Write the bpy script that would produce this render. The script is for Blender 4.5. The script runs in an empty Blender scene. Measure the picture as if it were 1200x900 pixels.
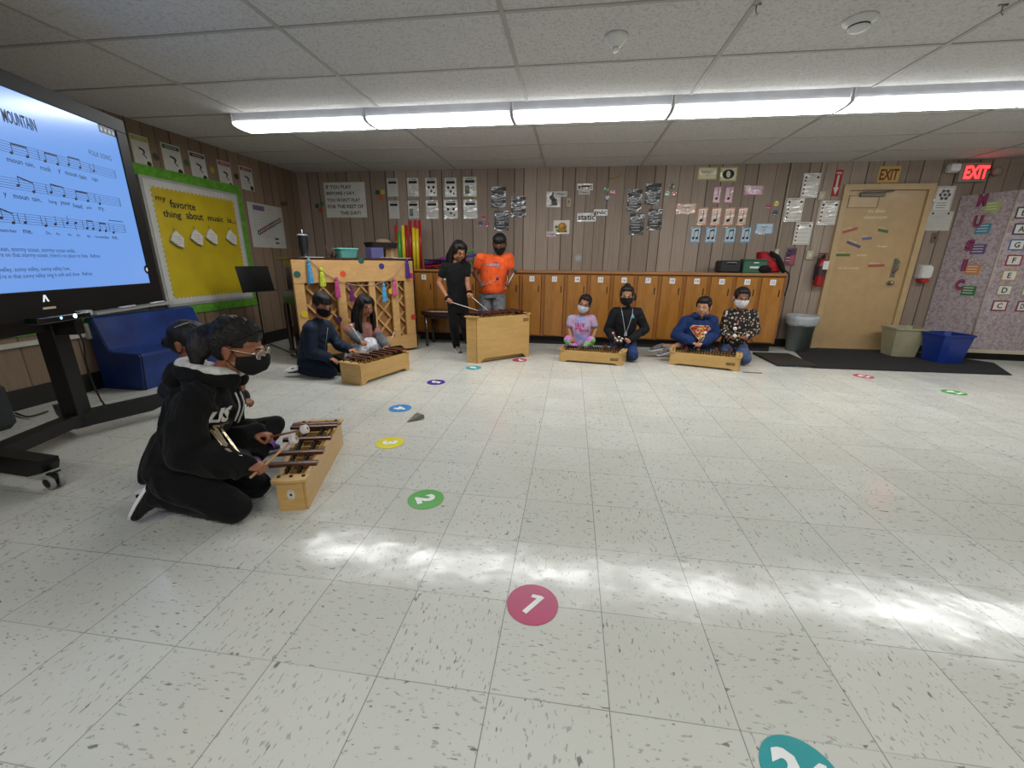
import bpy, math, random
from mathutils import Vector, Matrix, noise
from mathutils.bvhtree import BVHTree
random.seed(7)
S = bpy.context.scene
COL = S.collection
pi = math.pi
V = Vector
# ---------------------------------------------------------------- camera model (survey of the room)
CAM_F, CAM_P, CAM_Y, CAM_R, CAM_H = 483.25, .2882, .1367, .0101, 1.0872
_fw = V((-math.sin(CAM_Y)*math.cos(CAM_P), math.cos(CAM_Y)*math.cos(CAM_P), -math.sin(CAM_P)))
_rt = V((math.cos(CAM_Y), math.sin(CAM_Y), 0)); _up = _rt.cross(_fw)
_r2 = _rt*math.cos(CAM_R)+_up*math.sin(CAM_R); _u2 = -_rt*math.sin(CAM_R)+_up*math.cos(CAM_R)
def sight(px, py): return _fw+_r2*((px-600)/CAM_F)-_u2*((py-450)/CAM_F)
def at_z(px, py, z=0.0):
    d = sight(px, py); t = (z-CAM_H)/d.z; return V((d.x*t, d.y*t, z))
def at_y(px, py, y=6.06):
    d = sight(px, py); t = y/d.y; return V((d.x*t, y, CAM_H+d.z*t))
def at_x(px, py, x=-4.0):
    d = sight(px, py); t = x/d.x; return V((x, d.y*t, CAM_H+d.z*t))
def at_s(px, py, o, d, off=0.0):
    L = math.hypot(*d); n = (d[1]/L, -d[0]/L); k = o[0]*n[0]+o[1]*n[1]+off
    r = sight(px, py); t = k/(r.x*n[0]+r.y*n[1]); return V((r.x*t, r.y*t, CAM_H+r.z*t))
# ---------------------------------------------------------------- materials
def lin(h):
    if isinstance(h, str):
        h = h.lstrip('#'); c = [int(h[i:i+2], 16)/255 for i in (0, 2, 4)]
    else: c = [v/255 for v in h]
    return [v/12.92 if v <= .04045 else ((v+.055)/1.055)**2.4 for v in c]+[1]
_M = {}
class NT:
    def __init__(s, name):
        s.m = bpy.data.materials.new(name); s.m.use_nodes = True; s.t = s.m.node_tree; s.t.nodes.clear()
        s.out = s.n('OutputMaterial'); s.b = s.n('BsdfPrincipled'); s.l(s.b.outputs[0], s.out.inputs[0])
    def n(s, k, **kw):
        x = s.t.nodes.new('ShaderNode'+k)
        for a, v in kw.items(): setattr(x, a, v)
        return x
    def l(s, a, b): s.t.links.new(a, b)
    def set(s, **kw):
        for k, v in kw.items(): s.b.inputs[k.replace('_', ' ')].default_value = v
    def co(s, scale=(1, 1, 1), rot=(0, 0, 0), kind='Object'):
        tc = s.n('TexCoord'); mp = s.n('Mapping'); mp.inputs['Scale'].default_value = scale; mp.inputs['Rotation'].default_value = rot
        s.l(tc.outputs[kind], mp.inputs[0]); return mp.outputs[0]
    def noise(s, vec, scale, detail=3, rough=.5):
        x = s.n('TexNoise'); x.inputs['Scale'].default_value = scale; x.inputs['Detail'].default_value = detail; x.inputs['Roughness'].default_value = rough
        s.l(vec, x.inputs['Vector']); return x.outputs[0]
    def ramp(s, fac, stops, interp='LINEAR'):
        x = s.n('ValToRGB'); x.color_ramp.interpolation = interp; e = x.color_ramp.elements
        while len(e) > 1: e.remove(e[-1])
        e[0].position, e[0].color = stops[0][0], stops[0][1]
        for p, c in stops[1:]:
            k = e.new(p); k.color = c
        s.l(fac, x.inputs[0]); return x.outputs[0]
    def math(s, op, a, b=None, c=None):
        x = s.n('Math', operation=op)
        for i, v in enumerate((a, b, c)):
            if v is None: continue
            if isinstance(v, (int, float)): x.inputs[i].default_value = v
            else: s.l(v, x.inputs[i])
        return x.outputs[0]
    def mix(s, fac, a, b, blend='MIX'):
        x = s.n('Mix', data_type='RGBA', blend_type=blend)
        for i, v in ((0, fac), (6, a), (7, b)):
            if isinstance(v, (int, float)): x.inputs[i].default_value = v
            elif isinstance(v, (list, tuple)): x.inputs[i].default_value = v
            else: s.l(v, x.inputs[i])
        return x.outputs[2]
    def bump(s, h, strength=.3, dist=.002):
        x = s.n('Bump'); x.inputs['Strength'].default_value = strength; x.inputs['Distance'].default_value = dist
        s.l(h, x.inputs['Height']); s.l(x.outputs[0], s.b.inputs['Normal']); return x
def paint(h, rough=.55, metal=0.0, coat=0.0, bump=0.0, bscale=60, emit=0.0, spec=.5):
    key = (str(h), rough, metal, coat, bump, bscale, emit, spec)
    if key in _M: return _M[key]
    n = NT('paint_'+str(h).strip('#').replace(' ', '')); c = lin(h)
    n.set(Roughness=rough, Metallic=metal); n.b.inputs['Specular IOR Level'].default_value = spec
    if coat: n.set(Coat_Weight=coat, Coat_Roughness=.12)
    v = n.co(); f = n.noise(v, 9, 3)
    d = [x*.88 for x in c[:3]]+[1]
    n.l(n.ramp(f, [(.3, d), (.7, c)]), n.b.inputs['Base Color'])
    if bump: n.bump(n.noise(v, bscale, 2), bump, .003)
    if emit:
        n.b.inputs['Emission Color'].default_value = c; n.set(Emission_Strength=emit)
    _M[key] = n.m; return n.m
def fabric(h, h2=None, rough=.9, scale=14):
    key = ('fab', h, h2, rough, scale)
    if key in _M: return _M[key]
    n = NT('fabric_'+h); c = lin(h); d = lin(h2) if h2 else [x*.7 for x in c[:3]]+[1]
    v = n.co(); f = n.noise(v, scale, 4)
    n.l(n.ramp(f, [(.35, d), (.65, c)]), n.b.inputs['Base Color']); n.set(Roughness=rough, Sheen_Weight=.03); n.b.inputs['Specular IOR Level'].default_value = .25
    n.bump(n.noise(v, 240, 2), .25, .002); _M[key] = n.m; return n.m
def wood(name, c1, c2, scale=(3, 3, 30), rough=.35, coat=.2, knots=False, rot=(0, 0, 0)):
    key = ('wood', name)
    if key in _M: return _M[key]
    n = NT(name); v = n.co(scale, rot); w = n.noise(v, 1.2, 5, .6)
    w2 = n.noise(n.co(tuple(s*5 for s in scale), rot), 1.5, 3)
    col = n.mix(.35, n.ramp(w, [(.3, lin(c1)), (.7, lin(c2))]), n.ramp(w2, [(.35, lin(c1)), (.65, lin(c2))]))
    if knots:
        x = n.n('TexVoronoi'); x.inputs['Scale'].default_value = 3.4; n.l(n.co((1.5, 1.5, .8)), x.inputs['Vector'])
        k = n.ramp(x.outputs['Distance'], [(0, (1, 1, 1, 1)), (.05, (.75, .75, .75, 1)), (.11, (0, 0, 0, 1))])
        col = n.mix(k, col, lin('4a2812'))
    n.l(col, n.b.inputs['Base Color']); n.set(Roughness=rough, Coat_Weight=coat, Coat_Roughness=.25); n.bump(w2, .08, .001)
    _M[key] = n.m; return n.m
# ---------------------------------------------------------------- object helpers
def frame(o, x, y):
    x = V(x).normalized(); y = V(y); y = (y-x*y.dot(x)).normalized(); z = x.cross(y)
    return Matrix(((x.x, y.x, z.x, o[0]), (x.y, y.y, z.y, o[1]), (x.z, y.z, z.z, o[2]), (0, 0, 0, 1)))
def look(d, up=(0, 0, 1)):
    """frame with z along d"""
    d = V(d).normalized(); u = V(up)
    if abs(d.dot(u)) > .98: u = V((1, 0, 0))
    x = u.cross(d).normalized(); y = d.cross(x)
    return Matrix((x, y, d)).transposed()
_TXT = {}
def text_geo(s, bold=0.0):
    key = (s, bold)
    if key in _TXT: return _TXT[key]
    cu = bpy.data.curves.new('t', 'FONT'); cu.body = s; cu.size = 1; cu.resolution_u = 2; cu.offset = bold; cu.align_x = 'CENTER'; cu.align_y = 'CENTER'
    ob = bpy.data.objects.new('t', cu); COL.objects.link(ob)
    dg = bpy.context.evaluated_depsgraph_get(); dg.update()
    me = bpy.data.meshes.new_from_object(ob.evaluated_get(dg))
    vs = [v.co.copy() for v in me.vertices]; fs = [tuple(p.vertices) for p in me.polygons]
    bpy.data.objects.remove(ob); bpy.data.curves.remove(cu); bpy.data.meshes.remove(me)
    if vs:
        x0, x1 = min(v.x for v in vs), max(v.x for v in vs); y0, y1 = min(v.y for v in vs), max(v.y for v in vs)
        cx, cy = (x0+x1)/2, (y0+y1)/2; w, h = x1-x0, y1-y0
        vs = [((v.x-cx), (v.y-cy)) for v in vs]
    else: w = h = 1
    _TXT[key] = (vs, fs, w, h); return _TXT[key]
class MB:
    def __init__(s): s.v = []; s.f = []; s.fm = []; s.mats = []; s.sm = []
    def mi(s, m):
        if m not in s.mats: s.mats.append(m)
        return s.mats.index(m)
    def add(s, vs, fs, m, M=None, smooth=False):
        b = len(s.v); k = s.mi(m)
        s.v += [(M @ V(v)) if M is not None else V(v) for v in vs]
        for f in fs: s.f.append(tuple(b+i for i in f)); s.fm.append(k); s.sm.append(smooth)
        return s
    def box(s, c, d, m, M=None, bev=0.0):
        x, y, z = d[0]/2, d[1]/2, d[2]/2
        if bev <= 0:
            vs = [(c[0]+a*x, c[1]+b*y, c[2]+e*z) for e in (-1, 1) for b in (-1, 1) for a in (-1, 1)]
            return s.add(vs, [(0, 2, 3, 1), (4, 5, 7, 6), (0, 1, 5, 4), (2, 6, 7, 3), (0, 4, 6, 2), (1, 3, 7, 5)], m, M)
        bev = min(bev, x*.95, y*.95, z*.95); rings = []
        for zz, k in ((-z, bev), (-z+bev, 0), (z-bev, 0), (z, bev)):
            rings.append([(c[0]+a, c[1]+b, c[2]+zz) for a, b in ((-x+k, -y+bev if not k else -y+k*1.0), (x-k, -y+k), (x-k, y-k), (-x+k, y-k))] if False else
                         [(c[0]+px_, c[1]+py_, c[2]+zz) for px_, py_ in _oct(x-k*.0-(k*.6), y-(k*.6), bev)])
        return s.rings(rings, m, M)
    def rings(s, R, m, M=None, smooth=False, cap=True, closed=True):
        n = len(R[0]); vs = [p for r in R for p in r]; fs = []
        for i in range(len(R)-1):
            for j in range(n if closed else n-1):
                k = (j+1) % n; fs.append((i*n+j, i*n+k, (i+1)*n+k, (i+1)*n+j))
        if cap: fs.append(tuple(range(n))[::-1]); fs.append(tuple((len(R)-1)*n+j for j in range(n)))
        return s.add(vs, fs, m, M, smooth)
    def lathe(s, prof, m, M=None, n=24, smooth=True, cap=True):
        return s.rings([[(r*math.cos(2*pi*i/n), r*math.sin(2*pi*i/n), z) for i in range(n)] for r, z in prof], m, M, smooth, cap)
    def tube(s, pts, r, m, n=8, M=None, smooth=True):
        pts = [V(p) for p in pts]; rr = r if isinstance(r, (list, tuple)) else [r]*len(pts); R = []; ref = None
        for i, p in enumerate(pts):
            d = (pts[min(i+1, len(pts)-1)]-pts[max(i-1, 0)]).normalized()
            if ref is None: ref = V((0, 0, 1)) if abs(d.z) < .9 else V((1, 0, 0))
            x = ref.cross(d).normalized(); y = d.cross(x).normalized(); ref = y
            R.append([p+x*math.cos(2*pi*j/n)*rr[i]+y*math.sin(2*pi*j/n)*rr[i] for j in range(n)])
        return s.rings(R, m, M, smooth)
    def prism(s, poly, t, m, M=None, z0=0.0):
        n = len(poly); vs = [(p[0], p[1], z0) for p in poly]+[(p[0], p[1], z0+t) for p in poly]
        fs = [tuple(range(n))[::-1], tuple(range(n, 2*n))]+[(i, (i+1) % n, n+(i+1) % n, n+i) for i in range(n)]
        return s.add(vs, fs, m, M)
    def quad(s, pts, m, M=None): return s.add(pts, [tuple(range(len(pts)))], m, M)
    def sphere(s, c, r, m, M=None, n=16):
        if not isinstance(r, (tuple, list)): r = (r, r, r)
        R = []
        for i in range(1, n//2):
            a = pi*i/(n//2)
            R.append([(c[0]+r[0]*math.sin(a)*math.cos(2*pi*j/n), c[1]+r[1]*math.sin(a)*math.sin(2*pi*j/n), c[2]-r[2]*math.cos(a)) for j in range(n)])
        return s.rings(R, m, M, True)
    def text(s, t, c, h, m, M=None, w=None, z=.001, rot=0.0, bold=0.0, th=0.0):
        """h = height of the lettering (w = width to fit); lies in the local xy plane, facing +z"""
        vs, fs, tw, tt = text_geo(t, bold); sy = h/tt; sx = sy if w is None else w/tw; ca, sa = math.cos(rot), math.sin(rot)
        return s.add([(c[0]+x*sx*ca-y*sy*sa, c[1]+x*sx*sa+y*sy*ca, z) for x, y in vs], fs, m, M)
    def disc(s, c, r, m, M=None, z=.001, n=28, t=0.0):
        p = [(c[0]+r*math.cos(2*pi*i/n), c[1]+r*math.sin(2*pi*i/n)) for i in range(n)]
        return s.prism(p, t, m, M, z) if t else s.quad([(a, b, z) for a, b in p], m, M)
    def rect(s, x0, y0, x1, y1, m, M=None, z=.001): return s.quad([(x0, y0, z), (x1, y0, z), (x1, y1, z), (x0, y1, z)], m, M)
    def build(s, name, parent=None, label=None, cat=None, group=None, kind=None, base=None):
        me = bpy.data.meshes.new(name); vs = s.v
        if parent is not None: o = parent_world(parent)
        elif base is not None: o = V(base)
        else:
            lo = [min(v[i] for v in vs) for i in range(3)]; hi = [max(v[i] for v in vs) for i in range(3)]
            o = V(((lo[0]+hi[0])/2, (lo[1]+hi[1])/2, lo[2]))
        me.from_pydata([tuple(v-o) for v in vs], [], s.f)
        for m in s.mats: me.materials.append(m)
        me.polygons.foreach_set('material_index', s.fm); me.polygons.foreach_set('use_smooth', s.sm); me.validate(); me.update()
        ob = bpy.data.objects.new(name, me); COL.objects.link(ob)
        if parent is not None: ob.parent = parent
        else: ob.location = o
        return tag(ob, label, cat, group, kind)
def _oct(x, y, b):
    return [(-x+b, -y), (x-b, -y), (x, -y+b), (x, y-b), (x-b, y), (-x+b, y), (-x, y-b), (-x, -y+b)]
def parent_world(p):
    o = V((0, 0, 0))
    while p is not None: o += p.location; p = p.parent
    return o
def tag(o, label=None, cat=None, group=None, kind=None):
    if label: o['label'] = label
    if cat: o['category'] = cat
    if group: o['group'] = group
    if kind: o['kind'] = kind
    return o
def empty(name, loc, label=None, cat=None, group=None, kind=None):
    o = bpy.data.objects.new(name, None); o.location = loc; o.empty_display_size = .1; COL.objects.link(o)
    return tag(o, label, cat, group, kind)
# ================================================================ setting
WX0, WX1, WY, CZ = -4.0, 6.4, 6.06, 2.287
YB = -3.2
# --- floor: vinyl tiles with flecks, direction turned tile by tile
def floor_mat():
    n = NT('vinyl_tile'); T = .3108
    geo = n.n('NewGeometry'); sep = n.n('SeparateXYZ'); n.l(geo.outputs['Position'], sep.inputs[0])
    u = n.math('DIVIDE', n.math('SUBTRACT', sep.outputs[0], .1486), T); v = n.math('DIVIDE', n.math('SUBTRACT', sep.outputs[1], .793), T)
    fu, fv = n.math('FLOOR', u), n.math('FLOOR', v)
    chk = n.math('MODULO', n.math('ADD', n.math('ADD', fu, fv), 200), 2)
    cmb = n.n('CombineXYZ'); n.l(fu, cmb.inputs[0]); n.l(fv, cmb.inputs[1])
    wn = n.n('TexWhiteNoise', noise_dimensions='2D'); n.l(cmb.outputs[0], wn.inputs['Vector'])
    def flecks(sx, sy, sc, th, seed):
        c2 = n.n('CombineXYZ'); n.l(n.math('MULTIPLY', sep.outputs[0], sx), c2.inputs[0]); n.l(n.math('MULTIPLY', sep.outputs[1], sy), c2.inputs[1]); n.l(n.math('ADD', n.math('MULTIPLY', wn.outputs['Value'], 9), seed), c2.inputs[2])
        f = n.noise(c2.outputs[0], sc, 2, .5)
        return n.ramp(f, [(th, (0, 0, 0, 1)), (th+.035, (1, 1, 1, 1))])
    a = n.mix(chk, flecks(1, .42, 105, .625, 0), flecks(.42, 1, 105, .625, 3))
    b = n.mix(chk, flecks(1, .38, 72, .69, 7), flecks(.38, 1, 72, .69, 5))
    lo = n.noise(geo.outputs['Position'], .9, 4)
    base = n.mix(wn.outputs['Value'], lin('c5c6c0'), lin('bdbeb7'))
    base = n.mix(n.ramp(lo, [(.3, (0, 0, 0, 1)), (.75, (.5, .5, .5, 1))]), base, lin('b4b1a4'))
    base = n.mix(n.math('MULTIPLY', a, .7), base, lin('8f918b')); base = n.mix(n.math('MULTIPLY', b, .8), base, lin('63635d'))
    def seam(x, w):
        fr = n.math('FRACT', x); d = n.math('MINIMUM', fr, n.math('SUBTRACT', 1, fr)); return n.math('LESS_THAN', d, w)
    vis = n.ramp(n.noise(geo.outputs['Position'], 1.6, 1), [(.3, (.25, .25, .25, 1)), (.62, (1, 1, 1, 1))])
    sm = n.math('MAXIMUM', seam(u, .0045), n.math('MULTIPLY', seam(v, .0045), vis))
    base = n.mix(n.math('MULTIPLY', sm, .75), base, lin('6c6b64'))
    n.l(base, n.b.inputs['Base Color'])
    scr = n.noise(geo.outputs['Position'], 7, 5, .7)
    n.l(n.ramp(scr, [(.3, (.09, .09, .09, 1)), (.7, (.20, .20, .20, 1))]), n.b.inputs['Roughness'])
    n.l(n.ramp(n.noise(geo.outputs['Position'], 3.1, 4, .7), [(.36, (.10, .10, .10, 1)), (.66, (.46, .46, .46, 1))]), n.b.inputs['Specular IOR Level'])
    wv = n.noise(geo.outputs['Position'], 1.9, 4, .6); tilt = n.math('ADD', wv, n.math('MULTIPLY', wn.outputs['Value'], .02))
    n.bump(n.math('SUBTRACT', tilt, n.math('MULTIPLY', sm, .05)), .30, .016)
    return n.m
mb = MB(); mb.box(((WX0+WX1)/2, (YB+WY)/2, -.05), (WX1-WX0+.4, WY-YB+.4, .1), floor_mat()); mb.build('floor', kind='structure', base=(0, 0, 0))
# --- ceiling: white lay-in tiles
def ceil_mat():
    n = NT('ceiling_tile'); geo = n.n('NewGeometry'); p = geo.outputs['Position']
    f = n.noise(p, 75, 3, .65); g = n.noise(p, .5, 2)
    n.l(n.mix(n.ramp(f, [(.36, (1, 1, 1, 1)), (.5, (0, 0, 0, 1))]), n.mix(g, lin('bdbcb9'), lin('c9c8c6')), lin('aaa9a6')), n.b.inputs['Base Color'])
    n.set(Roughness=.9); n.bump(f, .5, .004); return n.m
mb = MB(); mb.box(((WX0+WX1)/2, (YB+WY)/2, CZ+.05), (WX1-WX0+.4, WY-YB+.4, .1), ceil_mat()); mb.build('ceiling', kind='structure', base=(0, 0, CZ))
tb = paint('a3a29c', .5)
mb = MB(); x = -.4113-3*1.2192
while x < WX1:
    if x > WX0: mb.box((x, (YB+WY)/2, CZ-.003), (.024, WY-YB, .006), tb)
    x += 1.2192
y = 2.4753-9*.6096
while y < WY:
    if y > YB: mb.box(((WX0+WX1)/2, y, CZ-.0025), (WX1-WX0, .022, .005), tb)
    y += .6096
mb.build('ceiling_grid', kind='structure', base=(0, 0, CZ))
# --- wood panelled walls
def panel_mat(name, axis, cA, cB, cG):
    n = NT(name); geo = n.n('NewGeometry'); sep = n.n('SeparateXYZ'); n.l(geo.outputs['Position'], sep.inputs[0])
    u = n.math('DIVIDE', n.math('ADD', sep.outputs[axis], 20), 1.83); fr = n.math('FRACT', u); fl = n.math('FLOOR', u)
    cuts = [0, .07, .155, .27, .35, .475, .545, .64, .735, .83, .92]
    rnd = random.Random(4); vals = [rnd.random() for _ in cuts]
    tone = n.ramp(fr, [(c, (v, v, v, 1)) for c, v in zip(cuts, vals)], 'CONSTANT')
    st = []
    for c in cuts:
        if c: st += [(c-.003, (0, 0, 0, 1)), (c-.0029, (1, 1, 1, 1)), (c+.0029, (0, 0, 0, 1))]
        else: st += [(0, (1, 1, 1, 1)), (.0029, (0, 0, 0, 1))]
    grv = n.ramp(fr, st[:32], 'CONSTANT')
    mp = n.n('Mapping'); n.l(geo.outputs['Position'], mp.inputs[0]); mp.inputs['Scale'].default_value = (26, 26, .9)
    g = n.noise(mp.outputs[0], 1.5, 5, .6); mp2 = n.n('Mapping'); n.l(geo.outputs['Position'], mp2.inputs[0]); mp2.inputs['Scale'].default_value = (120, 120, 3)
    g2 = n.noise(mp2.outputs[0], 1.2, 3)
    c = n.mix(n.math('ADD', n.math('MULTIPLY', tone, .6), n.math('MULTIPLY', g, .45)), lin(cA), lin(cB))
    c = n.mix(n.math('MULTIPLY', n.ramp(g2, [(.4, (1, 1, 1, 1)), (.55, (0, 0, 0, 1))]), .22), c, lin(cG))
    c = n.mix(n.math('MULTIPLY', grv, .85), c, lin('3a3028')); n.l(c, n.b.inputs['Base Color'])
    n.set(Roughness=.5); n.b.inputs['Specular IOR Level'].default_value = .3; n.bump(n.math('SUBTRACT', n.math('MULTIPLY', g2, .1), grv), .4, .003); return n.m
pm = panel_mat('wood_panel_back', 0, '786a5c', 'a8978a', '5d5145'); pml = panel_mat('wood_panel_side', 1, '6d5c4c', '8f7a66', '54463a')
mb = MB(); mb.box(((WX0+WX1)/2, WY+.06, CZ/2), (WX1-WX0+.24, .12, CZ), pm); mb.build('wall_back', kind='structure')
mb = MB(); mb.box((WX0-.06, (YB+WY)/2, CZ/2), (.12, WY-YB, CZ), pml); mb.build('wall_left', kind='structure')
wm = paint('a39a8c', .8)
mb = MB(); mb.box((WX1+.06, (YB+WY)/2, CZ/2), (.12, WY-YB, CZ), wm); mb.build('wall_right', kind='structure')
mb = MB(); mb.box(((WX0+WX1)/2, YB-.06, CZ/2), (WX1-WX0+.24, .12, CZ), wm); mb.build('wall_front', kind='structure')
bb = paint('15140f', .45)
mb = MB(); mb.box((WX0+.006, (YB+WY)/2, .075), (.012, WY-YB, .15), bb); mb.build('baseboard_left', kind='structure')
DX0, DX1 = 3.25, 4.246
mb = MB(); mb.box(((WX0+DX0)/2, WY-.006, .055), (DX0-WX0, .012, .11), bb); mb.box(((DX1+WX1)/2, WY-.006, .055), (WX1-DX1, .012, .11), bb); mb.build('baseboard_back', kind='structure')
# --- door with frame
dm = paint('b1946a', .42, coat=.1, bump=.05); fm = paint('b59b72', .4)
dr = empty('door_1', ((DX0+DX1)/2, WY, 0), kind='structure')
mb = MB(); fw = .065
for x in (DX0+fw/2, DX1-fw/2): mb.box((x, WY-.02, 1.015), (fw, .05, 2.03), fm)
mb.box(((DX0+DX1)/2, WY-.02, 2.03-fw/2), (DX1-DX0-2*fw, .0499, fw), fm)
mb.build('door_frame', dr)
mb = MB(); mb.box(((DX0+DX1)/2, WY-.008, .985), (DX1-DX0-2*fw-.006, .014, 1.95), dm); mb.build('door_leaf', dr)
steel = paint('9a968c', .3, .9); brass = paint('8e8774', .3, .8)
mb = MB(); cx = DX0+.19
P = at_y(990+0, 0)
mb.box((cx+.14, WY-.03, 1.915), (.27, .045, .05), paint('6f6656', .4), bev=.004); mb.tube([(cx+.02, WY-.05, 1.935), (cx+.2, WY-.11, 1.94), (cx+.36, WY-.03, 1.955)], .009, steel); mb.build('door_closer', dr)
mb = MB()
for a in ((0, 0, .33, .008), (0, .135, .33, .008)): mb.box((DX0+.255, WY-.019, 1.77+a[1]), (a[2], .008, a[3]), paint('8f7a58', .4))
for xx in (-.165, .165): mb.box((DX0+.255+xx, WY-.019, 1.8375), (.008, .008, .143), paint('8f7a58', .4))
mb.rect(DX0+.09, -1.9015, DX0+.42, -1.7735, paint('b89c70', .3), Matrix.Rotation(0, 4, 'X') @ frame((0, WY-.0165, 0), (1, 0, 0), (0, 0, -1)), z=0); mb.build('filled_vent', dr)
mb = MB(); hx = at_y(1050, 301).x
mb.box((hx, WY-.02, 1.06), (.05, .012, .23), steel, bev=.003)
mb.tube([(hx, WY-.025, 1.15), (hx+.005, WY-.075, 1.13), (hx+.005, WY-.08, 1.04), (hx, WY-.03, 1.0)], .008, steel); mb.build('door_handle', dr)
mb = MB(); mb.lathe([(.026, 0), (.026, .008), (.02, .012), (.014, .03), (.022, .045), (.024, .055), (.012, .065)], steel, Matrix.Translation((hx-.012, WY-.016, .875)) @ Matrix.Rotation(pi/2, 4, 'X')); mb.build('lock', dr)
mb = MB(); mb.box(((DX0+DX1)/2, WY-.03, .006), (DX1-DX0-.12, .07, .012), steel); mb.build('threshold', dr)
# --- fluorescent wrap fixtures
hous = paint('c9cbd2', .4); endp = paint('dfe0e2', .4)
def lens_mat():
    n = NT('lit_lens'); tc = n.co(kind='Object'); sep = n.n('SeparateXYZ'); n.l(tc, sep.inputs[0])
    a = n.math('ABSOLUTE', sep.outputs[1])
    t = n.ramp(n.math('DIVIDE', a, .14), [(0, (.75, .75, .75, 1)), (.35, (1, 1, 1, 1)), (.7, (.8, .8, .8, 1)), (1, (.42, .42, .42, 1))])
    e = n.ramp(n.math('DIVIDE', n.math('ABSOLUTE', sep.outputs[0]), .61), [(0, (1, 1, 1, 1)), (.9, (1, 1, 1, 1)), (1, (.35, .35, .35, 1))])
    n.set(Base_Color=lin('dddddd'), Roughness=.25)
    n.l(n.mix(1.0, n.mix(1.0, t, e, 'MULTIPLY'), lin('fafbfa'), 'MULTIPLY'), n.b.inputs['Emission Color']); n.set(Emission_Strength=LAMP); return n.m
LAMP = 18.5
lm = lens_mat()
def fixture(x0, yc, lab):
    x1 = x0+1.214; xc = (x0+x1)/2; root = empty('ceiling_light', (xc, yc, CZ), lab, 'ceiling light', 'fluorescent wrap lights on the ceiling')
    mb = MB(); mb.box((xc, yc, CZ-.037), (1.212, .25, .074), hous); mb.build('housing', root)
    mb = MB(); prof = [(-.130, -.068), (-.132, -.078), (-.118, -.090), (-.08, -.098), (0, -.102), (.08, -.098), (.118, -.090), (.132, -.078), (.130, -.068)]
    xs = [x0+.012+(x1-x0-.024)*i/12 for i in range(13)]
    mb.rings([[(x, yc+a, CZ+b) for a, b in prof] for x in xs], lm, smooth=True, closed=False, cap=False); mb.build('diffuser', root)
    for i, x in enumerate((x0, x1)):
        mb = MB(); s = 1 if i == 0 else -1
        mb.prism([(a, b) for a, b in prof[::-1]]+[(-.128, -.0), (.128, 0)][::-1][::-1], .012, endp, frame((x if i == 0 else x-.012, yc, CZ), (0, 1, 0), (0, 0, 1)), 0); mb.build('end_cap', root)
fx = [(-2.971, 'leftmost lit fluorescent ceiling light, above the display and yellow board'), (-1.75, 'lit fluorescent ceiling light, second from the left in the row'), (-.53, 'lit fluorescent ceiling light, third from the left in the row'),
      (.69, 'lit fluorescent ceiling light, middle of the row just below the left smoke detector'), (1.91, 'lit fluorescent ceiling light, above the tan door side of the row'), (3.13, 'rightmost fully seen lit fluorescent ceiling light at photo edge')]
fx.append((4.35, 'lit fluorescent ceiling light continuing the row past the right picture edge'))
for x, l in fx: fixture(x, 3.80, l)
for k in range(5): fixture(-2.36+k*1.22, -.9, 'lit fluorescent ceiling light in the row behind the viewer')  # rear row is added out of view to lift the near floor's brightness
# --- ceiling items
wp = paint('cfcfcb', .35); wg = paint('a8a8a4', .4)
def smoke(px, py, lab, kind):
    c = at_z(px, py, CZ-.02); r = empty('smoke_detector', (c.x, c.y, CZ), lab, 'detector')
    M = Matrix.Translation((c.x, c.y, CZ)) @ Matrix.Rotation(pi, 4, 'X')
    mb = MB()
    if kind: mb.lathe([(.062, 0), (.064, .012), (.055, .02), (.045, .035), (.03, .05), (.012, .056)], wp, M)
    else: mb.lathe([(.075, 0), (.075, .01), (.05, .022), (.046, .04), (.036, .05), (.01, .053)], wp, M)
    mb.build('body', r)
    mb = MB()
    if kind: mb.lathe([(.014, .056), (.018, .062), (.015, .075), (.006, .08)], paint('e8e8ea', .1), M)
    else: mb.lathe([(.0475, .026), (.0485, .03), (.0475, .036)], paint('22211f', .5), M)
    mb.build('lens' if kind else 'vent_band', r)
smoke(722, 47, 'round white motion sensor with a clear lens tip on ceiling, left of the other detector', 1); smoke(1007, 28, 'white domed smoke detector with dark slots on the ceiling, upper right', 0)
for px, py in ((887, 4), (1176, 5)):
    c = at_z(px, py, CZ); mb = MB(); mb.tube([(c.x, c.y, CZ), (c.x, c.y, CZ-.035), (c.x+.012, c.y, CZ-.045)], .003, steel); mb.tube([(c.x-.02, c.y, CZ-.004), (c.x+.02, c.y, CZ-.004)], .005, steel)
    mb.build('ceiling_hook', None, 'small metal ceiling hook '+('between the two detectors' if px < 1000 else 'in the upper right corner'), 'hook')
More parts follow.
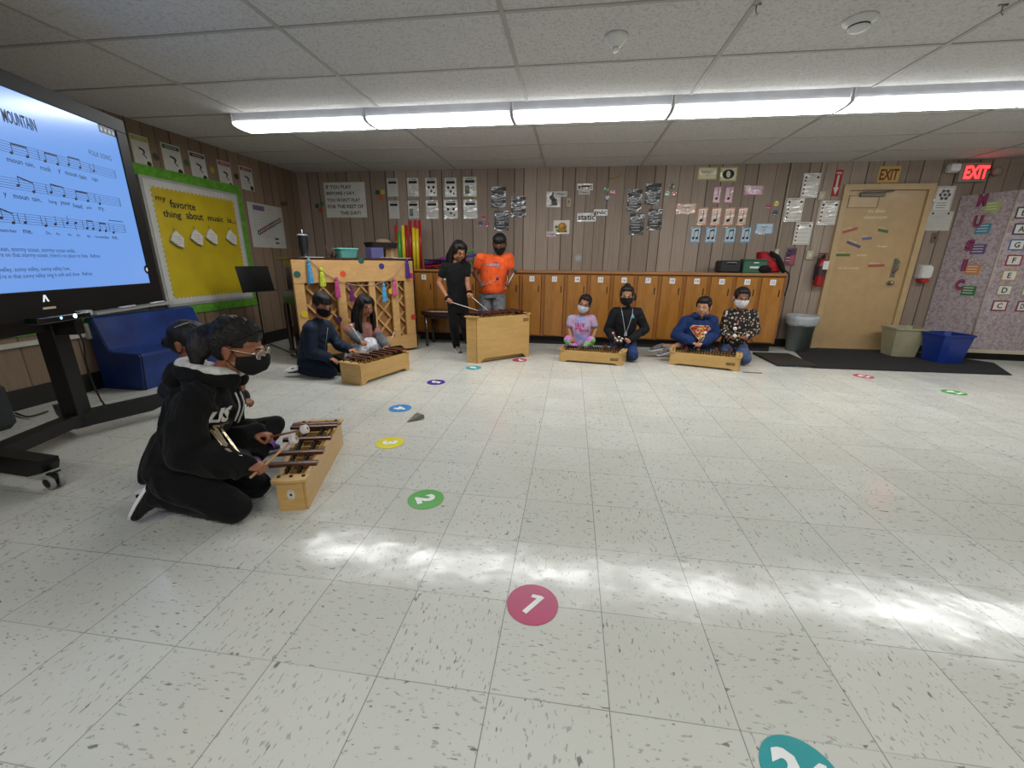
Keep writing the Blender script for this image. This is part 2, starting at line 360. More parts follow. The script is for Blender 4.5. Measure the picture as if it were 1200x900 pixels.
# ================================================================ lockers
oak = wood('locker_wood', '85541f', 'a8722f', (6, 6, 1.0), .32, .35, knots=True)
oak2 = wood('locker_frame_wood', '7d4a1c', '96602a', (6, 6, 1.0), .38, .25)
topw = wood('locker_top_wood', '8a5a30', 'a4713f', (1.2, 8, 8), .4, .2)
dark = paint('0d0b09', .7); white = paint('dcdcdc', .5); ink = paint('23222a', .6); blueink = paint('3a4a8c', .6)
LY, LZ0, LZ1 = 5.60, .115, .95
LX = [-1.994+.2963*i for i in range(16)]
for i, x in enumerate(LX):
    n = i+7
    r = empty('locker', (x, LY+.2, 0), 'orange wooden locker with a paper card reading %d on its door' % n, 'locker', 'row of numbered wooden lockers')
    mb = MB(); w = .2961
    mb.box((x-w/2+.012, LY+.235, (LZ0+LZ1)/2), (.024, .45, LZ1-LZ0), oak2); mb.box((x+w/2-.012, LY+.235, (LZ0+LZ1)/2), (.024, .45, LZ1-LZ0), oak2)
    mb.box((x, LY+.235, LZ1-.02), (w-.048, .45, .04), oak2); mb.box((x, LY+.235, LZ0+.012), (w-.048, .45, .024), oak2); mb.box((x, LY+.44, (LZ0+LZ1)/2), (w-.048, .02, LZ1-LZ0-.07), dark)
    mb.build('body', r)
    mb = MB(); mb.box((x-.004, LY, .53), (w-.05, .02, .80), oak, bev=.004); d = mb.build('door', r)
    d.location = (0, 0, 0)
    mb = MB(); mb.box((x+.085, LY-.0115, .745), (.012, .006, .085), dark, bev=.002); c = mb.build('finger_pull', None); c.parent = d
    c.location = c.location - (parent_world(d))
    mb = MB(); F = frame((x-.005, LY-.0105, .875), (1, 0, 0), (0, 0, 1)); mb.box((0, 0, .0008), (.066, .066, .0016), white, F)
    mb.text(str(n), (0, 0), .034, blueink, F, z=.0022, bold=.01); c = mb.build('number_card', d)
mb = MB(); mb.box((LX[0]/2+LX[-1]/2, LY+.225, LZ1+.0145), (16*.2963+.02, .49, .029), topw, bev=.004); mb.build('locker_top_board', None, 'long brown wooden board on top of the whole row of lockers', 'shelf')
mb = MB(); mb.box((LX[0]/2+LX[-1]/2, LY+.25, .057), (16*.2963-.04, .36, .113), dark); mb.build('toe_kick', None, 'black recessed plinth running under the row of lockers', 'plinth')
# ================================================================ upright piano seen from its back
A = at_z(357, 428); A = V((-2.80, 3.95, 0)); B = V((-1.935, 4.985, 0)); PL = (B-A).length; PX = (B-A)/PL; PN = V((-PX.y, PX.x, 0))   # PN points behind, towards the corner
PF = frame(A, PX, (0, 0, 1))      # local x along back, y up, z towards the viewer
pw = wood('piano_back_wood', 'b08550', 'c79e66', (2, 2, 6), .45, .1); pd = wood('piano_case_wood', '2a170c', '3a2212', (3, 3, 20), .25, .5); pr = wood('piano_soundboard', '8a5c2c', '9d6d38', (3, 3, 3), .5, .1)
PH = 1.085
piano = empty('upright_piano', A+PX*PL/2+PN*.3, 'old upright piano with its bare wooden back turned to the room', 'piano')
def pb(name, fn, m=None):
    mb = MB(); fn(mb); return mb.build(name, piano)
pb('lid', lambda b: b.box((PL/2, PH+.012, -.17), (PL+.05, .024, .40), pd, PF, bev=.006))
for x in (.02, PL-.02): pb('side_panel', lambda b: b.prism([(0, .04), (.34, .04), (.34, .62), (.60, .64), (.62, .72), (.36, .78), (.34, PH), (0, PH)], .035, pd, PF @ Matrix.Translation((x+.0175, 0, 0)) @ Matrix.Rotation(pi/2, 4, 'Y') @ Matrix.Scale(1, 4), -.0))
pb('front_panel', lambda b: b.box((PL/2, .58, -.33), (PL-.08, .98, .02), pd, PF))
pb('keybed', lambda b: b.box((PL/2, .66, -.47), (PL-.08, .09, .27), pd, PF))
for x in (.05, PL-.05):
    def leg(b):
        b.lathe([(.03, 0), (.03, .04), (.022, .07), (.03, .25), (.034, .45), (.03, .6), (.035, .62)], pd, PF @ Matrix.Translation((x, 0.0, -.56)) @ Matrix.Rotation(-pi/2, 4, 'X')); b.box((x, .06, -.45), (.06, .06, .26), pd, PF)
    pb('leg', leg)
pb('top_rail', lambda b: b.box((PL/2, PH-.115, .012), (PL, .23, .045), pw, PF, bev=.004))
def brail(b):
    n = 10; po = [(0, .03), (.16, .03), (.22, .085), (PL-.22, .085), (PL-.16, .03), (PL, .03), (PL, .2), (0, .2)]
    b.prism(po, .045, pw, PF, -.0105)
pb('bottom_rail', brail)
posts = [(.055, .11), (PL*.365, .085), (PL*.60, .07), (PL*.815, .085), (PL-.045, .09)]
posts = [(.06, .12), (PL*.415, .085), (PL*.665, .05), (PL*.70+.12, .075), (PL-.05, .10)]
posts = [(.05, .10), (.47, .095), (.82, .075), (1.10, .085), (PL-.06, .12)]
for x, w in posts: pb('post', lambda b: b.box((x, .5275, .010), (w, .655, .040), pw, PF, bev=.004))
pb('soundboard', lambda b: b.box((PL/2, .52, -.05), (PL-.04, .9, .01), pr, PF))
def rib(i, sgn):
    def f(b):
        import itertools
        lo, hi = .20, .86
        for (xa, xb) in ((.10, .4225), (.5175, .7825), (.8575, 1.0575), (1.1425, PL-.12)):
            for k in range(-6, 7):
                # lattice bars at 45 degrees clipped to the opening
                c = lo+k*.19+(0 if sgn > 0 else .07)
                pts = []
                x0, y0 = xa, c; x1, y1 = xb, c+sgn*(xb-xa)*1.15
                def clip(x0, y0, x1, y1):
                    t0, t1 = 0, 1; dy = y1-y0
                    for lim, s in ((lo, 1), (hi, -1)):
                        a, d = (y0-lim)*s, dy*s
                        if d > 0: t0 = max(t0, -a/d)
                        else: t1 = min(t1, -a/d)
                    return None if t0 >= t1 else ((x0+(x1-x0)*t0, y0+dy*t0), (x0+(x1-x0)*t1, y0+dy*t1))
                r = clip(x0, y0, x1, y1)
                if not r: continue
                (p0, q0), (p1, q1) = r; L = math.hypot(p1-p0, q1-q0)
                if L < .07: continue
                a = math.atan2(q1-q0, p1-p0); zz = -.036 if sgn > 0 else -.026
                b.box((0, 0, zz), (L, .020, .018), pw, PF @ Matrix.Translation(((p0+p1)/2, (q0+q1)/2, 0)) @ Matrix.Rotation(a, 4, 'Z'))
    return f
tag(pb('lattice_ribs', rib(0, 1)), 'pale diagonal ribs rising to the right')
tag(pb('lattice_ribs', rib(0, -1)), 'pale diagonal ribs falling to the right')
for x in (.08, PL-.1):
    pb('caster', lambda b: b.lathe([(.0, -.012), (.026, -.012), (.028, 0), (.026, .012), (0, .012)], dark, PF @ Matrix.Translation((x, .028, -.02)) , cap=False))
# felt dots on the piano
def onp(px, py):  # point on the piano's back plane
    d = sight(px, py); n = V((PX.y, -PX.x, 0)); t = (A.dot(n))/(d.dot(n)); p = V((d.x*t, d.y*t, CAM_H+d.z*t)); return ((p-A).dot(PX), p.z)
dots = [(347, 321.5, '1f5550', 'dark teal', 'at the far left of the piano back'), (400.5, 321, 'cf4a22', 'orange', 'on the piano top rail above the pink tassel'), (421.7, 305.5, '1c4d48', 'dark green', 'near the top middle of the piano back'), (445.5, 312, '3a2a6e', 'purple', 'on the top rail of the piano right of the middle'),
        (482, 323, 'a8286c', 'magenta', 'at the right edge of the piano back near the top'), (355.5, 368, 'd0b41e', 'yellow', 'on the left post beside the boy in navy'), (396, 374, '3a2058', 'dark purple', 'between the seated boy and the long haired girl'), (483, 371, 'b5362a', 'red', 'low on the right post of the piano'), (456.5, 341, 'c9a321', 'yellow', 'beside the right pink tassel')]
for px, py, h, cn, where in dots:
    x, z = onp(px, py); x = min(x, PL-.03); mb = MB(); mb.disc((x, z), .033, paint(h, .8), PF, .0345, t=.003)
    mb.build('felt_dot', None, 'round %s dot stuck %s' % (cn, where), 'sticker', 'coloured dots on the piano back')
# garland with tassels
gar = empty('tassel_garland', A+PX*PL/2, 'string garland of coloured paper tassels pinned across the piano back', 'garland')
gp = [onp(*p) for p in ((357, 300), (366, 309), (382, 322), (400, 331), (418, 334.5), (434, 334), (447, 330), (458, 325), (466, 316), (474, 304))]
sw = paint('a08a72', .8); mb = MB(); mb.tube([PF @ V((x, z, .047)) for x, z in gp], .004, sw, 6); mb.build('string', gar)
for px, py, py2, h in ((359, 303, 332, '4f93bf'), (374, 313, 335, 'b9c93a'), (391.5, 324, 348, 'b8447f'), (409, 334, 353, '6a2a60'), (447, 331, 353, '4a9cd0'), (459, 325, 346, 'c25a86'), (474, 303, 325, '4c2a78')):
    x, z = onp(px, py); z2 = onp(px, py2)[1]; m = fabric(h, None, .8, 40); mb = MB(); T = PF @ Matrix.Translation((x, z, .056)) @ Matrix.Rotation(-pi/2, 4, 'X')
    L = z-z2
    pf = [(.004, 0), (.012, -.01), (.016, -.03), (.010, -.045), (.017, -.06), (.022, -L*.7), (.026, -L)]
    mb.rings([[(r*math.cos(a*pi/8)*(1+.18*(a % 2)), r*.8*math.sin(a*pi/8)*(1+.18*(a % 2)), -zz) for a in range(16)] for r, zz in [(r, zz) for r, zz in pf]], m, PF @ Matrix.Translation((x, z, .056)) @ Matrix.Rotation(pi/2, 4, 'X'))
    mb.build('tassel', gar)
# ---- things on the piano
TZ = PH+.024
def on_lid(px, py, back=.15):
    """point on the lid, given picture position of its foot; back = metres behind the back edge"""
    p = at_z(px, py, TZ); return p
def lidpt(u, b): return A+PX*u+PN*b+V((0, 0, TZ))
def u_of(px, b, y=302):
    n = V((PX.y, -PX.x, 0)); o = A-n*b; d = sight(px, y); t = o.dot(n)/d.dot(n); p = V((d.x*t, d.y*t, 0)); return (p-A).dot(PX)
tp = lidpt(u_of(357.5, .12), .12); r = empty('tumbler', tp, 'dark grey steel tumbler with a straw, standing on the left end of the piano', 'tumbler')
mb = MB(); mb.lathe([(.032, 0), (.034, .004), (.036, .07), (.046, .09), (.048, .21), (.05, .215)], paint('2c3036', .35, .4), Matrix.Translation(tp)); mb.build('cup', r)
mb = MB(); mb.lathe([(.05, .213), (.051, .222), (.045, .228), (.012, .229)], paint('8c9096', .3), Matrix.Translation(tp)); mb.build('lid', r)
mb = MB(); mb.tube([tp+V((0, 0, .225)), tp+V((.004, 0, .275))], .0045, paint('d5d8da', .3)); mb.build('straw', r)
def tub(u, b, w, d, h, m, name, lab, taper=.82, rim=.008, parts=True):
    c = lidpt(u, b); F = Matrix(((PX.x, PN.x, 0, c.x), (PX.y, PN.y, 0, c.y), (0, 0, 1, c.z), (0, 0, 0, 1)))
    r = empty(name, c, lab, 'box'); R = []
    for k, z in ((taper, .002), (1, h), (1+rim*8, h), (1+rim*8, h-.012)): R.append([(a*k, bb*k, z) for a, bb in _oct(w/2, d/2, .02)])
    R2 = [[(a*.97, bb*.97, h) for a, bb in _oct(w/2, d/2, .02)], [(a*taper*.95, bb*taper*.95, .008) for a, bb in _oct(w/2, d/2, .02)]]
    mb = MB(); mb.rings(R[:2]+[R[1]], m, F, cap=False); mb.rings([R[0], R[1], R[2], R[3]], m, F, cap=False); mb.rings(R2, m, F, cap=False); mb.quad(R[0][::-1], m, F); mb.quad(R2[1], m, F); mb.build('bin', r); return r, c, F
r, c, F = tub(u_of(407, .12), .13, .22, .17, .105, paint('6fbdb4', .4), 'plastic_tub', 'light turquoise plastic tub on top of the piano')
mb = MB(); mb.box((0, 0, .05), (.12, .1, .07), paint('39302a'), F); mb.build('tub_contents', r)
c = lidpt(u_of(440, .13), .14); F = Matrix(((PX.x, PN.x, 0, c.x), (PX.y, PN.y, 0, c.y), (0, 0, 1, c.z), (0, 0, 0, 1)))
r = empty('storage_box', c, 'dusty purple square storage box on the piano beneath the black tray', 'box')
mb = MB(); mb.box((0, 0, .06), (.15, .16, .12), paint('4d4a78', .6), F, bev=.004); mb.build('box_body', r)
c2 = lidpt(u_of(457, .2), .22); F2 = F.copy(); F2.translation = c2
r = empty('cardboard_box', c2, 'tan cardboard box on the piano behind the purple box', 'box'); mb = MB(); mb.box((0, 0, .058), (.16, .17, .116), paint('8d6d45', .8), F2, bev=.003); mb.build('box_body', r)
mb = MB(); mb.rect(-.03, -.0862, .03, -.0861, paint('a8895e'), F2, .05); mb.box((0, -.086, .06), (.035, .002, .116), paint('a08a62', .4), F2); mb.build('tape', r)
ct = lidpt(u_of(448, .16), .17); F3 = F.copy(); F3.translation = ct+V((0, 0, .122))
r = empty('tray', F3.translation, 'black tray stacked across the purple and cardboard boxes on the piano', 'tray')
mb = MB(); mb.rings([[(a*k, b_*k, z) for a, b_ in _oct(.17, .11, .02)] for k, z in ((.9, 0), (1, .05), (1.05, .055), (.98, .055), (.88, .01))], paint('0e0d0e', .5), F3); mb.build('tray_body', r)
mb = MB(); cx = F3 @ V((.03, .0, .045)); mb.lathe([(.0, .07), (.03, .07), (.06, .06), (.085, .035), (.09, 0), (0, 0)], paint('75604a', .9, bump=.3), Matrix.Translation(cx) @ Matrix.Diagonal((1.1, .75, .8, 1)), cap=False); mb.build('tan_pouch', None, 'tan rounded pouch lying in the black tray on the piano', 'pouch')
mb = MB(); cx = F3 @ V((.12, -.03, .05)); mb.sphere(cx, (.05, .04, .028), paint('3c2a24', .8)); mb.build('brown_pouch', None, 'small dark brown pouch at the right end of the black tray', 'pouch')
for i, (px, a) in enumerate(((364, .2), (468, -.1), (452, .3))):
    c = lidpt(u_of(px, .06), .08 if i else .1); mb = MB(); F4 = Matrix(((PX.x, PN.x, 0, c.x), (PX.y, PN.y, 0, c.y), (0, 0, 1, c.z), (0, 0, 0, 1))) @ Matrix.Rotation(a, 4, 'Z')
    mb.box((.03, 0, .004+.003*i), (.21, .1, .004), white, F4); mb.build('paper_stack', None, ['white papers lying beside the tumbler on the piano', 'white papers at the right end of the piano top', 'white papers in front of the purple box on the piano'][i], 'paper')
# wooden percussion stand left of the tub (antlers of dark wood)
c = lidpt(u_of(391, .2), .22); r = empty('mallet_rack', c, 'dark red brown bundle of sticks upright behind the turquoise tub on the piano', 'sticks')
for k, (dx, dz, dy) in enumerate(((-.06, .13, 0), (-.035, .10, .02), (.0, .12, 0), (.045, .105, .01), (.07, .09, -.01))):
    mb = MB(); mb.tube([c+V((dx*.4, dy, 0)), c+V((dx*.8, dy, dz*.5)), c+V((dx*1.3, dy, dz))], [.008, .007, .009], paint('4a241b', .6)); mb.build('stick', r)
# boomwhacker tubes: upright behind the piano's right end, standing on the locker top
def rod(p, q, rad, h, lab, grp):
    m = paint(h, .3); mm = MB(); mm.tube([p, q], rad, m, 14); o = mm.build('percussion_tube', None, lab, 'tube', grp); return o
ty = 5.62
for i, (px, pt, h, cn) in enumerate(((464, 264, 'b8322a', 'red'), (467.5, 271, '3c9a3a', 'green'), (472, 264, 'd8c22e', 'yellow'), (475.5, 264, 'b23030', 'red'), (480, 258.5, 'b2242c', 'red'), (484.5, 267, 'd9c12c', 'yellow'), (488.5, 268, 'd7bd28', 'yellow'), (486.5, 258, 'c32b30', 'red'), (491.5, 258.5, 'b3202c', 'red'))):
    yy = ty+(.10 if i in (4, 7, 8, 0, 3) else .04); top = at_y(px, pt, yy); rod(V((top.x-.01, yy, .98)), V((top.x, yy, top.z)), .023, h, '%s plastic percussion tube standing upright, %s from the left behind the piano end' % (cn, ('first', 'second', 'third', 'fourth', 'fifth', 'sixth', 'seventh', 'eighth', 'ninth')[i]), 'upright coloured percussion tubes')
# crate with leaning tubes
cr = empty('wire_crate', (-1.72, 5.72, .98), 'black wire crate on the locker top holding slanted coloured tubes', 'crate')
bm_ = paint('17151a', .5)
for (a, b) in (((-2.0, 5.66, .985), (-1.50, 5.66, .985)), ((-2.0, 5.66, 1.10), (-1.50, 5.66, 1.10)), ((-2.0, 5.98, 1.10), (-1.50, 5.98, 1.10))):
    mb = MB(); mb.tube([a, b], .009, bm_); mb.build('rail', cr)
mb = MB(); mb.box((-1.75, 5.82, .989), (.5, .32, .008), bm_); mb.build('crate_floor', cr)
for i in range(6):
    mb = MB(); mb.tube([(-2.0+i*.1, 5.66, .985), (-2.0+i*.1, 5.66, 1.10)], .004, bm_); mb.build('wire', cr)
for i, (h, cn, dz, dy) in enumerate((('5b2a7c', 'purple', .06, 0), ('7a2a86', 'violet', .09, .04), ('a02a5c', 'magenta', .03, .05), ('b02832', 'red', .0, .0), ('3a9a48', 'green', -.0, .09), ('2e9a4a', 'bright green', .11, .10), ('4a2c8a', 'indigo', .075, .15))):
    p = V((-2.02, 5.70+dy, 1.005+dz*.6)); q = V((-1.50+.03*i, 5.72+dy, 1.06+dz*1.55)); rod(p, q, .018, h, '%s percussion tube lying slanted in the black crate behind the girl in black' % cn, 'slanted tubes in the crate')
# ---- things on the locker top, right
LT = LZ1+.029
def lt(px, py=None): return at_y(px, 316, 5.78)
p = at_y(853, 316, 5.78); r = empty('black_case', (p.x, 5.8, LT), 'small black case with a handle standing on the locker top', 'case')
mb = MB(); mb.box((p.x, 5.8, LT+.075), (.26, .2, .15), paint('17181a', .5), bev=.02); mb.build('case_body', r)
mb = MB(); mb.tube([(p.x-.06, 5.69, LT+.11), (p.x-.05, 5.67, LT+.125), (p.x+.05, 5.67, LT+.125), (p.x+.06, 5.69, LT+.11)], .006, paint('777a7c', .3)); mb.build('handle', r)
p = at_y(881, 316, 5.78); r = empty('green_box', (p.x, 5.8, LT), 'dark green lidded box with a white label on the locker top', 'box')
mb = MB(); mb.box((p.x, 5.8, LT+.075), (.27, .2, .15), paint('2c5a44', .5), bev=.008); mb.build('box_body', r)
mb = MB(); mb.prism([(-.145, -.11), (.145, -.11), (.11, .11), (-.11, .11)], .02, paint('25503c', .5), Matrix.Translation((p.x, 5.8, LT+.15))); mb.build('lid', r)
mb = MB(); mb.rect(-.06, -.012, .05, .012, paint('c9cfca'), frame((p.x, 5.698, LT+.07), (1, 0, 0), (0, 0, 1)), .001); mb.rect(-.02, .05, .04, .062, paint('c9cfca'), frame((p.x, 5.698, LT+.07), (1, 0, 0), (0, 0, 1)), .001); mb.build('label', r)
# ================================================================ things pinned to the walls
FB = lambda x, z, e=0.0: frame((x, WY-.001-e, z), (1, 0, 0), (0, 0, 1))       # back wall
FL = lambda y, z, e=0.0: frame((WX0+.001+e, y, z), (0, 1, 0), (0, 0, 1))      # left wall
def bbox_back(x0, y0, x1, y1):
    cx, cy = (x0+x1)/2, (y0+y1)/2; c = at_y(cx, cy, WY)
    def pj(x, z):
        q = V((x, WY, z-CAM_H)); d = q.dot(_fw); return 600+CAM_F*q.dot(_r2)/d, 450-CAM_F*q.dot(_u2)/d
    e = .05; a = pj(c.x+e, c.z); b = pj(c.x, c.z+e); o = pj(c.x, c.z)
    j = [[abs(a[0]-o[0])/e, abs(b[0]-o[0])/e], [abs(a[1]-o[1])/e, abs(b[1]-o[1])/e]]
    W_, H_ = x1-x0, y1-y0; D = j[0][0]*j[1][1]-j[0][1]*j[1][0]
    return c.x, c.z, (W_*j[1][1]-j[0][1]*H_)/D, (j[0][0]*H_-j[1][0]*W_)/D
def glossy(h):
    key = ('gl', h)
    if key in _M: return _M[key]
    n = NT('laminated_'+h); n.set(Base_Color=lin(h), Roughness=.35, Coat_Weight=1.0, Coat_Roughness=.08)
    v = n.co(); f = n.noise(v, 6, 2, .5); b = n.bump(f, .8, .03); n.l(b.outputs[0], n.b.inputs['Coat Normal']); _M[key] = n.m; return n.m
def matte(h): return paint(h, .7)
zzz = [0]
class Sheet:
    def __init__(s, F, w, h, m, t=.0015): s.F, s.w, s.h = F, w, h; s.mb = MB(); s.mb.box((0, 0, t/2), (w, h, t), m, F); s.z = t
    def p(s, u, v): return ((u-.5)*s.w, (v-.5)*s.h)
    def rect(s, u0, v0, u1, v1, m, dz=.0008):
        a, b = s.p(u0, v0), s.p(u1, v1); s.mb.rect(a[0], a[1], b[0], b[1], m, s.F, s.z+dz); return s
    def poly(s, pts, m, dz=.0012): s.mb.quad([(*s.p(u, v), s.z+dz) for u, v in pts], m, s.F); return s
    def disc(s, u, v, r, m, dz=.0016, n=20): s.mb.disc(s.p(u, v), r, m, s.F, s.z+dz, n); return s
    def text(s, t, u, v, h, m, w=None, dz=.0024, bold=0.0, rot=0.0): s.mb.text(t, s.p(u, v), h, m, s.F, None if w is None else w*s.w, s.z+dz, rot, bold); return s
    def lines(s, u0, u1, v0, v1, n, m, th=.012):
        r = random.Random(n)
        for i in range(n):
            v = v0+(v1-v0)*i/max(1, n-1); s.rect(u0, v-th/2, u0+(u1-u0)*(.75+.25*r.random()), v+th/2, m)
        return s
    def done(s, name, lab, cat, group=None): return s.mb.build(name, None, lab, cat, group)
wh, bk, gy = matte('cfcdc6'), matte('1b1a1c'), matte('8d8c88')
# rule sign
c = [at_y(*p) for p in ((379.5, 214), (427, 213), (430.5, 255), (383, 255))]
cx = sum(v.x for v in c)/4; cz = sum(v.z for v in c)/4; w = ((c[1].x-c[0].x)+(c[2].x-c[3].x))/2; h = c[0].z-c[3].z
s = Sheet(FB(cx, cz), w, h, wh)
for i, (t, ww, u) in enumerate((('IF YOU PLAY', .62, .36), ('BEFORE I SAY,', .72, .41), ('YOU WON\'T PLAY', .82, .46), ('FOR THE REST OF', .88, .49), ('THE DAY!', .5, .6))): s.text(t, u, .87-.185*i, h*.105, bk, ww, bold=.02)
s.done('rule_sign', 'large white hand lettered rule sign in capitals on the back wall above the piano', 'sign')
# instrument family posters
z4 = lambda a, b, c_, d: (330+a/4, 180+b/4, 330+c_/4, 180+d/4)
P10 = [((492, 115, 550, 203), 0, '', 'first of the top row'), ((587, 113, 645, 203), 0, '', 'second of the top row'), ((672, 113, 730, 203), 1, '', 'third of the top row'), ((763, 113, 822, 206), 1, '', 'fourth of the top row'), ((850, 108, 915, 203), 2, '', 'fifth of the top row'),
       ((500, 220, 555, 306), 0, '', 'first of the bottom row'), ((590, 220, 647, 306), 2, '', 'second of the bottom row'), ((675, 218, 737, 306), 0, '', 'third of the bottom row'), ((760, 216, 827, 306), 1, '', 'fourth of the bottom row'), ((852, 215, 918, 306), 0, '', 'last of the bottom row')]
for i, (bb_, kd, t, where) in enumerate(P10):
    x, z, w, h = bbox_back(*z4(*bb_)); s = Sheet(FB(x, z), w, h, glossy('b3b1aa' if i not in (4,) else 'b9b884'))
    s.rect(.04, .03, .96, .97, glossy('c9c8c3'), .0004); s.text(('RULES', 'A PAIR', 'SOUND', 'RATTLE', 'SHAKE', 'CLAVES', 'TRIO', 'RING', 'DRUM', 'GUIRO')[i][:6], .5, .9, h*.07, bk, .6, bold=.01)
    s.rect(.14, .70, .86, .83, bk)
    if kd == 1: s.disc(.3, .5, .018, bk).disc(.7, .5, .018, bk).disc(.5, .3, .018, matte('3a5a5a')).disc(.75, .2, .012, bk)
    elif kd == 2: s.rect(.14, .14, .46, .55, matte('4f7f80')).disc(.3, .4, .018, matte('c07a50')).lines(.55, .9, .2, .6, 5, gy)
    else: s.lines(.15, .85, .42, .6, 3, gy).lines(.2, .8, .15, .3, 2, gy)
    s.done('song_poster', 'small white laminated poster, '+where+' left of the orange shirt child', 'poster', 'ten laminated posters in two rows')
z75 = lambda a, b, c_, d: (620+a/7.5, 190+b/7.5, 620+c_/7.5, 190+d/7.5)
BP = [(z4(983, 155, 1052, 255), 'upper left of three above the child in orange'), (z4(1075, 200, 1145, 298), 'rightmost of three beside the child in orange'), (z4(997, 268, 1065, 362), 'lowest of three, above the head of the child in orange'),
      (z75(855, 240, 998, 432), 'upper left of the four black ones at the wall centre'), (z75(1012, 187, 1163, 375), 'upper right of the four black ones at the wall centre'), (z75(873, 450, 1020, 640), 'lower left of the four black ones at the wall centre'), (z75(1035, 410, 1180, 598), 'lower right of the four black ones at the wall centre')]
for i, (bb_, where) in enumerate(BP):
    x, z, w, h = bbox_back(*bb_); s = Sheet(FB(x, z), w, h, glossy('1c1b1e')); g2 = matte('a9a9ac')
    s.text(('DYNAMICS', 'FORTE', 'PIANO', 'CRESCENDO', 'LEGATO', 'STACCATO', 'TEMPO')[i], .5, .8, h*.08, g2, .7)
    for k, v in enumerate((.6, .47, .34, .21)): s.lines(.12+.05*(k % 2), .88, v, v, 1, g2, .035)
    s.done('black_poster', 'black laminated poster, '+where, 'poster', 'black laminated posters on the back wall')
# animal tempo cards
x, z, w, h = bbox_back(*z75(150, 258, 277, 397)); s = Sheet(FB(x, z), w, h, glossy('c6c4be')); g3 = matte('5b5753')
s.disc(.6, .32, w*.24, g3).disc(.45, .55, w*.15, g3).poly([(.3, .62), (.5, .6), (.52, .98), (.42, .95)], g3).poly([(.25, .5), (.45, .6), (.3, .78), (.2, .65)], g3).rect(.25, .1, .8, .16, g3).disc(.82, .35, w*.08, wh, .003); s.done('animal_card', 'white picture card with a grey hare on the back wall', 'card', 'tempo picture cards')
def label_card(bb_, t, lab, h0='c9c6c0', col=None):
    x, z, w, h = bbox_back(*bb_); s = Sheet(FB(x, z, .003), w, h, matte(h0)); s.text(t, .5, .5, h*.45, col or bk, .75, bold=.01); s.done('word_card', lab, 'card')
label_card(z75(228, 256, 336, 306), 'Allegro', 'small white word card reading Allegro beside the grey hare card')
x, z, w, h = bbox_back(*z75(420, 187, 562, 247)); s = Sheet(FB(x, z), w, h, glossy('c9c5bb')); br = matte('4a2e22')
s.poly([(.22, .45), (.75, .42), (.78, .7), (.3, .72)], br).poly([(.7, .55), (.92, .8), (.95, .65), (.8, .45)], br).poly([(.22, .7), (.1, .6), (.05, .3), (.13, .35), (.25, .55)], br)
for u in (.12, .28, .66, .85): s.poly([(u+.06, .5), (u+.12, .48), (u+.05, .12), (u, .15)], br)
s.done('animal_card', 'white picture card with a brown running horse on the back wall', 'card', 'tempo picture cards')
label_card(z75(435, 245, 535, 286), 'Presto', 'small white word card reading Presto under the horse card')
x, z, w, h = bbox_back(*z75(212, 512, 358, 632)); s = Sheet(FB(x, z), w, h, glossy('d0cec9'))
s.disc(.55, .5, w*.28, matte('a8742a')).rect(.25, .12, .85, .3, matte('4a6a2c')).disc(.18, .52, w*.1, matte('5d7f36')).disc(.5, .62, w*.12, matte('c49a48'), .002).disc(.68, .45, w*.09, matte('8a5a1e'), .002).poly([(.1, .3), (.3, .1), (.5, .15), (.3, .35)], matte('5d7f36')); s.done('animal_card', 'white picture card with a brown shelled tortoise on the back wall', 'card', 'tempo picture cards')
label_card(z75(152, 610, 236, 656), 'Largo', 'small white word card reading Largo by the tortoise card', 'd0bcc4')
def word(bb_, t, lab):
    x, z, w, h = bbox_back(*bb_); s = Sheet(FB(x, z), w, h, glossy('d4d4d4')); s.text(t, .5, .5, h*.66, bk, .9, bold=.02); s.done('word_cutout', lab, 'word')
word(z75(420, 447, 590, 522), 'static', 'white paper word cut out in black lettering at the wall centre, larger left one'); word(z75(568, 415, 690, 470), 'mic', 'smaller white paper word cut out overlapping the right end of the larger one')
c = at_y(*(620+350/7.5, 190+357/7.5)); mb = MB(); F = FB(c.x, c.z); mb.box((0, 0, .01), (.06, .11, .02), paint('a89c86', .5), F, bev=.004); mb.box((0, .01, .021), (.02, .03, .004), paint('5c564a'), F); mb.build('thermostat', None, 'small beige thermostat on the back wall between the hare and tortoise cards', 'thermostat')
c = at_y(677.5, 302.5); mb = MB(); mb.disc((0, 0), .055, matte('8f9590'), FB(c.x, c.z), 0, t=.004); mb.disc((0, 0), .035, matte('a0a6a4'), FB(c.x, c.z), .0045); mb.build('grey_disc', None, 'pale grey round paper disc low on the back wall above locker 14', 'disc')
c = at_y(719, 209); mb = MB(); mb.tube([FB(c.x, c.z) @ V(p) for p in ((-.06, -.01, .004), (-.02, .0, .006), (.0, -.012, .004), (.04, .012, .006), (.08, .03, .004))], .008, matte('9c8c36'), 6); mb.build('yellow_ribbon', None, 'small yellowish scrap of ribbon high on the back wall', 'ribbon')
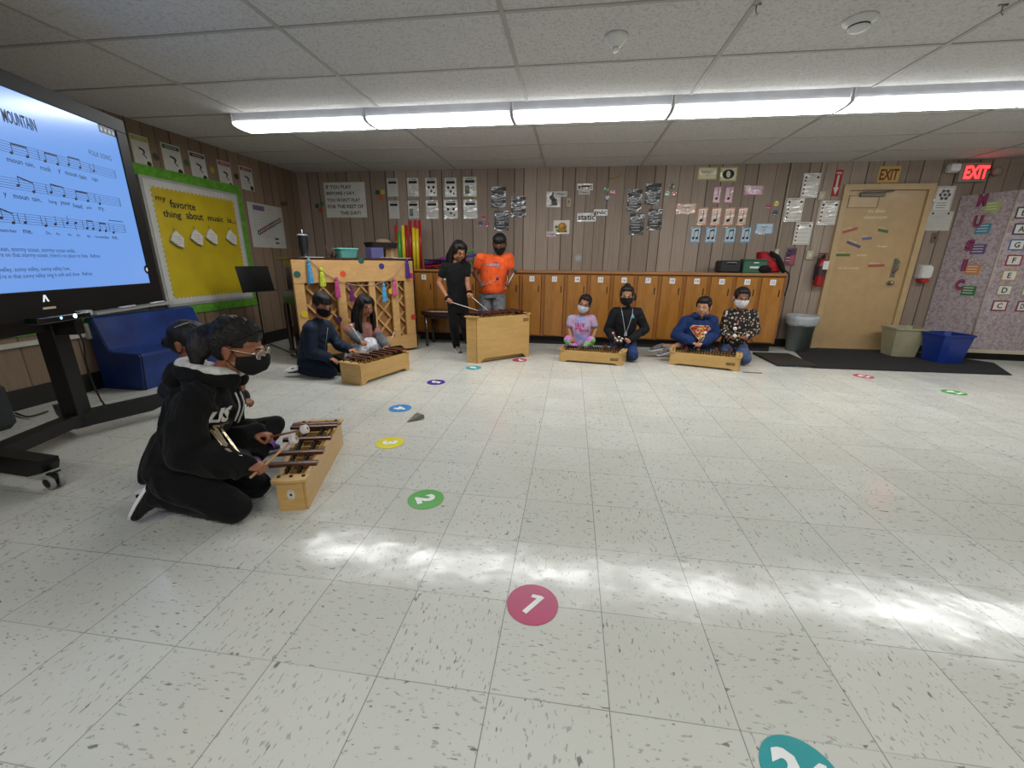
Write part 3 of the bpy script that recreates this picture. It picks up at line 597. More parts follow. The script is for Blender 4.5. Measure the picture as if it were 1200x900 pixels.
# dots, in threes
def dot(px, py, h, lab, wall='b', r=.032):
    if wall == 'b': c = at_y(px, py); F = FB(c.x, c.z)
    else: c = at_x(px, py, WX0); F = FL(c.y, c.z)
    mb = MB(); mb.disc((0, 0), r, glossy(h), F, 0, t=.003); mb.build('paper_dot', None, lab, 'dot', 'coloured paper dots on the walls')
for px, py, h, l in ((442.5, 225.5, '23402c', 'dark green paper dot right of the rule sign'), (448.5, 225, 'c0a83a', 'yellow paper dot right of the rule sign'), (446.3, 231.5, 'b8502a', 'orange paper dot right of the rule sign'),
                     (371.7, 241.5, '24472f', 'dark green paper dot left of the rule sign'), (377, 238.8, '3a6a38', 'lighter green paper dot touching the left edge of the rule sign'), (376, 246.5, '9a3f26', 'rusty orange paper dot left of the rule sign'),
                     (567, 255, '9c2436', 'top red paper dot of the three beside the black posters over the orange shirt'), (563.3, 262, '27314e', 'navy paper dot beside the girl in black'), (570.5, 262.5, 'a02a48', 'lower right crimson paper dot of the three over the orange shirt'),
                     (711, 222, '3d7a38', 'green paper dot right of the horse card'), (718, 225.3, 'a02c50', 'crimson paper dot right of the horse card'), (711.4, 232.4, '232c48', 'navy paper dot right of the horse card'),
                     (787.5, 218.3, '23453a', 'dark green paper dot left of the orange note cards'), (782, 227.5, '4a9068', 'light green paper dot left of the orange note cards'), (790, 227.5, 'a8483c', 'red paper dot left of the orange note cards'),
                     (900.6, 242, '8c2430', 'red paper dot beside the thin vertical pipe'), (909.7, 238.6, 'b8a83c', 'yellow paper dot beside the thin vertical pipe'), (908.2, 249.7, '1f2a48', 'navy paper dot beside the thin vertical pipe')): dot(px, py, h, l)
# note value cards
z63 = lambda a, b, c_, d: (770+a/6.316, 180+b/6.316, 770+c_/6.316, 180+d/6.316)
def bordered(bb_, border, inner, e=0.0):
    x, z, w, h = bbox_back(*bb_); s = Sheet(FB(x, z, e), w, h, glossy(border)); s.rect(.07, .08, .93, .92, glossy(inner), .0005); return s
s = bordered(z63(293, 100, 452, 195), 'b7a860', 'cfc9a8'); s.text('Fundamental', .5, .62, s.h*.16, blueink, .68).text('4', .5, .32, s.h*.16, blueink); s.done('note_card', 'wide yellow edged card with a blue word at the top of the back wall', 'card', 'note value cards')
s = bordered(z63(455, 98, 600, 208), 'a8a85c', 'd0ccae'); s.mb.disc((0, 0), 1, bk, s.F @ Matrix.Diagonal((s.w*.34, s.h*.33, 1, 1)), s.z+.0012, 32); s.mb.disc((0, 0), 1, glossy('d0ccae'), s.F @ Matrix.Rotation(.15, 4, 'Z') @ Matrix.Diagonal((s.w*.12, s.h*.24, 1, 1)), s.z+.002, 32); s.done('note_card', 'yellow edged card showing a large black whole note', 'card', 'note value cards')
for i, bb_ in enumerate(((407, 240, 480, 370), (493, 240, 572, 370))):
    s = bordered(z63(*bb_), 'b4647c', 'c9a8b2'); s.rect(.58, .3, .64, .85, bk); s.mb.disc((0, 0), 1, bk, s.F @ Matrix.Translation((s.w*-.02, -s.h*.22, 0)) @ Matrix.Rotation(.4, 4, 'Z') @ Matrix.Diagonal((s.w*.18, s.h*.07, 1, 1)), s.z+.0012, 20); s.done('note_card', ('left', 'right')[i]+' of the two tall pink edged half note cards', 'card', 'note value cards')
s = bordered(z63(635, 233, 792, 310), 'b0607c', 'c8a9b6'); s.text('Half', .5, .66, s.h*.2, blueink, .3).text('2', .5, .34, s.h*.2, blueink); s.done('note_card', 'wide pink edged card reading Half', 'card', 'note value cards')
s = bordered(z63(135, 370, 291, 450), 'c07a58', 'cfb8a8'); s.text('1', .5, .4, s.h*.2, blueink).text('Quarter', .5, .68, s.h*.2, blueink, .4); s.done('note_card', 'wide orange edged card left of the four orange note cards', 'card', 'note value cards')
O_ = ('first', 'second', 'third', 'fourth')
for i, bb_ in enumerate(((290, 398, 378, 532), (390, 398, 480, 532), (487, 398, 580, 532), (585, 398, 674, 532))):
    s = bordered(z63(*bb_), 'c07450', 'd2bcae'); s.rect(.56, .3, .62, .85, bk); s.mb.disc((0, 0), 1, bk, s.F @ Matrix.Translation((-s.w*.06, -s.h*.22, 0)) @ Matrix.Rotation(.5, 4, 'Z') @ Matrix.Diagonal((s.w*.2, s.h*.08, 1, 1)), s.z+.0012, 20); s.done('note_card', O_[i]+' from the left of the four orange edged quarter note cards', 'card', 'note value cards')
for i, bb_ in enumerate(((240, 545, 327, 660), (350, 545, 447, 660), (490, 545, 590, 660), (610, 545, 702, 660))):
    s = bordered(z63(*bb_), '4c8cae', 'aebfca')
    for k in (0, .38): s.rect(.36+k, .3, .41+k, .78, bk); s.mb.disc((0, 0), 1, bk, s.F @ Matrix.Translation((s.w*(-.2+k), -s.h*.2, 0)) @ Matrix.Rotation(.5, 4, 'Z') @ Matrix.Diagonal((s.w*.13, s.h*.08, 1, 1)), s.z+.0012, 20)
    s.poly([(.36, .82), (.79, .88), (.79, .78), (.36, .72)], bk); s.done('note_card', O_[i]+' from the left of the four blue edged paired eighth note cards', 'card', 'note value cards')
s = bordered(z63(718, 515, 868, 597), '5a8fb0', 'b3c2cc'); s.text('Eighth', .5, .66, s.h*.18, blueink, .35).text('1/2', .5, .38, s.h*.18, blueink, .14); s.done('note_card', 'wide blue edged card right of the four blue note cards', 'card', 'note value cards')
# instruction sheets by the door
z34 = lambda a, b, c_, d: (890+a/3.461, 180+b/3.461, 890+c_/3.461, 180+d/3.461)
for i, (bb_, w_) in enumerate((((160, 80, 249, 181), 'topmost of the four, right of the thin pipe'), ((93, 181, 182, 277), 'leftmost of the four, on the thin pipe'), ((228, 192, 324, 291), 'rightmost of the four, beside the door frame'), ((129, 278, 216, 370), 'lowest of the four, above the fire extinguisher'))):
    x, z, w, h = bbox_back(*z34(*bb_)); s = Sheet(FB(x, z, .014), w, h, glossy('cdc9c0')); s.rect(.05, .04, .95, .96, matte('5f5a54'), .0002); s.rect(.065, .052, .935, .948, glossy('d2cfc8'), .0006)
    s.text('CLASSROOM', .5, .92, h*.045, bk, .5); s.disc(.16, .83, w*.07, matte('5b2a22')).disc(.84, .83, w*.07, matte('5b2a22')).lines(.3, .7, .82, .86, 2, gy)
    for k in range(4): s.rect(.1, .66-.17*k, .2, .73-.17*k, matte('6a2c24')).lines(.26, .88, .66-.17*k, .72-.17*k, 2, gy)
    s.done('instruction_sheet', 'white printed instruction sheet with red bullets, '+w_, 'poster', 'instruction sheets left of the door')
x, z, w, h = bbox_back(*z34(95, 382, 154, 457)); s = Sheet(FB(x, z), w, h, glossy('6a3a48')); s.rect(.12, .5, .88, .94, matte('46344c')).rect(.5, .1, .9, .6, matte('a0485a'), .001).lines(.15, .6, .3, .8, 4, wh, .03); s.done('small_flyer', 'small dark red and purple flyer above the grey trash can', 'flyer')
# conduits and boxes
cdt = paint('b5ad98', .5)
def pipe(pts, lab, boxes=()):
    r = empty('conduit', pts[0], lab, 'conduit'); mb = MB(); mb.tube(pts, .009, cdt, 8); mb.build('pipe', r)
    for p, w, h in boxes:
        mb = MB(); F = FB(p[0], p[2]); mb.box((0, 0, .013), (w, h, .026), cdt, F, bev=.004); mb.box((0, 0, .027), (w*.35, h*.4, .004), paint('cfc9b4'), F); mb.build('switch_box', r)
a, b = at_y(890+128/3.461, 180+40/3.461), at_y(890+68/3.461, 180+395/3.461); x = (a.x+b.x)/2; x = b.x
pipe([(x, WY-.01, CZ), (x, WY-.01, b.z)], 'thin cream vertical pipe on the wall above the right end of the lockers', [((x, 0, b.z-.02), .05, .09)])
a, b, c = at_y(890+247/3.461, 180+172/3.461), at_y(890+200/3.461, 180+412/3.461), 0
pipe([(b.x, WY-.01, CZ), (b.x, WY-.01, b.z)], 'cream vertical pipe with two boxes left of the door', [((b.x, 0, a.z), .075, .10), ((b.x, 0, b.z), .075, .11)])
# fire arrow sign, EXIT signs
x, z, w, h = bbox_back(*z34(288, 66, 341, 174)); s = Sheet(FB(x, z), w, h, matte('a3222a')); s.text('FIRE', .5, .88, h*.09, wh, .7, bold=.02).poly([(.36, .8), (.64, .8), (.64, .34), (.88, .34), (.5, .05), (.12, .34), (.36, .34)], wh); s.done('fire_arrow_sign', 'red sign with white downward arrow reading FIRE beside the door top', 'sign')
x, z, w, h = bbox_back(*z34(472, 50, 578, 120)); s = Sheet(FB(x, z), w, h, matte('b59a5c')); s.rect(.04, .06, .96, .94, matte('c4a765'), .0003).text('EXIT', .5, .5, h*.66, matte('7c3414'), .84, bold=.03); s.done('exit_sign', 'tan paper exit sign with dark brown letters above the door', 'sign')
x, z, w, h = bbox_back(*z34(788, 42, 918, 118)); w = .30; h = .2
r = empty('lit_exit_sign', (x, WY, z), 'glowing red electric exit sign with two white emergency lamps right of the door', 'sign'); F = FB(x, z)
mb = MB(); mb.box((0, 0, .03), (w, h, .06), paint('9a8f84', .4), F, bev=.008); mb.build('sign_body', r)
mb = MB(); mb.text('EXIT', (.02, 0), h*.7, paint('ff2a2c', emit=3.2), F, w*.82, .062, bold=.035); mb.build('lettering', r)
mb = MB(); mb.rect(-w*.40, -h*.42, w*.47, h*.42, paint('a06a62', .4), F, .0605); mb.build('face_plate', r)
c = at_y(890+774/3.461, 180+63/3.461); mb = MB(); mb.box((c.x-x-.01, c.z-z, .05), (.13, .1, .08), paint('c2c2be', .4), F, bev=.02); mb.box((c.x-x-.01, c.z-z, .092), (.095, .07, .006), paint('e2e4e6', .2), F); mb.build('lamp_head', r)
mb = MB(); mb.lathe([(.03, 0), (.045, .02), (.047, .06), (.035, .07)], paint('8a8178', .4), F @ Matrix.Translation((w/2+.07, -.0, .03))); mb.box((w/2+.02, 0, .03), (.06, .03, .03), paint('7d746b'), F); mb.build('lamp_head', r)
x, z, w, h = bbox_back(*z34(693, 132, 799, 236)); s = Sheet(FB(x, z), w, h, glossy('bdbbb5')); s.rect(.05, .04, .95, .96, matte('4a4a4c'), .0002).rect(.065, .05, .935, .95, glossy('c9c7c1'), .0006)
s.disc(.5, .66, w*.24, matte('4c4d55')).disc(.5, .66, w*.19, matte('c0beb8'), .002)
for k in range(6): s.disc(.5+.24*math.cos(k*pi/3), .66+.17*math.sin(k*pi/3), w*.08, matte('4c4d55'), .0022)
s.disc(.5, .66, w*.08, matte('4c4d55'), .003).lines(.2, .8, .15, .34, 3, bk, .02); s.done('notice', 'white notice with a dark round emblem right of the door', 'notice')
x, z, w, h = bbox_back(*z34(662, 235, 789, 313)); s = Sheet(FB(x, z), w, h, matte('b9b7b0')); s.disc(.2, .9, .012, bk).disc(.8, .9, .012, bk).lines(.12, .9, .2, .75, 7, gy, .008); s.done('notice', 'blank looking white sheet pinned under the emblem notice', 'notice')
x, z, w, h = bbox_back(*z34(691, 321, 727, 362)); mb = MB(); F = FB(x, z); mb.box((0, 0, .004), (.075, .115, .008), paint('7a6f5e', .3, .5), F, bev=.002); mb.box((0, 0, .012), (.012, .028, .014), paint('4a4238'), F); mb.build('light_switch', None, 'bronze light switch plate below the pinned white sheet', 'switch')
# soap dispenser
x, z, w, h = bbox_back(*z34(615, 446, 693, 527)); r = empty('soap_dispenser', (x, WY, z), 'white wall hand sanitizer dispenser with a red base right of the door', 'dispenser'); F = FB(x, z)
mb = MB(); mb.rings([[(a, b, zz) for a, b in _oct(.065*k, .085*k, .02)] for k, zz in ((1, 0), (1, .07), (.85, .1))], paint('cbc9c6', .3), F @ Matrix.Translation((0, .02, 0))); mb.build('cover', r)
mb = MB(); mb.rings([[(a, b, zz) for a, b in _oct(.045*k, .022*k, .01)] for k, zz in ((1, 0), (1, .09), (.8, .1))], paint('b5232b', .3), F @ Matrix.Translation((0.01, -.085, 0))); mb.build('push_bar', r)
# fire extinguisher
c = at_y(890+225/3.461, 180+510/3.461); c2 = at_y(890+252/3.461, 180+400/3.461); x = (c.x+c2.x)/2; zb, zt = at_y(953, 335).z, c2.z
r = empty('fire_extinguisher', (x, WY-.08, zb), 'red fire extinguisher with black hose hung left of the door', 'fire extinguisher'); T = Matrix.Translation((x, WY-.08, zb)); H_ = zt-zb
mb = MB(); mb.lathe([(.045, 0), (.051, .01), (.053, .02), (.053, H_*.66), (.04, H_*.77), (.02, H_*.82)], paint('9c1b20', .3), T); mb.build('cylinder', r)
mb = MB(); mb.lathe([(.0545, H_*.30), (.0545, H_*.6)], paint('3d2a2a', .4), T, cap=False); mb.build('label_band', r)
mb = MB(); mb.quad([T @ V((-.02, -.063, H_*.5)), T @ V((.045, -.063, H_*.5)), T @ V((.045, -.064, H_*.74)), T @ V((-.02, -.064, H_*.74))], wh); mb.build('tag', r)
mb = MB(); mb.lathe([(.018, H_*.8), (.02, H_*.88), (.012, H_*.93)], dark, T); mb.box((x-.02, WY-.1, zb+H_*.95), (.1, .02, .018), paint('5a1a1c', .4)); mb.box((x-.025, WY-.1, zb+H_*.89), (.09, .02, .012), dark); mb.build('valve', r)
mb = MB(); mb.tube([T @ V(p) for p in ((-.01, -.02, H_*.86), (-.06, -.03, H_*.82), (-.085, -.03, H_*.6), (-.08, -.03, H_*.35), (-.075, -.03, H_*.2))], .011, dark); mb.build('hose', r)
# stickers on the door
F = frame((0, WY-.0155, 0), (1, 0, 0), (0, 0, 1))
def dpt(a, b): p = at_y(940+a/3.75, 190+b/3.75, WY-.015); return p.x, p.z
lt_ = matte('d8cba4'); mb = MB(); c1, c2 = dpt(328, 215), dpt(322, 241); mb.text('in this', c1, .035, lt_, F, .19, bold=.02); mb.text('classroom', c2, .04, lt_, F, .26, bold=.02); mb.build('door_lettering', None, 'cream vinyl words in this classroom near the top of the door', 'lettering')
for a, b, w, rt, h, t, cn in ((210, 300, .17, .3, 'a8564c', 'We sing', 'dusty red slanted'), (355, 302, .12, -.2, '4e6a3c', 'We play', 'olive green slanted'), (285, 336, .11, .1, '6a6690', 'We listen', 'lilac'), (226, 362, .18, -.35, '5f4a6e', 'We create', 'purple slanted'), (175, 408, .19, 0, '4d6b34', 'We move', 'long green'), (325, 455, .19, .05, 'a3504c', 'We have fun', 'lower rose red')):
    c = dpt(a, b); mb = MB(); T = F @ Matrix.Translation((c[0], c[1], 0)) @ Matrix.Rotation(rt, 4, 'Z'); mb.box((0, 0, .001), (w, .032, .001), matte(h), T); mb.text(t, (-.03, .03), .02, lt_, T, w*.6, .0016, bold=.02); mb.build('vinyl_strip', None, cn+' vinyl strip with cream words stuck on the door', 'sticker', 'vinyl strips on the door')
for a, b, t, w in ((352, 370, 'laugh', .11), (262, 408, 'we learn', .12), (203, 466, 'we are a family', .24)):
    c = dpt(a, b); mb = MB(); mb.text(t, c, .028, lt_, F, w, .001, bold=.02); mb.build('door_words', None, 'cream vinyl words %s on the door' % t, 'lettering', 'loose cream words on the door')
# ---- slanted side partition with the MUSIC letters, and the note letter partition
pap = NT('flower_paper'); vv = pap.co(); x_ = pap.n('TexVoronoi'); x_.feature = 'F1'; x_.inputs['Scale'].default_value = 11; pap.l(vv, x_.inputs['Vector'])
rg = pap.math('FRACT', pap.math('MULTIPLY', x_.outputs['Distance'], 5.5)); cc = pap.mix(pap.ramp(rg, [(.0, (0, 0, 0, 1)), (.35, (1, 1, 1, 1)), (.6, (0, 0, 0, 1))]), lin('99898a'), lin('a9a6aa'))
cc = pap.mix(pap.ramp(pap.noise(vv, 30, 3), [(.45, (0, 0, 0, 1)), (.62, (.6, .6, .6, 1))]), cc, lin('7a6068')); pap.l(cc, pap.b.inputs['Base Color']); pap.set(Roughness=.6); papm = pap.m
Q0 = V((4.56, 6.045, 0)); Q1 = V((4.78, 5.62, 0)); Q2 = V((6.1, 5.56, 0))
zt = 1.89; zb = .13
cab = empty('paper_covered_cabinet', (5.2, 5.8, 0), 'tall cabinet covered in pale flowered paper standing right of the door', 'cabinet')
mb = MB(); n = [Q0, Q1, Q2, V((6.1, 6.045, 0))]; mb.rings([[p+V((0, 0, z)) for p in n] for z in (zb, zt)], papm); mb.build('papered_body', cab)
mb = MB(); n2 = [Q0+V((.02, 0, 0)), Q1+V((.03, .05, 0)), Q2+V((0, .05, 0)), V((6.1, 6.04, 0))]; mb.rings([[p+V((0, 0, z)) for p in n2] for z in (0, .09)], dark); mb.build('plinth', cab)
mb = MB(); n3 = [Q0+V((-.004, 0, 0)), Q1+V((-.01, -.015, 0)), Q2+V((0, -.015, 0)), V((6.1, 6.045, 0))]; mb.rings([[p+V((0, 0, z)) for p in n3] for z in (.09, zb)], paint('b5ad98', .5)); mb.build('base_rail', cab)
e = (Q1-Q0).normalized(); mb = MB(); mb.tube([Q1+V((-.002, -.002, zb)), Q1+V((-.002, -.002, zt))], .008, paint('a89b8c'), 6); mb.build('corner_trim', cab)
FM = frame(Q0, (Q1-Q0), (0, 0, 1)); LM = (Q1-Q0).length; FN = frame(Q1, (Q2-Q1), (0, 0, 1))
def hitp(px, py, F):
    n = F.to_3x3() @ V((0, 0, 1)); o = F.translation-V((0, 0, CAM_H)); d = sight(px, py); t = o.dot(n)/d.dot(n); p = V((d.x*t, d.y*t, CAM_H+d.z*t)); q = F.inverted() @ p; return q.x, q.y
for ch, (a, b), (a2, b2), h, t in (('M', (912, 188), (945, 215), '9aa860', ''), ('U', (893, 275), (906, 305), '3f7f96', ''), ('S', (860, 372), (888, 388), '5b4a78', ''), ('I', (838, 452), (865, 470), 'b9763a', ''), ('C', (818, 532), (848, 556), '2f6a40', '')):
    u, v = hitp(890+a/3.461, 180+b/3.461, FM); u = min(max(u, .1), LM-.14); z0 = .006
    mb = MB(); T = FM @ Matrix.Translation((u, v, .003)); mb.text(ch, (-.012, 0), .135, matte('5a1c3c'), T, .085 if ch != 'I' else .045, .004, bold=.08); mb.text(ch, (-.012, 0), .13, matte('8c3460'), T, .08 if ch != 'I' else .03, .006, bold=.02); mb.build('wall_letter', None, 'large plum cut out letter %s on the flowered paper' % ch, 'letter', 'cut out letters spelling a word down the cabinet side')
    u2, v2 = hitp(890+a2/3.461, 180+b2/3.461, FM); u2 = min(u2, LM-.085); mb = MB(); T = FM @ Matrix.Translation((max(u2, u+.05), v2, .002)); mb.box((0, 0, .001), (.13, .11, .002), matte(h), T, bev=.0)
    for k in range(3): mb.rect(-.05, .03-.03*k, .04, .038-.03*k, matte('c8c4bc'), T, .0028)
    mb.build('word_tag', None, {'9aa860': 'pale green', '3f7f96': 'teal blue', '5b4a78': 'purple', 'b9763a': 'orange', '2f6a40': 'dark green'}[h]+' rectangular paper tag beside the letter '+ch, 'card', 'paper tags beside the cut out letters')
nl = [((1040, 1073), 240, 'B', '3a3e4c'), ((1042, 1073), 306, 'A', '2f3a52'), ((1022, 1066), 370, 'G', '3f6a94'), ((1003, 1060), 433, 'F', '8c2a3c'), ((985, 1040), 494, 'E', 'a58a64'), ((966, 1020), 554, 'D', '8a8a6a'), ((946, 1000), 617, 'C', '7a2c40')]
nm = {'B': 'TI', 'A': 'LA', 'G': 'SOL', 'F': 'FA', 'E': 'MI', 'D': 'RE', 'C': 'DO'}
for i, ((a, b), y, ch, h) in enumerate(nl):
    u, v = hitp(890+(a+b)/2/3.461 if i > 1 else 890+1062/3.461+3*(1-i), 180+y/3.461, FN)
    for k, (du, t) in enumerate(((0, ch), (.24, nm[ch]))):
        if u+du > 1.2: continue
        mb = MB(); T = FN @ Matrix.Translation((u+du, v, .001)); mb.box((0, 0, .001), (.15, .12, .002), matte(h), T); mb.rect(-.06, -.045, .06, .045, matte('c9c5bc'), T, .0028); mb.text(t, (0, 0), .06, bk, T, None if len(t) == 1 else .075, .004, bold=.02)
        mb.build('letter_card', None, ('framed card with the single letter %s on the flowered paper' % t) if k == 0 else ('framed card with the syllable %s at the right picture edge' % t), 'card', 'framed note letter cards')
# ================================================================ left wall
gb = fabric('5f9a30', '4c8226', .8, 20)
bb0, bb1 = at_x(163, 208, WX0), at_x(288, 348, WX0)
BY0, BY1, BZ0, BZ1 = 3.677, 4.80, .64, 1.80
def scallop_strip(y0, y1, z0, z1, name_edge):
    pass
brd = empty('bulletin_board', (WX0, (BY0+BY1)/2, BZ0), 'yellow bulletin board with white scalloped border and handwritten heading', 'bulletin board')
F = FL((BY0+BY1)/2, (BZ0+BZ1)/2); W_, H_ = BY1-BY0, BZ1-BZ0
mb = MB(); mb.box((0, 0, .008), (W_+.05, H_+.05, .016), paint('9a9c98', .4), F); mb.build('backing', brd)
mb = MB(); mb.box((0, 0, .018), (W_, H_, .005), matte('b9b8b2'), F); mb.build('white_border', brd)
yl = NT('yellow_paper'); f = yl.noise(yl.co(), 2.5, 3); yl.l(yl.ramp(f, [(.35, lin('a89207')), (.65, lin('b9a310'))]), yl.b.inputs['Base Color']); yl.set(Roughness=.6); yl.bump(f, .5, .02)
mb = MB(); pts = []; n_ = 26
def sc(L, n): return [(i+.0)/n*L-L/2 for i in range(n)]
w2, h2 = W_-.10, H_-.10
for x in sc(w2, 22): pts += [(x, -h2/2), (x+w2/44, -h2/2+.022)]
for y in sc(h2, 23): pts += [(w2/2, y), (w2/2-.022, y+h2/46)]
for x in sc(w2, 22): pts += [(-x, h2/2), (-x-w2/44, h2/2-.022)]
for y in sc(h2, 23): pts += [(-w2/2, -y), (-w2/2+.022, -y-h2/46)]
mb.prism(pts, .002, yl.m, F, .0208); mb.build('yellow_paper', brd)
def bpt(px, py): p = at_x(px, py, WX0+.024); return (p.y-(BY0+BY1)/2, p.z-(BZ0+BZ1)/2)
def bz(a, b): return bpt(130+a/3.6, 130+b/3.6)
for t, a, b, a1, h in (('my', (188, 372), None, (232, 376), .05), ('favorite', (248, 393), None, (355, 403), .075), ('thing', (220, 436), None, (296, 444), .085), ('about', (316, 440), None, (388, 447), .075), ('music', (408, 452), None, (472, 458), .055), ('is...', (490, 460), None, (528, 466), .055)):
    p0, p1 = bz(*a), bz(*a1); c = ((p0[0]+p1[0])/2, (p0[1]+p1[1])/2); mb = MB(); mb.text(t, c, h, bk, F, (p1[0]-p0[0]), .0245, bold=.02); mb.build('heading_word', brd)
gs = empty('green_border_strip', (WX0, 4.2, .58), 'bright green crinkled paper border around the yellow board', 'border')
for (y0, y1, z0, z1) in ((3.35, BY1+.10, BZ1+.02, BZ1+.12), (BY1+.03, BY1+.10, BZ0-.02, BZ1+.02), (2.2, BY1+.10, BZ0-.115, BZ0-.03)):
    mb = MB(); mb.box((0, 0, .006), (y1-y0, z1-z0, .012), gb, FL((y0+y1)/2, (z0+z1)/2)); mb.build('strip', gs)
for i, ((a, b), (a1, b1)) in enumerate((((240, 507), (303, 582)), ((320, 500), (388, 572)), ((393, 498), (442, 568)), ((474, 503), (527, 570)))):
    p0, p1 = bz(a, b), bz(a1, b1); cx_, cz_ = (p0[0]+p1[0])/2, (p0[1]+p1[1])/2; r = empty('note_booklet', F @ V((cx_, cz_, .03)), 'white folded paper cube hanging on the yellow board, %s from the left' % O_[i], 'paper', 'white paper cubes on the yellow board')
    s_ = .075; dmd = [(0, s_*1.25), (s_, s_*.35), (s_*.75, -s_*1.05), (-s_*.15, -s_*.75), (-s_, -s_*.1), (-s_*.6, s_*.7)]
    mb = MB(); mb.rings([[(cx_+x*k, cz_+y*k, z) for x, y in dmd] for k, z in ((.8, .026), (1, .04), (.92, .055))], matte('c4c2bb'), F); mb.build('paper_fold', r)
    mb = MB()
    for k in range(4): mb.rect(cx_-.04, cz_+.03-.022*k, cx_+.035, cz_+.034-.022*k, gy, F, .0556)
    mb.build('handwriting', r)
    mb = MB(); mb.tube([F @ V((cx_, cz_+s_*1.2, .04)), F @ V((cx_, cz_+s_*1.6, .028))], .002, bk, 5); mb.build('pin', r)
def lpt(a, b): return at_x(130+a/3.6, 130+b/3.6, WX0)
for i, ((a, b), (a1, b1), h, hh, t, w_) in enumerate((((72, 90), (180, 243), 'b5b58a', '9a9a3c', 'RECORDER', 'olive headed, partly beside the display'), ((203, 128), (313, 277), 'b0b0a8', '3a5a34', 'GUITAR', 'dark green headed'), ((322, 165), (414, 300), 'b0b0a8', '4a2436', 'VIOLIN', 'plum headed'), ((443, 203), (519, 329), 'b4b2ac', '96303c', 'DRUM', 'crimson headed, fourth from the left'), ((535, 227), (607, 341), 'b4b2ac', '8c2a34', 'MARACAS', 'crimson headed, rightmost'))):
    p0, p1 = lpt(a, b), lpt(a1, b1); s = Sheet(FL((p0.y+p1.y)/2, (p0.z+p1.z)/2), abs(p1.y-p0.y)*.97, p0.z-p1.z, matte(h)); s.rect(.04, .03, .96, .97, matte('bdbbb4'), .0003).rect(.06, .82, .94, .95, matte(hh)).text(t, .5, .885, s.h*.06, matte(h), .6, bold=.02)
    s.lines(.12, .88, .66, .78, 3, gy, .008).poly([(.35, .62), (.62, .58), (.7, .5), (.62, .4), (.55, .52), (.38, .55)], bk).poly([(.55, .45), (.75, .3), (.72, .27), (.5, .42)], bk).disc(.8, .12, s.w*.13, bk).lines(.1, .6, .1, .34, 5, gy, .008); s.done('instrument_poster', 'white instrument poster above the yellow board, '+w_, 'poster', 'instrument posters along the left wall')
for px, py, h, l in ((130+188/3.6, 130+194/3.6, '3a4034', 'dark grey green paper dot beside the olive headed poster'), (130+318/3.6, 130+219/3.6, '3c5c2a', 'green paper dot between the green and plum headed posters'), (130+426/3.6, 130+249/3.6, 'a08a2c', 'mustard paper dot between the plum headed and the fourth poster'), (130+529/3.6, 130+277/3.6, '3a2428', 'dark maroon paper dot left of the rightmost instrument poster'), (331.2, 239, '4a2028', 'dark red paper dot at the top right corner of the growing note chart'), (335, 238.7, '5c2228', 'brighter red paper dot beside the corner of the chart')): dot(px, py, h, l, 'l')
p0, p1 = at_x(288.5, 235.5, WX0), at_x(336, 291.5, WX0); s = Sheet(FL((p0.y+p1.y)/2, (p0.z+p1.z)/2), p1.y-p0.y, (p0.z-p1.z)*.99, matte('b4b2ac')); s.rect(.14, .84, .46, .95, matte('6a5478')).lines(.12, .9, .25, .78, 9, gy, .004)
for k, h in enumerate(('3a3a44', '6a5a4c', '5a5048', '9c4030', 'a03a34', '33506a', '2f4a6c', '6a5058', '7a4a50', '8a5054', '6a6058')): s.disc(.22+k*.068, .34+k*.035, .032, matte(h)).disc(.22+k*.068, .34+k*.035, .014, matte('b4b2ac'), .002)
s.rect(.66, .2, .78, .24, bk).rect(.66, .1, .78, .14, matte('6a2228')); s.done('growth_chart', 'large white chart with a rising line of coloured rings on the left wall', 'chart')
# gray ledge, outlets, raceway
rw = paint('a3a49c', .4); mb = MB(); mb.box((WX0+.035, 3.05, .663), (.07, 1.25, .03), rw); mb.build('board_ledge', None, 'grey metal chalk ledge on the left wall behind the blue couch', 'ledge')
a = at_x(60, 398, WX0); b = at_x(98, 388, WX0)
mb = MB(); mb.box((WX0+.012, (2.2+b.y)/2, a.z), (.024, b.y-2.2, .035), paint('b5b2a6', .5)); mb.build('raceway', None, 'cream surface cable channel on the left wall behind the display cart', 'raceway')
r = empty('outlet', (WX0, b.y+.03, b.z), 'white wall outlet box with a black cord plugged in, beside the blue couch', 'outlet'); mb = MB(); F = FL(b.y+.035, b.z); mb.box((0, 0, .025), (.085, .13, .05), paint('bdbbb2', .4), F, bev=.005); mb.build('outlet_box', r)
mb = MB(); 
for dx in (-.014, .014): mb.box((dx, .0, .0505), (.011, .026, .003), dark, F)
mb.build('sockets', r)
c = at_x(262, 374, WX0); mb = MB(); mb.box((0, 0, .004), (.07, .11, .008), paint('b5b09c', .4), FL(c.y, c.z), bev=.002); mb.box((0, 0, .009), (.03, .07, .003), paint('9c9784'), FL(c.y, c.z)); mb.build('outlet', None, 'cream outlet plate on the left wall under the right part of the green border', 'outlet')
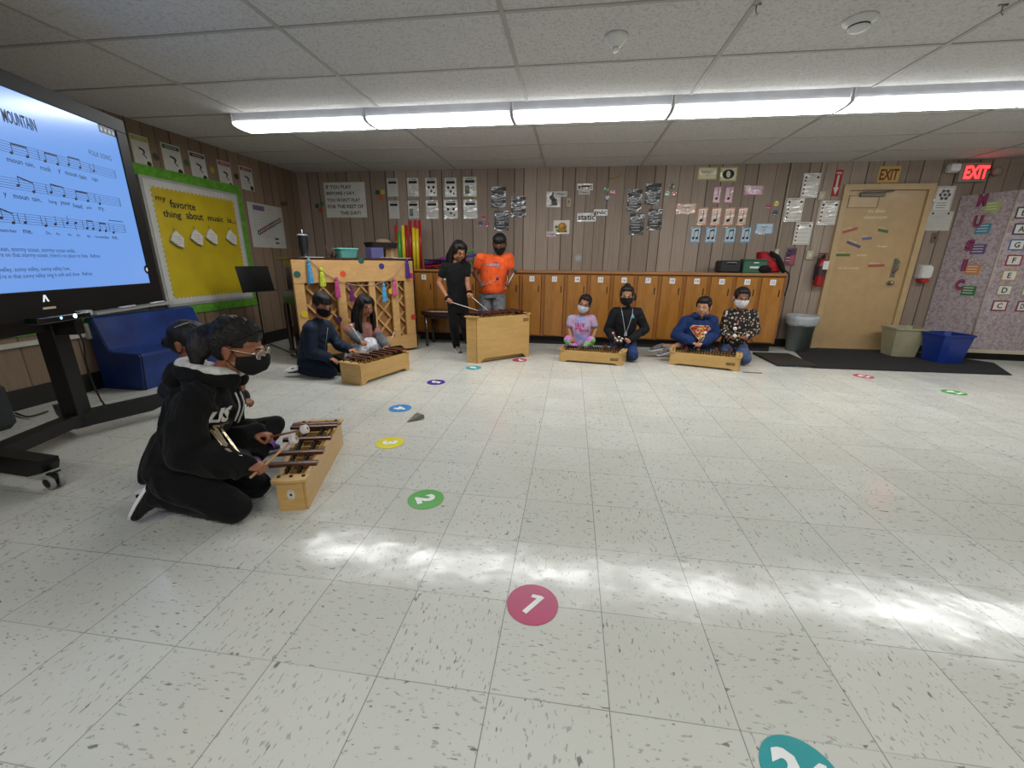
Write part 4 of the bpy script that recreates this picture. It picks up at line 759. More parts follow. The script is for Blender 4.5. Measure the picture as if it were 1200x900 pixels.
# ================================================================ things standing on the floor
# numbered floor discs
ND = [(1, 624, 708, 'a82a5c', 'magenta'), (2, 499, 585, '3f9c34', 'green'), (3, 457, 519, 'd9cf2c', 'yellow'), (4, 469, 478.5, '2f83c0', 'blue'), (5, 511, 448, '4a2a86', 'purple'), (6, 555, 431, '3a9aa8', 'teal'), (7, 609, 422, 'b02a50', 'crimson'), (12, 930, 429, '3f9ab0', 'teal'), (13, 1012, 441, 'c0305f', 'pink'), (14, 1118, 460, '4a9c3c', 'green'), (24, 941, 911, '2a9397', 'dark teal')]
cen = V((1.2, 2.85, 0)); wt = paint('e2e4e2', .5)
for n_, px, py, h, cn in ND:
    p = at_z(px, py); d = (cen-p).normalized(); F = frame((p.x, p.y, .0006), V((d.y, -d.x, 0)), d)
    mb = MB(); mb.disc((0, 0), .085, paint(h, .35), F, 0, 40, t=.0016); (mb.quad([(x, y, .0024) for x, y in ((-.004, -.046), (.013, -.046), (.013, .046), (.001, .046), (-.026, .030), (-.022, .017), (-.004, .026))], wt, F) if n_ == 1 else mb.text(str(n_), (0, 0), .092, wt, F, None, .0024, bold=.055))
    mb.build('floor_disc', None, '%s vinyl floor disc with white number %d' % (cn, n_), 'floor marker', 'numbered discs in a ring on the floor')
# folded paper scrap
p = at_z(484, 491); mb = MB(); q = [at_z(476, 495, .002), at_z(488, 483.5, .02), at_z(494.5, 486, .035), at_z(495, 490, .012), at_z(489, 491.5, .002)]
pm_ = paint('6d675a', .6); mb.add([tuple(v) for v in q]+[(v.x+.012, v.y+.01, max(v.z-.004, .001)) for v in q], [(0, 1, 2), (0, 2, 3), (0, 3, 4), (5, 7, 6), (5, 8, 7), (5, 9, 8), (0, 5, 6, 1), (1, 6, 7, 2), (2, 7, 8, 3), (3, 8, 9, 4), (4, 9, 5, 0)], pm_); mb.build('paper_plane', None, 'small dark grey folded paper plane lying beside the blue number 4', 'paper plane')
c = at_z(880, 437); mb = MB(); mb.tube([(c.x-.08, c.y, .006), (c.x+.10, c.y-.01, .006)], .005, paint('7a6a5c'), 6); mb.build('stick', None, 'thin brown stick lying on the floor right of the far right xylophone', 'stick')
# black mat and threshold step
m = fabric('1b1a1c', '121114', .95, 60); mb = MB(); P_ = [at_z(928, 408), at_z(956, 431), at_z(1180, 440), at_z(1150, 424)]; P_ = [V((3.0, 6.0, 0)), V((2.66, 4.80, 0)), V((4.60, 4.84, 0)), V((4.95, 5.45, 0)), V((4.5, 6.0, 0))]
mb.prism([(p.x, p.y) for p in P_][::1], .008, m, None, 0); mb.build('door_mat', None, 'large black ribbed mat on the floor in front of the tan door', 'mat')
mb = MB(); mb.box((2.52, 5.15, .0125), (.42, .66, .025), paint('26221f', .6)); mb.build('rubber_ramp', None, 'dark brown flat mat section at the lockers end beside the black mat', 'mat')
# trash cans
def can(px, py, rad, h, name, lab, m, n=28, taper=.78, sq=0, rot=0, liner=False, yo=0):
    b = at_z(px, py); c = V((b.x, b.y+rad*taper+yo, .008)); r = empty(name, c, lab, 'bin')
    T = Matrix.Translation(c) @ Matrix.Rotation(rot, 4, 'Z')
    def ring(k, z, s=1.0): 
        if sq: return [(x, y, z) for x, y in _oct(rad*k*sq, rad*k, rad*.25)]
        return [(rad*k*math.cos(2*pi*i/n), rad*k*math.sin(2*pi*i/n), z) for i in range(n)]
    mb = MB(); mb.rings([ring(taper, 0), ring(1, h-.02), ring(1.06, h-.02), ring(1.06, h), ring(.98, h), ring(taper*.96, .01)], m, T, smooth=not sq); mb.build('bin_body', r)
    return r, T, ring
r, T, ring = can(934, 411, .165, .43, 'trash_can', 'round grey trash can with a clear plastic liner left of the door', paint('7d8482', .45), taper=.74, yo=-.09)
ln = NT('clear_liner'); ln.set(Base_Color=lin('bfc5c8'), Roughness=.2, Alpha=.55); ln.bump(ln.noise(ln.co(), 18, 3), .8, .02)
mb = MB(); rnd = random.Random(3)
def lring(k, z, a): return [(.165*(k+a*rnd.random())*math.cos(2*pi*i/40), .165*(k+a*rnd.random())*math.sin(2*pi*i/40), z+.012*rnd.random()) for i in range(40)]
mb.rings([lring(.97, .43-.11, .0), lring(1.07, .44, .03), lring(1.10, .455, .05), lring(1.12, .40, .05), lring(1.07, .34, .04)], ln.m, T, smooth=True, cap=False); mb.build('liner', r)
r, T, ring = can(1061, 419, .165, .35, 'waste_basket', 'beige rectangular waste basket in front of the door frame', paint('9a9478', .4), taper=.80, sq=1.05)
r, T, ring = can(1114, 427, .175, .33, 'recycling_bin', 'dark blue rectangular recycling bin on the black mat edge', paint('16307c', .3), taper=.82, sq=.95, rot=.12)
# piano bench seen behind the girl in black
r = empty('wooden_bench', (-1.55, 5.3, 0), 'dark brown wooden bench behind the girl in black, in front of the lockers', 'bench')
mb = MB(); mb.box((-1.50, 5.34, .44), (.82, .34, .05), pd, bev=.006); mb.build('seat', r)
mb = MB(); mb.box((-1.50, 5.34, .39), (.76, .28, .05), pd); mb.build('apron', r)
for sx in (-.36, .36):
    for sy in (-.13, .13):
        mb = MB(); mb.tube([(-1.50+sx, 5.34+sy, 0), (-1.50+sx, 5.34+sy, .38)], [.018, .026], pd); mb.build('leg', r)
# music stand
c = V((-3.53, 4.33, 0)); r = empty('music_stand', c, 'black folding music stand beside the piano in front of the yellow board', 'music stand'); mk = paint('0e0e10', .4)
a1 = at_x(280, 313, -3.55); 
mb = MB(); FS = frame((-3.50, 4.31, .875), (.25, .97, 0), (0, 0, 1)); FS = FS @ Matrix.Rotation(-.2, 4, 'X'); mb.box((0, .0, 0), (.39, .28, .006), mk, FS, bev=.003); mb.build('desk', r)
mb = MB(); mb.box((0, -.14, .025), (.39, .006, .05), mk, FS); mb.build('shelf', r)
mb = MB(); mb.tube([c+V((0, 0, .12)), c+V((0, 0, .84))], .009, mk); mb.build('pole', r)
for k in range(3):
    a = k*2*pi/3+.4; mb = MB(); mb.tube([c+V((0, 0, .16)), c+V((.2*math.cos(a), .2*math.sin(a), .05)), c+V((.27*math.cos(a), .27*math.sin(a), .01))], .007, mk); mb.build('leg', r)
# blue foam couch
bl = NT('blue_vinyl'); bl.set(Base_Color=lin('12285f'), Roughness=.38); f = bl.noise(bl.co(), 5, 3); bl.bump(f, .35, .02); bl.l(bl.ramp(f, [(.3, lin('10265c')), (.7, lin('1a377a'))]), bl.b.inputs['Base Color'])
cr = empty('foam_couch', (-3.72, 3.45, 0), 'blue vinyl foam couch with a slanted back against the left wall', 'couch')
prof = [(-3.975, 0), (-3.57, 0), (-3.53, .29), (-3.54, .315), (-3.80, .315), (-3.84, .34), (-3.915, .60), (-3.935, .61), (-3.975, .61)]
Y0, Y1 = 2.90, 3.86
def slab(x0, x1, name, lab=None):
    mb = MB(); R = []
    for y, k in ((x0, .0), (x0+.015, 1), (x1-.015, 1), (x1, .0)):
        cx_, cz_ = -3.78, .28; s_ = 1 if k else .97; R.append([(cx_+(x-cx_)*s_, y, cz_+(z-cz_)*s_ if z > .02 else z) for x, z in prof])
    mb.rings(R, bl.m); return tag(mb.build(name, cr), lab)
slab(Y0, Y1, 'cushion_block')
mb = MB(); mb.tube([(x*1.0+.002, Y0+.012, z) for x, z in prof[1:8]], .006, paint('0c1c48', .4), 6); mb.build('seam', cr)
# ---- interactive display on a rolling cart
E_ = V((-2.80, 2.54, 0)); Wd = V((-.28, .96, 0)).normalized(); Nd = V((Wd.y, -Wd.x, 0)); DW, zt_, zb_ = 1.90, 1.90, .80
FD = frame(E_-Wd*DW, Wd, (0, 0, 1))          # x along the display to its right edge, y up, z towards the room
tv = empty('interactive_display', E_-Wd*DW/2-Nd*.05, 'large touch display on a black rolling cart showing sheet music on light blue', 'display')
bz_ = paint('08080a', .5, spec=.25)
mb = MB(); mb.box((DW/2, (zt_+zb_)/2, -.045), (DW, zt_-zb_, .08), bz_, FD, bev=.008); mb.build('casing', tv)
sx0, sx1, sy0, sy1 = .07, DW-.085, zb_+.13, zt_-.075
for nm_, (x0, x1, y0, y1) in (('bezel', (0, DW, sy1, zt_)), ('bezel', (0, DW, zb_, sy0)), ('bezel', (0, sx0, sy0, sy1)), ('bezel', (sx1, DW, sy0, sy1))):
    mb = MB(); mb.box(((x0+x1)/2, (y0+y1)/2, .0), (x1-x0, y1-y0, .016), bz_, FD, bev=.003); mb.build(nm_, tv)
sm_ = NT('screen_glow'); sm_.set(Base_Color=lin('101418'), Roughness=.16, Emission_Color=lin('6f9fe8'), Emission_Strength=.72); sm_.b.inputs['Coat Weight'].default_value = .6; sm_.b.inputs['Coat Roughness'].default_value = .22
SCR = sm_
mb = MB(); mb.rect(sx0-.002, sy0-.002, sx1+.002, sy1+.002, sm_.m, FD, .001); mb.build('screen', tv)
sk = paint('222b48', .5); 
def spt(px, py):
    n = Nd; o = FD.translation+Nd*.001; d = sight(px, py); t = o.dot(n)/(d.x*n.x+d.y*n.y); p = V((d.x*t, d.y*t, CAM_H+d.z*t)); q = FD.inverted() @ p; return q.x, q.y
mb = MB(); zI = .0022
x0_, _ = spt(3, 150); 
def line(p, q, w_=.002):
    a, b = V((*p, 0)), V((*q, 0)); d = (b-a); n = V((-d.y, d.x, 0)).normalized()*w_/2; mb.quad([(a-n)[:2]+(zI,), (b-n)[:2]+(zI,), (b+n)[:2]+(zI,), (a+n)[:2]+(zI,)], sk, FD)
XR = {}
def stave(y, xr, notes, words, gapw=.0):
    xl = sx0+.12
    for k in range(5): line((xl, y-.011*k), (xr, y-.011*k), .0016)
    line((xr, y), (xr, y-.044), .004)
    for t in notes:
        if t[0] == 'bar': line((t[1], y), (t[1], y-.044), .003)
        else:
            xs = t[1]; ys = [y-.044+.0055*v for v in t[2]]; up = t[0] != 'd'
            for x, yy in zip(xs, ys):
                mb.disc((0, 0), 1, sk, FD @ Matrix.Translation((x, yy, 0)) @ Matrix.Rotation(.4, 4, 'Z') @ Matrix.Diagonal((.009, .0065, 1, 1)), zI, 12); line((x+(.008 if up else -.008), yy), (x+(.008 if up else -.008), yy+(.04 if up else -.04)), .0028)
            if t[0] == 'b':
                mb.quad([(xs[0]+.007, ys[0]+.036, zI), (xs[-1]+.009, ys[-1]+.036, zI), (xs[-1]+.009, ys[-1]+.043, zI), (xs[0]+.007, ys[0]+.043, zI)], sk, FD)
                line((xs[0]+.008, ys[0]+.04), (xs[0]+.008, ys[0]), .0028)
    for x, t in words: mb.text(t, (x, y-.079), .022 if any(c_ in t for c_ in 'ytghkl') else .016, sk, FD, None, zI, bold=.01)
def PX_(px, py): return spt(px, py)[0]
r1y = spt(133, 184)[1]+.0; R1 = spt(133, 200)[0]
st1 = [spt(0, 166), spt(134, 201)]; y1_ = (spt(0, 164)[1]+spt(134, 201-1)[1])/2
def Y_(px, py): return spt(px, py)[1]
ya = Y_(134, 200); yb = Y_(141, 233); yc = Y_(147, 264)
xa = PX_
stave(ya, PX_(135, 205), [('b', (PX_(14, 182), PX_(32, 184)), (0, 0)), ('bar', PX_(45, 182)), ('b', (PX_(53, 190), PX_(68, 195)), (0, 0)), ('b', (PX_(81, 196), PX_(94, 198)), (2, 2)), ('bar', PX_(106, 199)), ('q', (PX_(110, 202),), (2,)),
      ('b', (PX_(14, 182)-.14, PX_(14, 182)-.06), (0, 0)), ('bar', PX_(14, 182)-.2), ('b', (PX_(14, 182)-.34, PX_(14, 182)-.26), (4, 2)), ('bar', PX_(14, 182)-.42), ('b', (PX_(14, 182)-.60, PX_(14, 182)-.5), (0, 0))],
      [(PX_(18, 192), 'moun'), (PX_(36, 197), 'tain,'), (PX_(54, 200), 'rock'), (PX_(70, 203), 'y'), (PX_(84, 207), 'moun'), (PX_(97, 209), 'tain'), (PX_(112, 213), 'high;'), (PX_(18, 192)-.12, 'y'), (PX_(18, 192)-.24, 'rock')])
stave(yb, PX_(141, 240), [('b', (PX_(22, 221), PX_(40, 227)), (3, 0)), ('bar', PX_(54, 221)), ('b', (PX_(60, 227), PX_(75, 230)), (2, 1)), ('b', (PX_(89, 234), PX_(103, 236)), (0, 0)), ('bar', PX_(111, 232)), ('q', (PX_(117, 240),), (-1,)),
      ('b', (PX_(22, 221)-.2, PX_(22, 221)-.1), (4, 3)), ('bar', PX_(22, 221)-.28), ('b', (PX_(22, 221)-.45, PX_(22, 221)-.36), (2, 2)), ('bar', PX_(22, 221)-.55)],
      [(PX_(6, 229), 'y'), (PX_(25, 233), 'moun'), (PX_(43, 235), 'tain,'), (PX_(62, 238), 'hang'), (PX_(77, 240), 'your'), (PX_(91, 242), 'head'), (PX_(104, 244), 'and'), (PX_(119, 247), 'cry.')])
stave(yc, PX_(147, 272), [('b', (PX_(2, 258), PX_(16, 263)), (3, 0)), ('bar', PX_(21, 255)), ('q', (PX_(30, 263),), (1,)), ('bar', PX_(48, 258)), ('q', (PX_(54, 266),), (0,)), ('q', (PX_(65, 264),), (2,)), ('bar', PX_(74, 262)), ('q', (PX_(79, 263),), (4,)), ('d', (PX_(89, 263),), (5,)), ('bar', PX_(97, 264)), ('b', (PX_(102, 268), PX_(109, 268)), (1, 1)), ('b', (PX_(117, 271), PX_(124, 271)), (0, 0)), ('bar', PX_(128, 267)), ('q', (PX_(133, 273),), (-1,))],
      [(PX_(9, 271), 'mem-ber'), (PX_(33, 274), 'me.'), (PX_(57, 274), 'Do,'), (PX_(68, 275), 'do,'), (PX_(82, 276), 'do,'), (PX_(92, 277), 'do,'), (PX_(104, 278), 'do'), (PX_(120, 279), 're-member'), (PX_(135, 280), 'me.')])
line((PX_(127, 258.5), yc+.018), (PX_(144, 260), yc+.018), .004)
def tline(t, pr_, h_, full=1.0):
    """right end of the text at picture point pr_"""
    x, y = spt(*pr_); vs, fs, tw, tt = text_geo(t, .0); w_ = tw/tt*h_*full; mb.text(t, (x-w_/2, y), h_, sk, FD, w_, zI, bold=.0)
mb.text('MOUNTAIN', ((PX_(2, 134)+PX_(41, 145))/2, Y_(22, 141)), .055, sk, FD, PX_(41, 145)-PX_(2, 134), zI, bold=.02); mb.text('ROCKY', (PX_(2, 134)-.12, Y_(22, 141)), .055, sk, FD, .17, zI, bold=.02)
tline('FOLK SONG', (130, 186), .026, .8)
tline('2. Stormy ocean, stormy ocean, stormy ocean wide,', (88, 294.5), .026, .86); tline("When you're on that stormy ocean, there's no place to hide.  Refrain", (117, 300.5), .026, .86)
tline('3. Sunny valley, sunny valley, sunny valley low,', (82, 315), .026, .86); tline("When you're in that sunny valley sing it soft and slow.  Refrain", (108, 321), .026, .86)
mb.build('sheet_music', tv)
mb = MB(); x, y = spt(129, 153); mb.rect(x-.09, y-.03, x+.10, y+.012, paint('3a4656', .4), FD, .002)
for k in range(6): mb.rect(x-.08+k*.03, y-.02, x-.065+k*.03, y-.002, paint('9aa6b8', emit=.4), FD, .003)
mb.rect(x-.08, y+.016, x+.09, y+.024, paint('b8c8dc', emit=.5), FD, .003); mb.build('toolbar', tv)
mb = MB(); x, y = spt(51, 350); F_ = FD @ Matrix.Translation((x, y, .009))
mb.add([(-.018, -.015, 0), (-.008, -.015, 0), (.0, .004, 0), (.008, -.015, 0), (.018, -.015, 0), (.006, .018, 0), (-.006, .018, 0)], [(0, 1, 2, 6), (2, 3, 4, 5), (2, 5, 6)], paint('c8ccd2', emit=.6), F_); x, y = spt(56, 361); mb.rect(x-.035, y-.004, x+.035, y+.006, paint('a89878', emit=.2), FD, .009); mb.build('logo', tv)
mb = MB(); x, y = spt(164, 316); mb.disc((sx1-.002, y), .028, dark, FD, .004); mb.disc((sx1-.002, y), .012, paint('c8ccd2', emit=.4), FD, .005); mb.build('side_menu_tab', tv)
# front control box and remote receiver
mb = MB(); a, b = spt(28, 369), spt(86, 362); cx_, cy_ = (a[0]+b[0])/2, zb_-.005; mb.box((cx_, cy_, .035), (.30, .03, .06), paint('101216', .25), FD, bev=.006); mb.build('control_panel', tv)
mb = MB(); 
for dx, r_, e_ in ((-.03, .007, 1.5), (.05, .011, 4)): mb.disc((cx_+dx, cy_+.004), r_, paint('9ed4ff', emit=e_), FD, .0655)
mb.build('indicator_light', tv)
mb = MB(); a = spt(93, 364); mb.box((a[0], zb_-.0, .02), (.075, .028, .03), paint('a9b0b0', .3), FD, bev=.003); mb.build('sensor', tv)
mb = MB(); mb.box((DW-.32, zb_-.01, .02), (.62, .014, .05), paint('8b9091', .35), FD); mb.build('pen_tray', tv)
for dx in (.18, .45):
    mb = MB(); mb.tube([FD @ V((DW-dx, zb_+.004, .035)), FD @ V((DW-dx+.13, zb_+.004, .035))], .006, paint('b9bcc0', .3)); mb.build('stylus', None, 'slim grey stylus resting on the tray under the display, '+('nearer the corner' if dx < .3 else 'further left'), 'stylus', 'styluses on the display tray')
cm = paint('101012', .45)
FC = frame(V((0, 0, 0)), Wd, (0, 0, 1))
N0 = V((-3.02, 2.02, 0)); N1 = N0-Wd*1.0
for nd in (N0, N1):
    F_ = frame(nd, Wd, (0, 0, 1)); mb = MB(); mb.box((0, .62, 0), (.10, 1.06, .09), cm, F_, bev=.004); mb.build('cart_post', tv)
mb = MB(); F_ = frame((N0+N1)/2, Wd, (0, 0, 1)); mb.box((0, .78, .03), (1.15, .2, .02), cm, F_); mb.box((0, 1.3, .03), (1.15, .2, .02), cm, F_)
for sx in (-.5, .5): mb.box((sx, 1.1, .09), (.06, .9, .12), cm, F_)
mb.build('mount_bracket', tv)
mb = MB(); mb.box((0, .12, .0), (1.0, .07, .09), cm, F_, bev=.004); mb.build('base_crossbar', tv)
def foot(p, q, cas=True):
    d = (q-p); L = d.length; F_ = frame(p+V((0, 0, .115)), d, (0, 0, 1)); mb = MB()
    mb.prism([(-.04, -.05), (L-.12, -.05), (L-.02, -.02), (L, 0.02), (L, .045), (-.04, .045)], .07, cm, F_, -.035); f_ = mb.build('cart_foot', tv)
    if cas:
        e = q+V((0, 0, .0)); dd = d.normalized(); sd = V((-dd.y, dd.x, 0)); mb = MB(); T = Matrix.Translation(q-dd*.02+V((0, 0, .038))); Fw = T @ look(sd).to_4x4()
        for s_ in (-1, 1): mb.lathe([(0, -.009), (.03, -.009), (.037, -.006), (.037, .006), (.03, .009), (0, .009)], paint('8c8c8a', .4), Fw @ Matrix.Translation((0, 0, .018*s_)), cap=False); mb.lathe([(0, -.011), (.022, -.011), (.022, .011), (0, .011)], dark, Fw @ Matrix.Translation((0, 0, .018*s_)), cap=False)
        w_ = mb.build('caster', tv); mb = MB(); mb.box((0, .018, 0), (.05, .03, .018), dark, frame(q-dd*.02+V((0, 0, .045)), dd, (0, 0, 1))); mb.box((.035, .03, 0), (.05, .01, .03), dark, frame(q-dd*.02+V((0, 0, .045)), dd, (0, 0, 1))@Matrix.Rotation(.4, 4, 'Z')); c_ = mb.build('brake_lever', w_)
foot(N0, V((-2.86, 2.43, 0))+V((.02, .03, 0))); foot(N0, N0-Nd*.25+Wd*.2); 
foot(V((-2.84, 1.50, 0)), V((-2.44, 1.47, 0))); foot(N1, N1+Nd*.35-Wd*.2); foot(N1, N1-Nd*.25-Wd*.2)
# cable from outlet to the floor and cart
mb = MB(); o_ = at_x(92, 378, WX0+.07)
q = [spt(89, 366)]; p0 = FD @ V((q[0][0], zb_-.01, -.02)); pts = [at_s(89, 372, (-2.95, 2.5), (-.28, .96)), at_s(90, 385, (-3.1, 2.5), (-.28, .96)), at_s(98, 402, (-3.25, 2.5), (-.28, .96)), at_s(101, 425, (-3.4, 2.5), (-.28, .96)), at_s(108, 447, (-3.55, 2.6), (-.28, .96)), at_z(118, 468, .012), at_z(124, 476, .01)]
def smooth(P, n=6):
    out = []; P = [V(p) for p in P]
    for i in range(len(P)-1):
        a, b, c_, d = P[max(i-1, 0)], P[i], P[i+1], P[min(i+2, len(P)-1)]
        for k in range(n):
            t = k/n; out.append(.5*((2*b)+(c_-a)*t+(2*a-5*b+4*c_-d)*t*t+(3*b-a-3*c_+d)*t**3))
    return out+[P[-1]]
mb.tube(smooth(pts), .006, dark, 8); mb.build('power_cord', None, 'black cord hanging from the display down to the floor beside the couch', 'cord')
mb = MB(); mb.tube(smooth([at_z(18, 484, .012), at_z(30, 488, .012), at_z(40, 487, .012), at_z(56, 482, .012)]), .006, dark, 8); mb.build('floor_cable', None, 'black cable lying on the floor behind the display cart', 'cord')
mb = MB(); mb.box((-3.70, 1.94, .15), (.2, .30, .30), paint('26292c', .6), bev=.03); mb.build('grey_tub', None, 'dark grey tub standing behind the cart at the left picture edge', 'tub')
# ================================================================ xylophones
xw = wood('xylophone_wood', 'b08a4c', 'c8a163', (2, 2, 14), .35, .3); xi = wood('resonator_wood', 'a07c42', 'b8924f', (3, 3, 10), .5, .1); bar_m = wood('rosewood_bar', '3f1c14', '5c2c20', (10, 10, 10), .3, .4)
XY = {}
def xylophone(key, P4, h, bars, lab, notch, capw=.014, label_plate=None, barm=None, oval=None, over=.035, inner=True, thick=.020, legs=.35):
    """P4: floor corners, end-left, end-right, far-right, far-left (seen from the end)"""
    a, b, c, d = [V((p[0], p[1], 0)) for p in P4]; cen_ = (a+b+c+d)/4; r = empty('xylophone', cen_, lab, 'xylophone')
    up = V((0, 0, 1))
    def side(p, q, nt, name, lb=None):
        L = (q-p).length; F = frame(p, q-p, (0, 0, 1)); mb = MB(); po = [(0, 0)]
        if nt: po += [(.06*L, 0), (.10*L, nt*.7), (.14*L, nt), (.86*L, nt), (.90*L, nt*.7), (.94*L, 0)]
        po += [(L, 0), (L, h), (0, h)]; mb.prism(po, thick, xw, F, -thick*.5); o = mb.build(name, r)
        if lb: o['label'] = lb
        return o, F, L
    side(b, c, notch, 'side_panel'); side(d, a, notch, 'side_panel'); side(a, b, 0, 'end_panel'); side(c, d, 0, 'end_panel')
    e1 = (b-a).normalized(); along = ((c+d)/2-(a+b)/2).normalized(); LL = ((c+d)/2-(a+b)/2).length
    for (p, q, s_) in ((a, b, -1), (d, c, 1)):
        u = (q-p).normalized(); w = V((-u.y, u.x, 0)); 
        if w.dot(along) < 0: w = -w
        p_, q_ = p-u*.022, q+u*.022; L = (q_-p_).length; dep = .055
        o0 = p_ - w*(.014 if s_ < 0 else dep-.014); F = frame(o0+up*h, u, w); mb = MB()
        nb = 8; po = [(0, .0)]+[(L*i/nb, -.010*math.sin(pi*i/nb)*(1 if s_ < 0 else 0)) for i in range(1, nb)]+[(L, 0), (L, dep)]+([(L*(1-i/nb), dep+.010*math.sin(pi*i/nb)) for i in range(1, nb)] if s_ > 0 else [])+[(0, dep)]
        mb.prism(po, capw, xw, F, 0); mb.build('end_cap', r)
        mb = MB()
        for i in ((.15, .5, .85) if s_ < 0 else (.15, .85)): mb.lathe([(.008, 0), (.008, .004), (.004, .006)], dark, F @ Matrix.Translation((L*i, dep*.6, capw)))
        tag(mb.build('screw_caps', r), None)
    def mid(t, s_): # point on the case: t along, s_ across -1..1
        l = d.lerp(a, 1-t) if False else a.lerp(d, t); rr = b.lerp(c, t); return l.lerp(rr, (s_+1)/2)
    if inner:
        mb = MB()
        for k in range(9):
            t = .12+.76*k/8; p, q = mid(t, -.62), mid(t, .62); F = frame((p+q)/2, (q-p), (0, 0, 1)); mb.box((0, h*.45, 0), ((q-p).length, h*.8, .012), xi, F)
        for s_ in (-.62, .62):
            p, q = mid(.10, s_), mid(.92, s_); F = frame((p+q)/2, q-p, (0, 0, 1)); mb.box((0, h*.45, 0), ((q-p).length, h*.86, .012), xi, F)
        mb.build('resonator_box', r)
    for s_ in (-.45, .45):
        mb = MB(); mb.tube([mid(.06, s_)+up*(h+.022), mid(.94, s_)+up*(h+.022)], .0055, dark, 6)
        for k in range(22):
            p = mid(.08+.84*k/21, s_); mb.lathe([(.0045, -.008), (.0045, .016), (.0075, .020), (.006, .026)], dark, Matrix.Translation(p+up*(h+.008)), 6)
        mb.build('pin_rail', r)
    pr_ = []
    for i, (t, hw) in enumerate(bars):
        p, q = mid(t, -1-over/.1*hw), mid(t, 1+over/.1*hw); p, q = mid(t, -hw), mid(t, hw); L = (q-p).length; F = frame((p+q)/2+up*(h+.038), q-p, (q-p).cross(up) if False else (0, 0, 1)); mb = MB()
        n_ = 10; R = []
        for k in range(n_+1):
            x = -L/2+L*k/n_; th = .008-.003*math.exp(-(x/(L*.2))**2); R.append([(x, .009, -.015), (x, .010, -.009), (x, .0105, 0), (x, .010, .009), (x, .009, .015), (x, .009-2*th, .015), (x, .009-2*th, -.015)])
        mb.rings(R, barm or bar_m, F); pr_.append(((p+q)/2, F)); mb.build('tone_bar', r)
    XY[key] = (mid, h, r)
    if oval:
        F = frame((a+b)/2+up*h*.5-V((-(b-a).normalized().y, (b-a).normalized().x, 0))*0, b-a, (0, 0, 1)); n_ = F.to_3x3() @ V((0, 0, 1)); 
        mb = MB(); mb.disc((0, 0), 1, paint('c9c4b4', .5), F @ Matrix.Translation((0, .01, thick*.5+.001)) @ Matrix.Diagonal((.017, .026, 1, 1)), 0); mb.disc((0, .01), .006, bk, F, thick*.5+.0018)
        for y_ in (-.012, .03): mb.text('W', (0, y_), .006, bk, F, None, thick*.5+.0018)
        mb.build('oval_badge', r)
    if label_plate:
        F = frame(b, c-b, (0, 0, 1)); L = (c-b).length; x_, y_, w_, h_ = label_plate; mb = MB(); mb.rect(L*x_-w_/2, h*y_-h_/2, L*x_+w_/2, h*y_+h_/2, paint('4a3a22'), F, thick*.5+.001); mb.text('STUDIO', (L*x_, h*y_), h_*.6, paint('b09055'), F, w_*.85, thick*.5+.002, bold=.02); mb.build('maker_badge', r)
    return r
X1 = xylophone('x1', [(-1.245, 1.467), (-1.144, 1.495), (-1.355, 2.168), (-1.56, 2.105)], .143, [(.13, 1.75), (.30, 1.6), (.54, 1.45), (.78, 1.3), (.84, 1.25)], 'wooden xylophone with five dark bars on the floor before the girl in the black hoodie', 0, oval=True)
X2 = xylophone('x2', [(-2.055, 3.419), (-1.84, 3.353), (-1.633, 3.976), (-1.80, 4.03)], .185, [(.12, 1.05), (.22, 1.05), (.36, 1.1), (.48, 1.1), (.60, 1.12), (.72, 1.12), (.84, 1.15), (.92, 1.15)], 'wooden xylophone on the floor in front of the two children by the piano', .03)
X3 = xylophone('x3', [(-1.109, 4.391), (-.994, 4.359), (-.472, 4.818), (-.64, 5.02)], .505, [(.10, 1.5), (.20, 1.5), (.30, 1.45), (.40, 1.4), (.52, 1.35), (.66, 1.3), (.78, 1.2), (.90, 1.15)], 'tall wooden bass xylophone played by the two standing children', .05, label_plate=(.93, .88, .075, .035))
X4 = xylophone('x4', [(.64, 4.78), (.589, 4.533), (-.082, 4.633), (-.06, 4.80)][:], .135, [], 'low xylophone placeholder', .02) if False else None
def xyl4(key, FR, FLp, bl_, br_, h, bars, lab, plate):
    # front edge seen by the viewer from left to right; the right end is the wide one
    return xylophone(key, [bl_, FLp, FR, br_], h, bars, lab, .022, label_plate=plate)
X4 = xyl4('x4', (.589, 4.533), (-.082, 4.633), (-.05, 4.80), (.655, 4.76), .135, [(.07, 1.05), (.30, 1.05), (.42, 1.05), (.68, 1.08), (.84, 1.1)], 'low wooden xylophone in front of the girl in the tie dye shirt', (.88, .5, .085, .028))
X5 = xyl4('x5', (1.784, 4.499), (1.138, 4.704), (1.18, 4.88), (1.87, 4.73), .145, [(.22, 1.05), (.40, 1.05), (.66, 1.08), (.84, 1.1)], 'low wooden xylophone at the far right before the boy in the blue hoodie', (.88, .5, .085, .028))
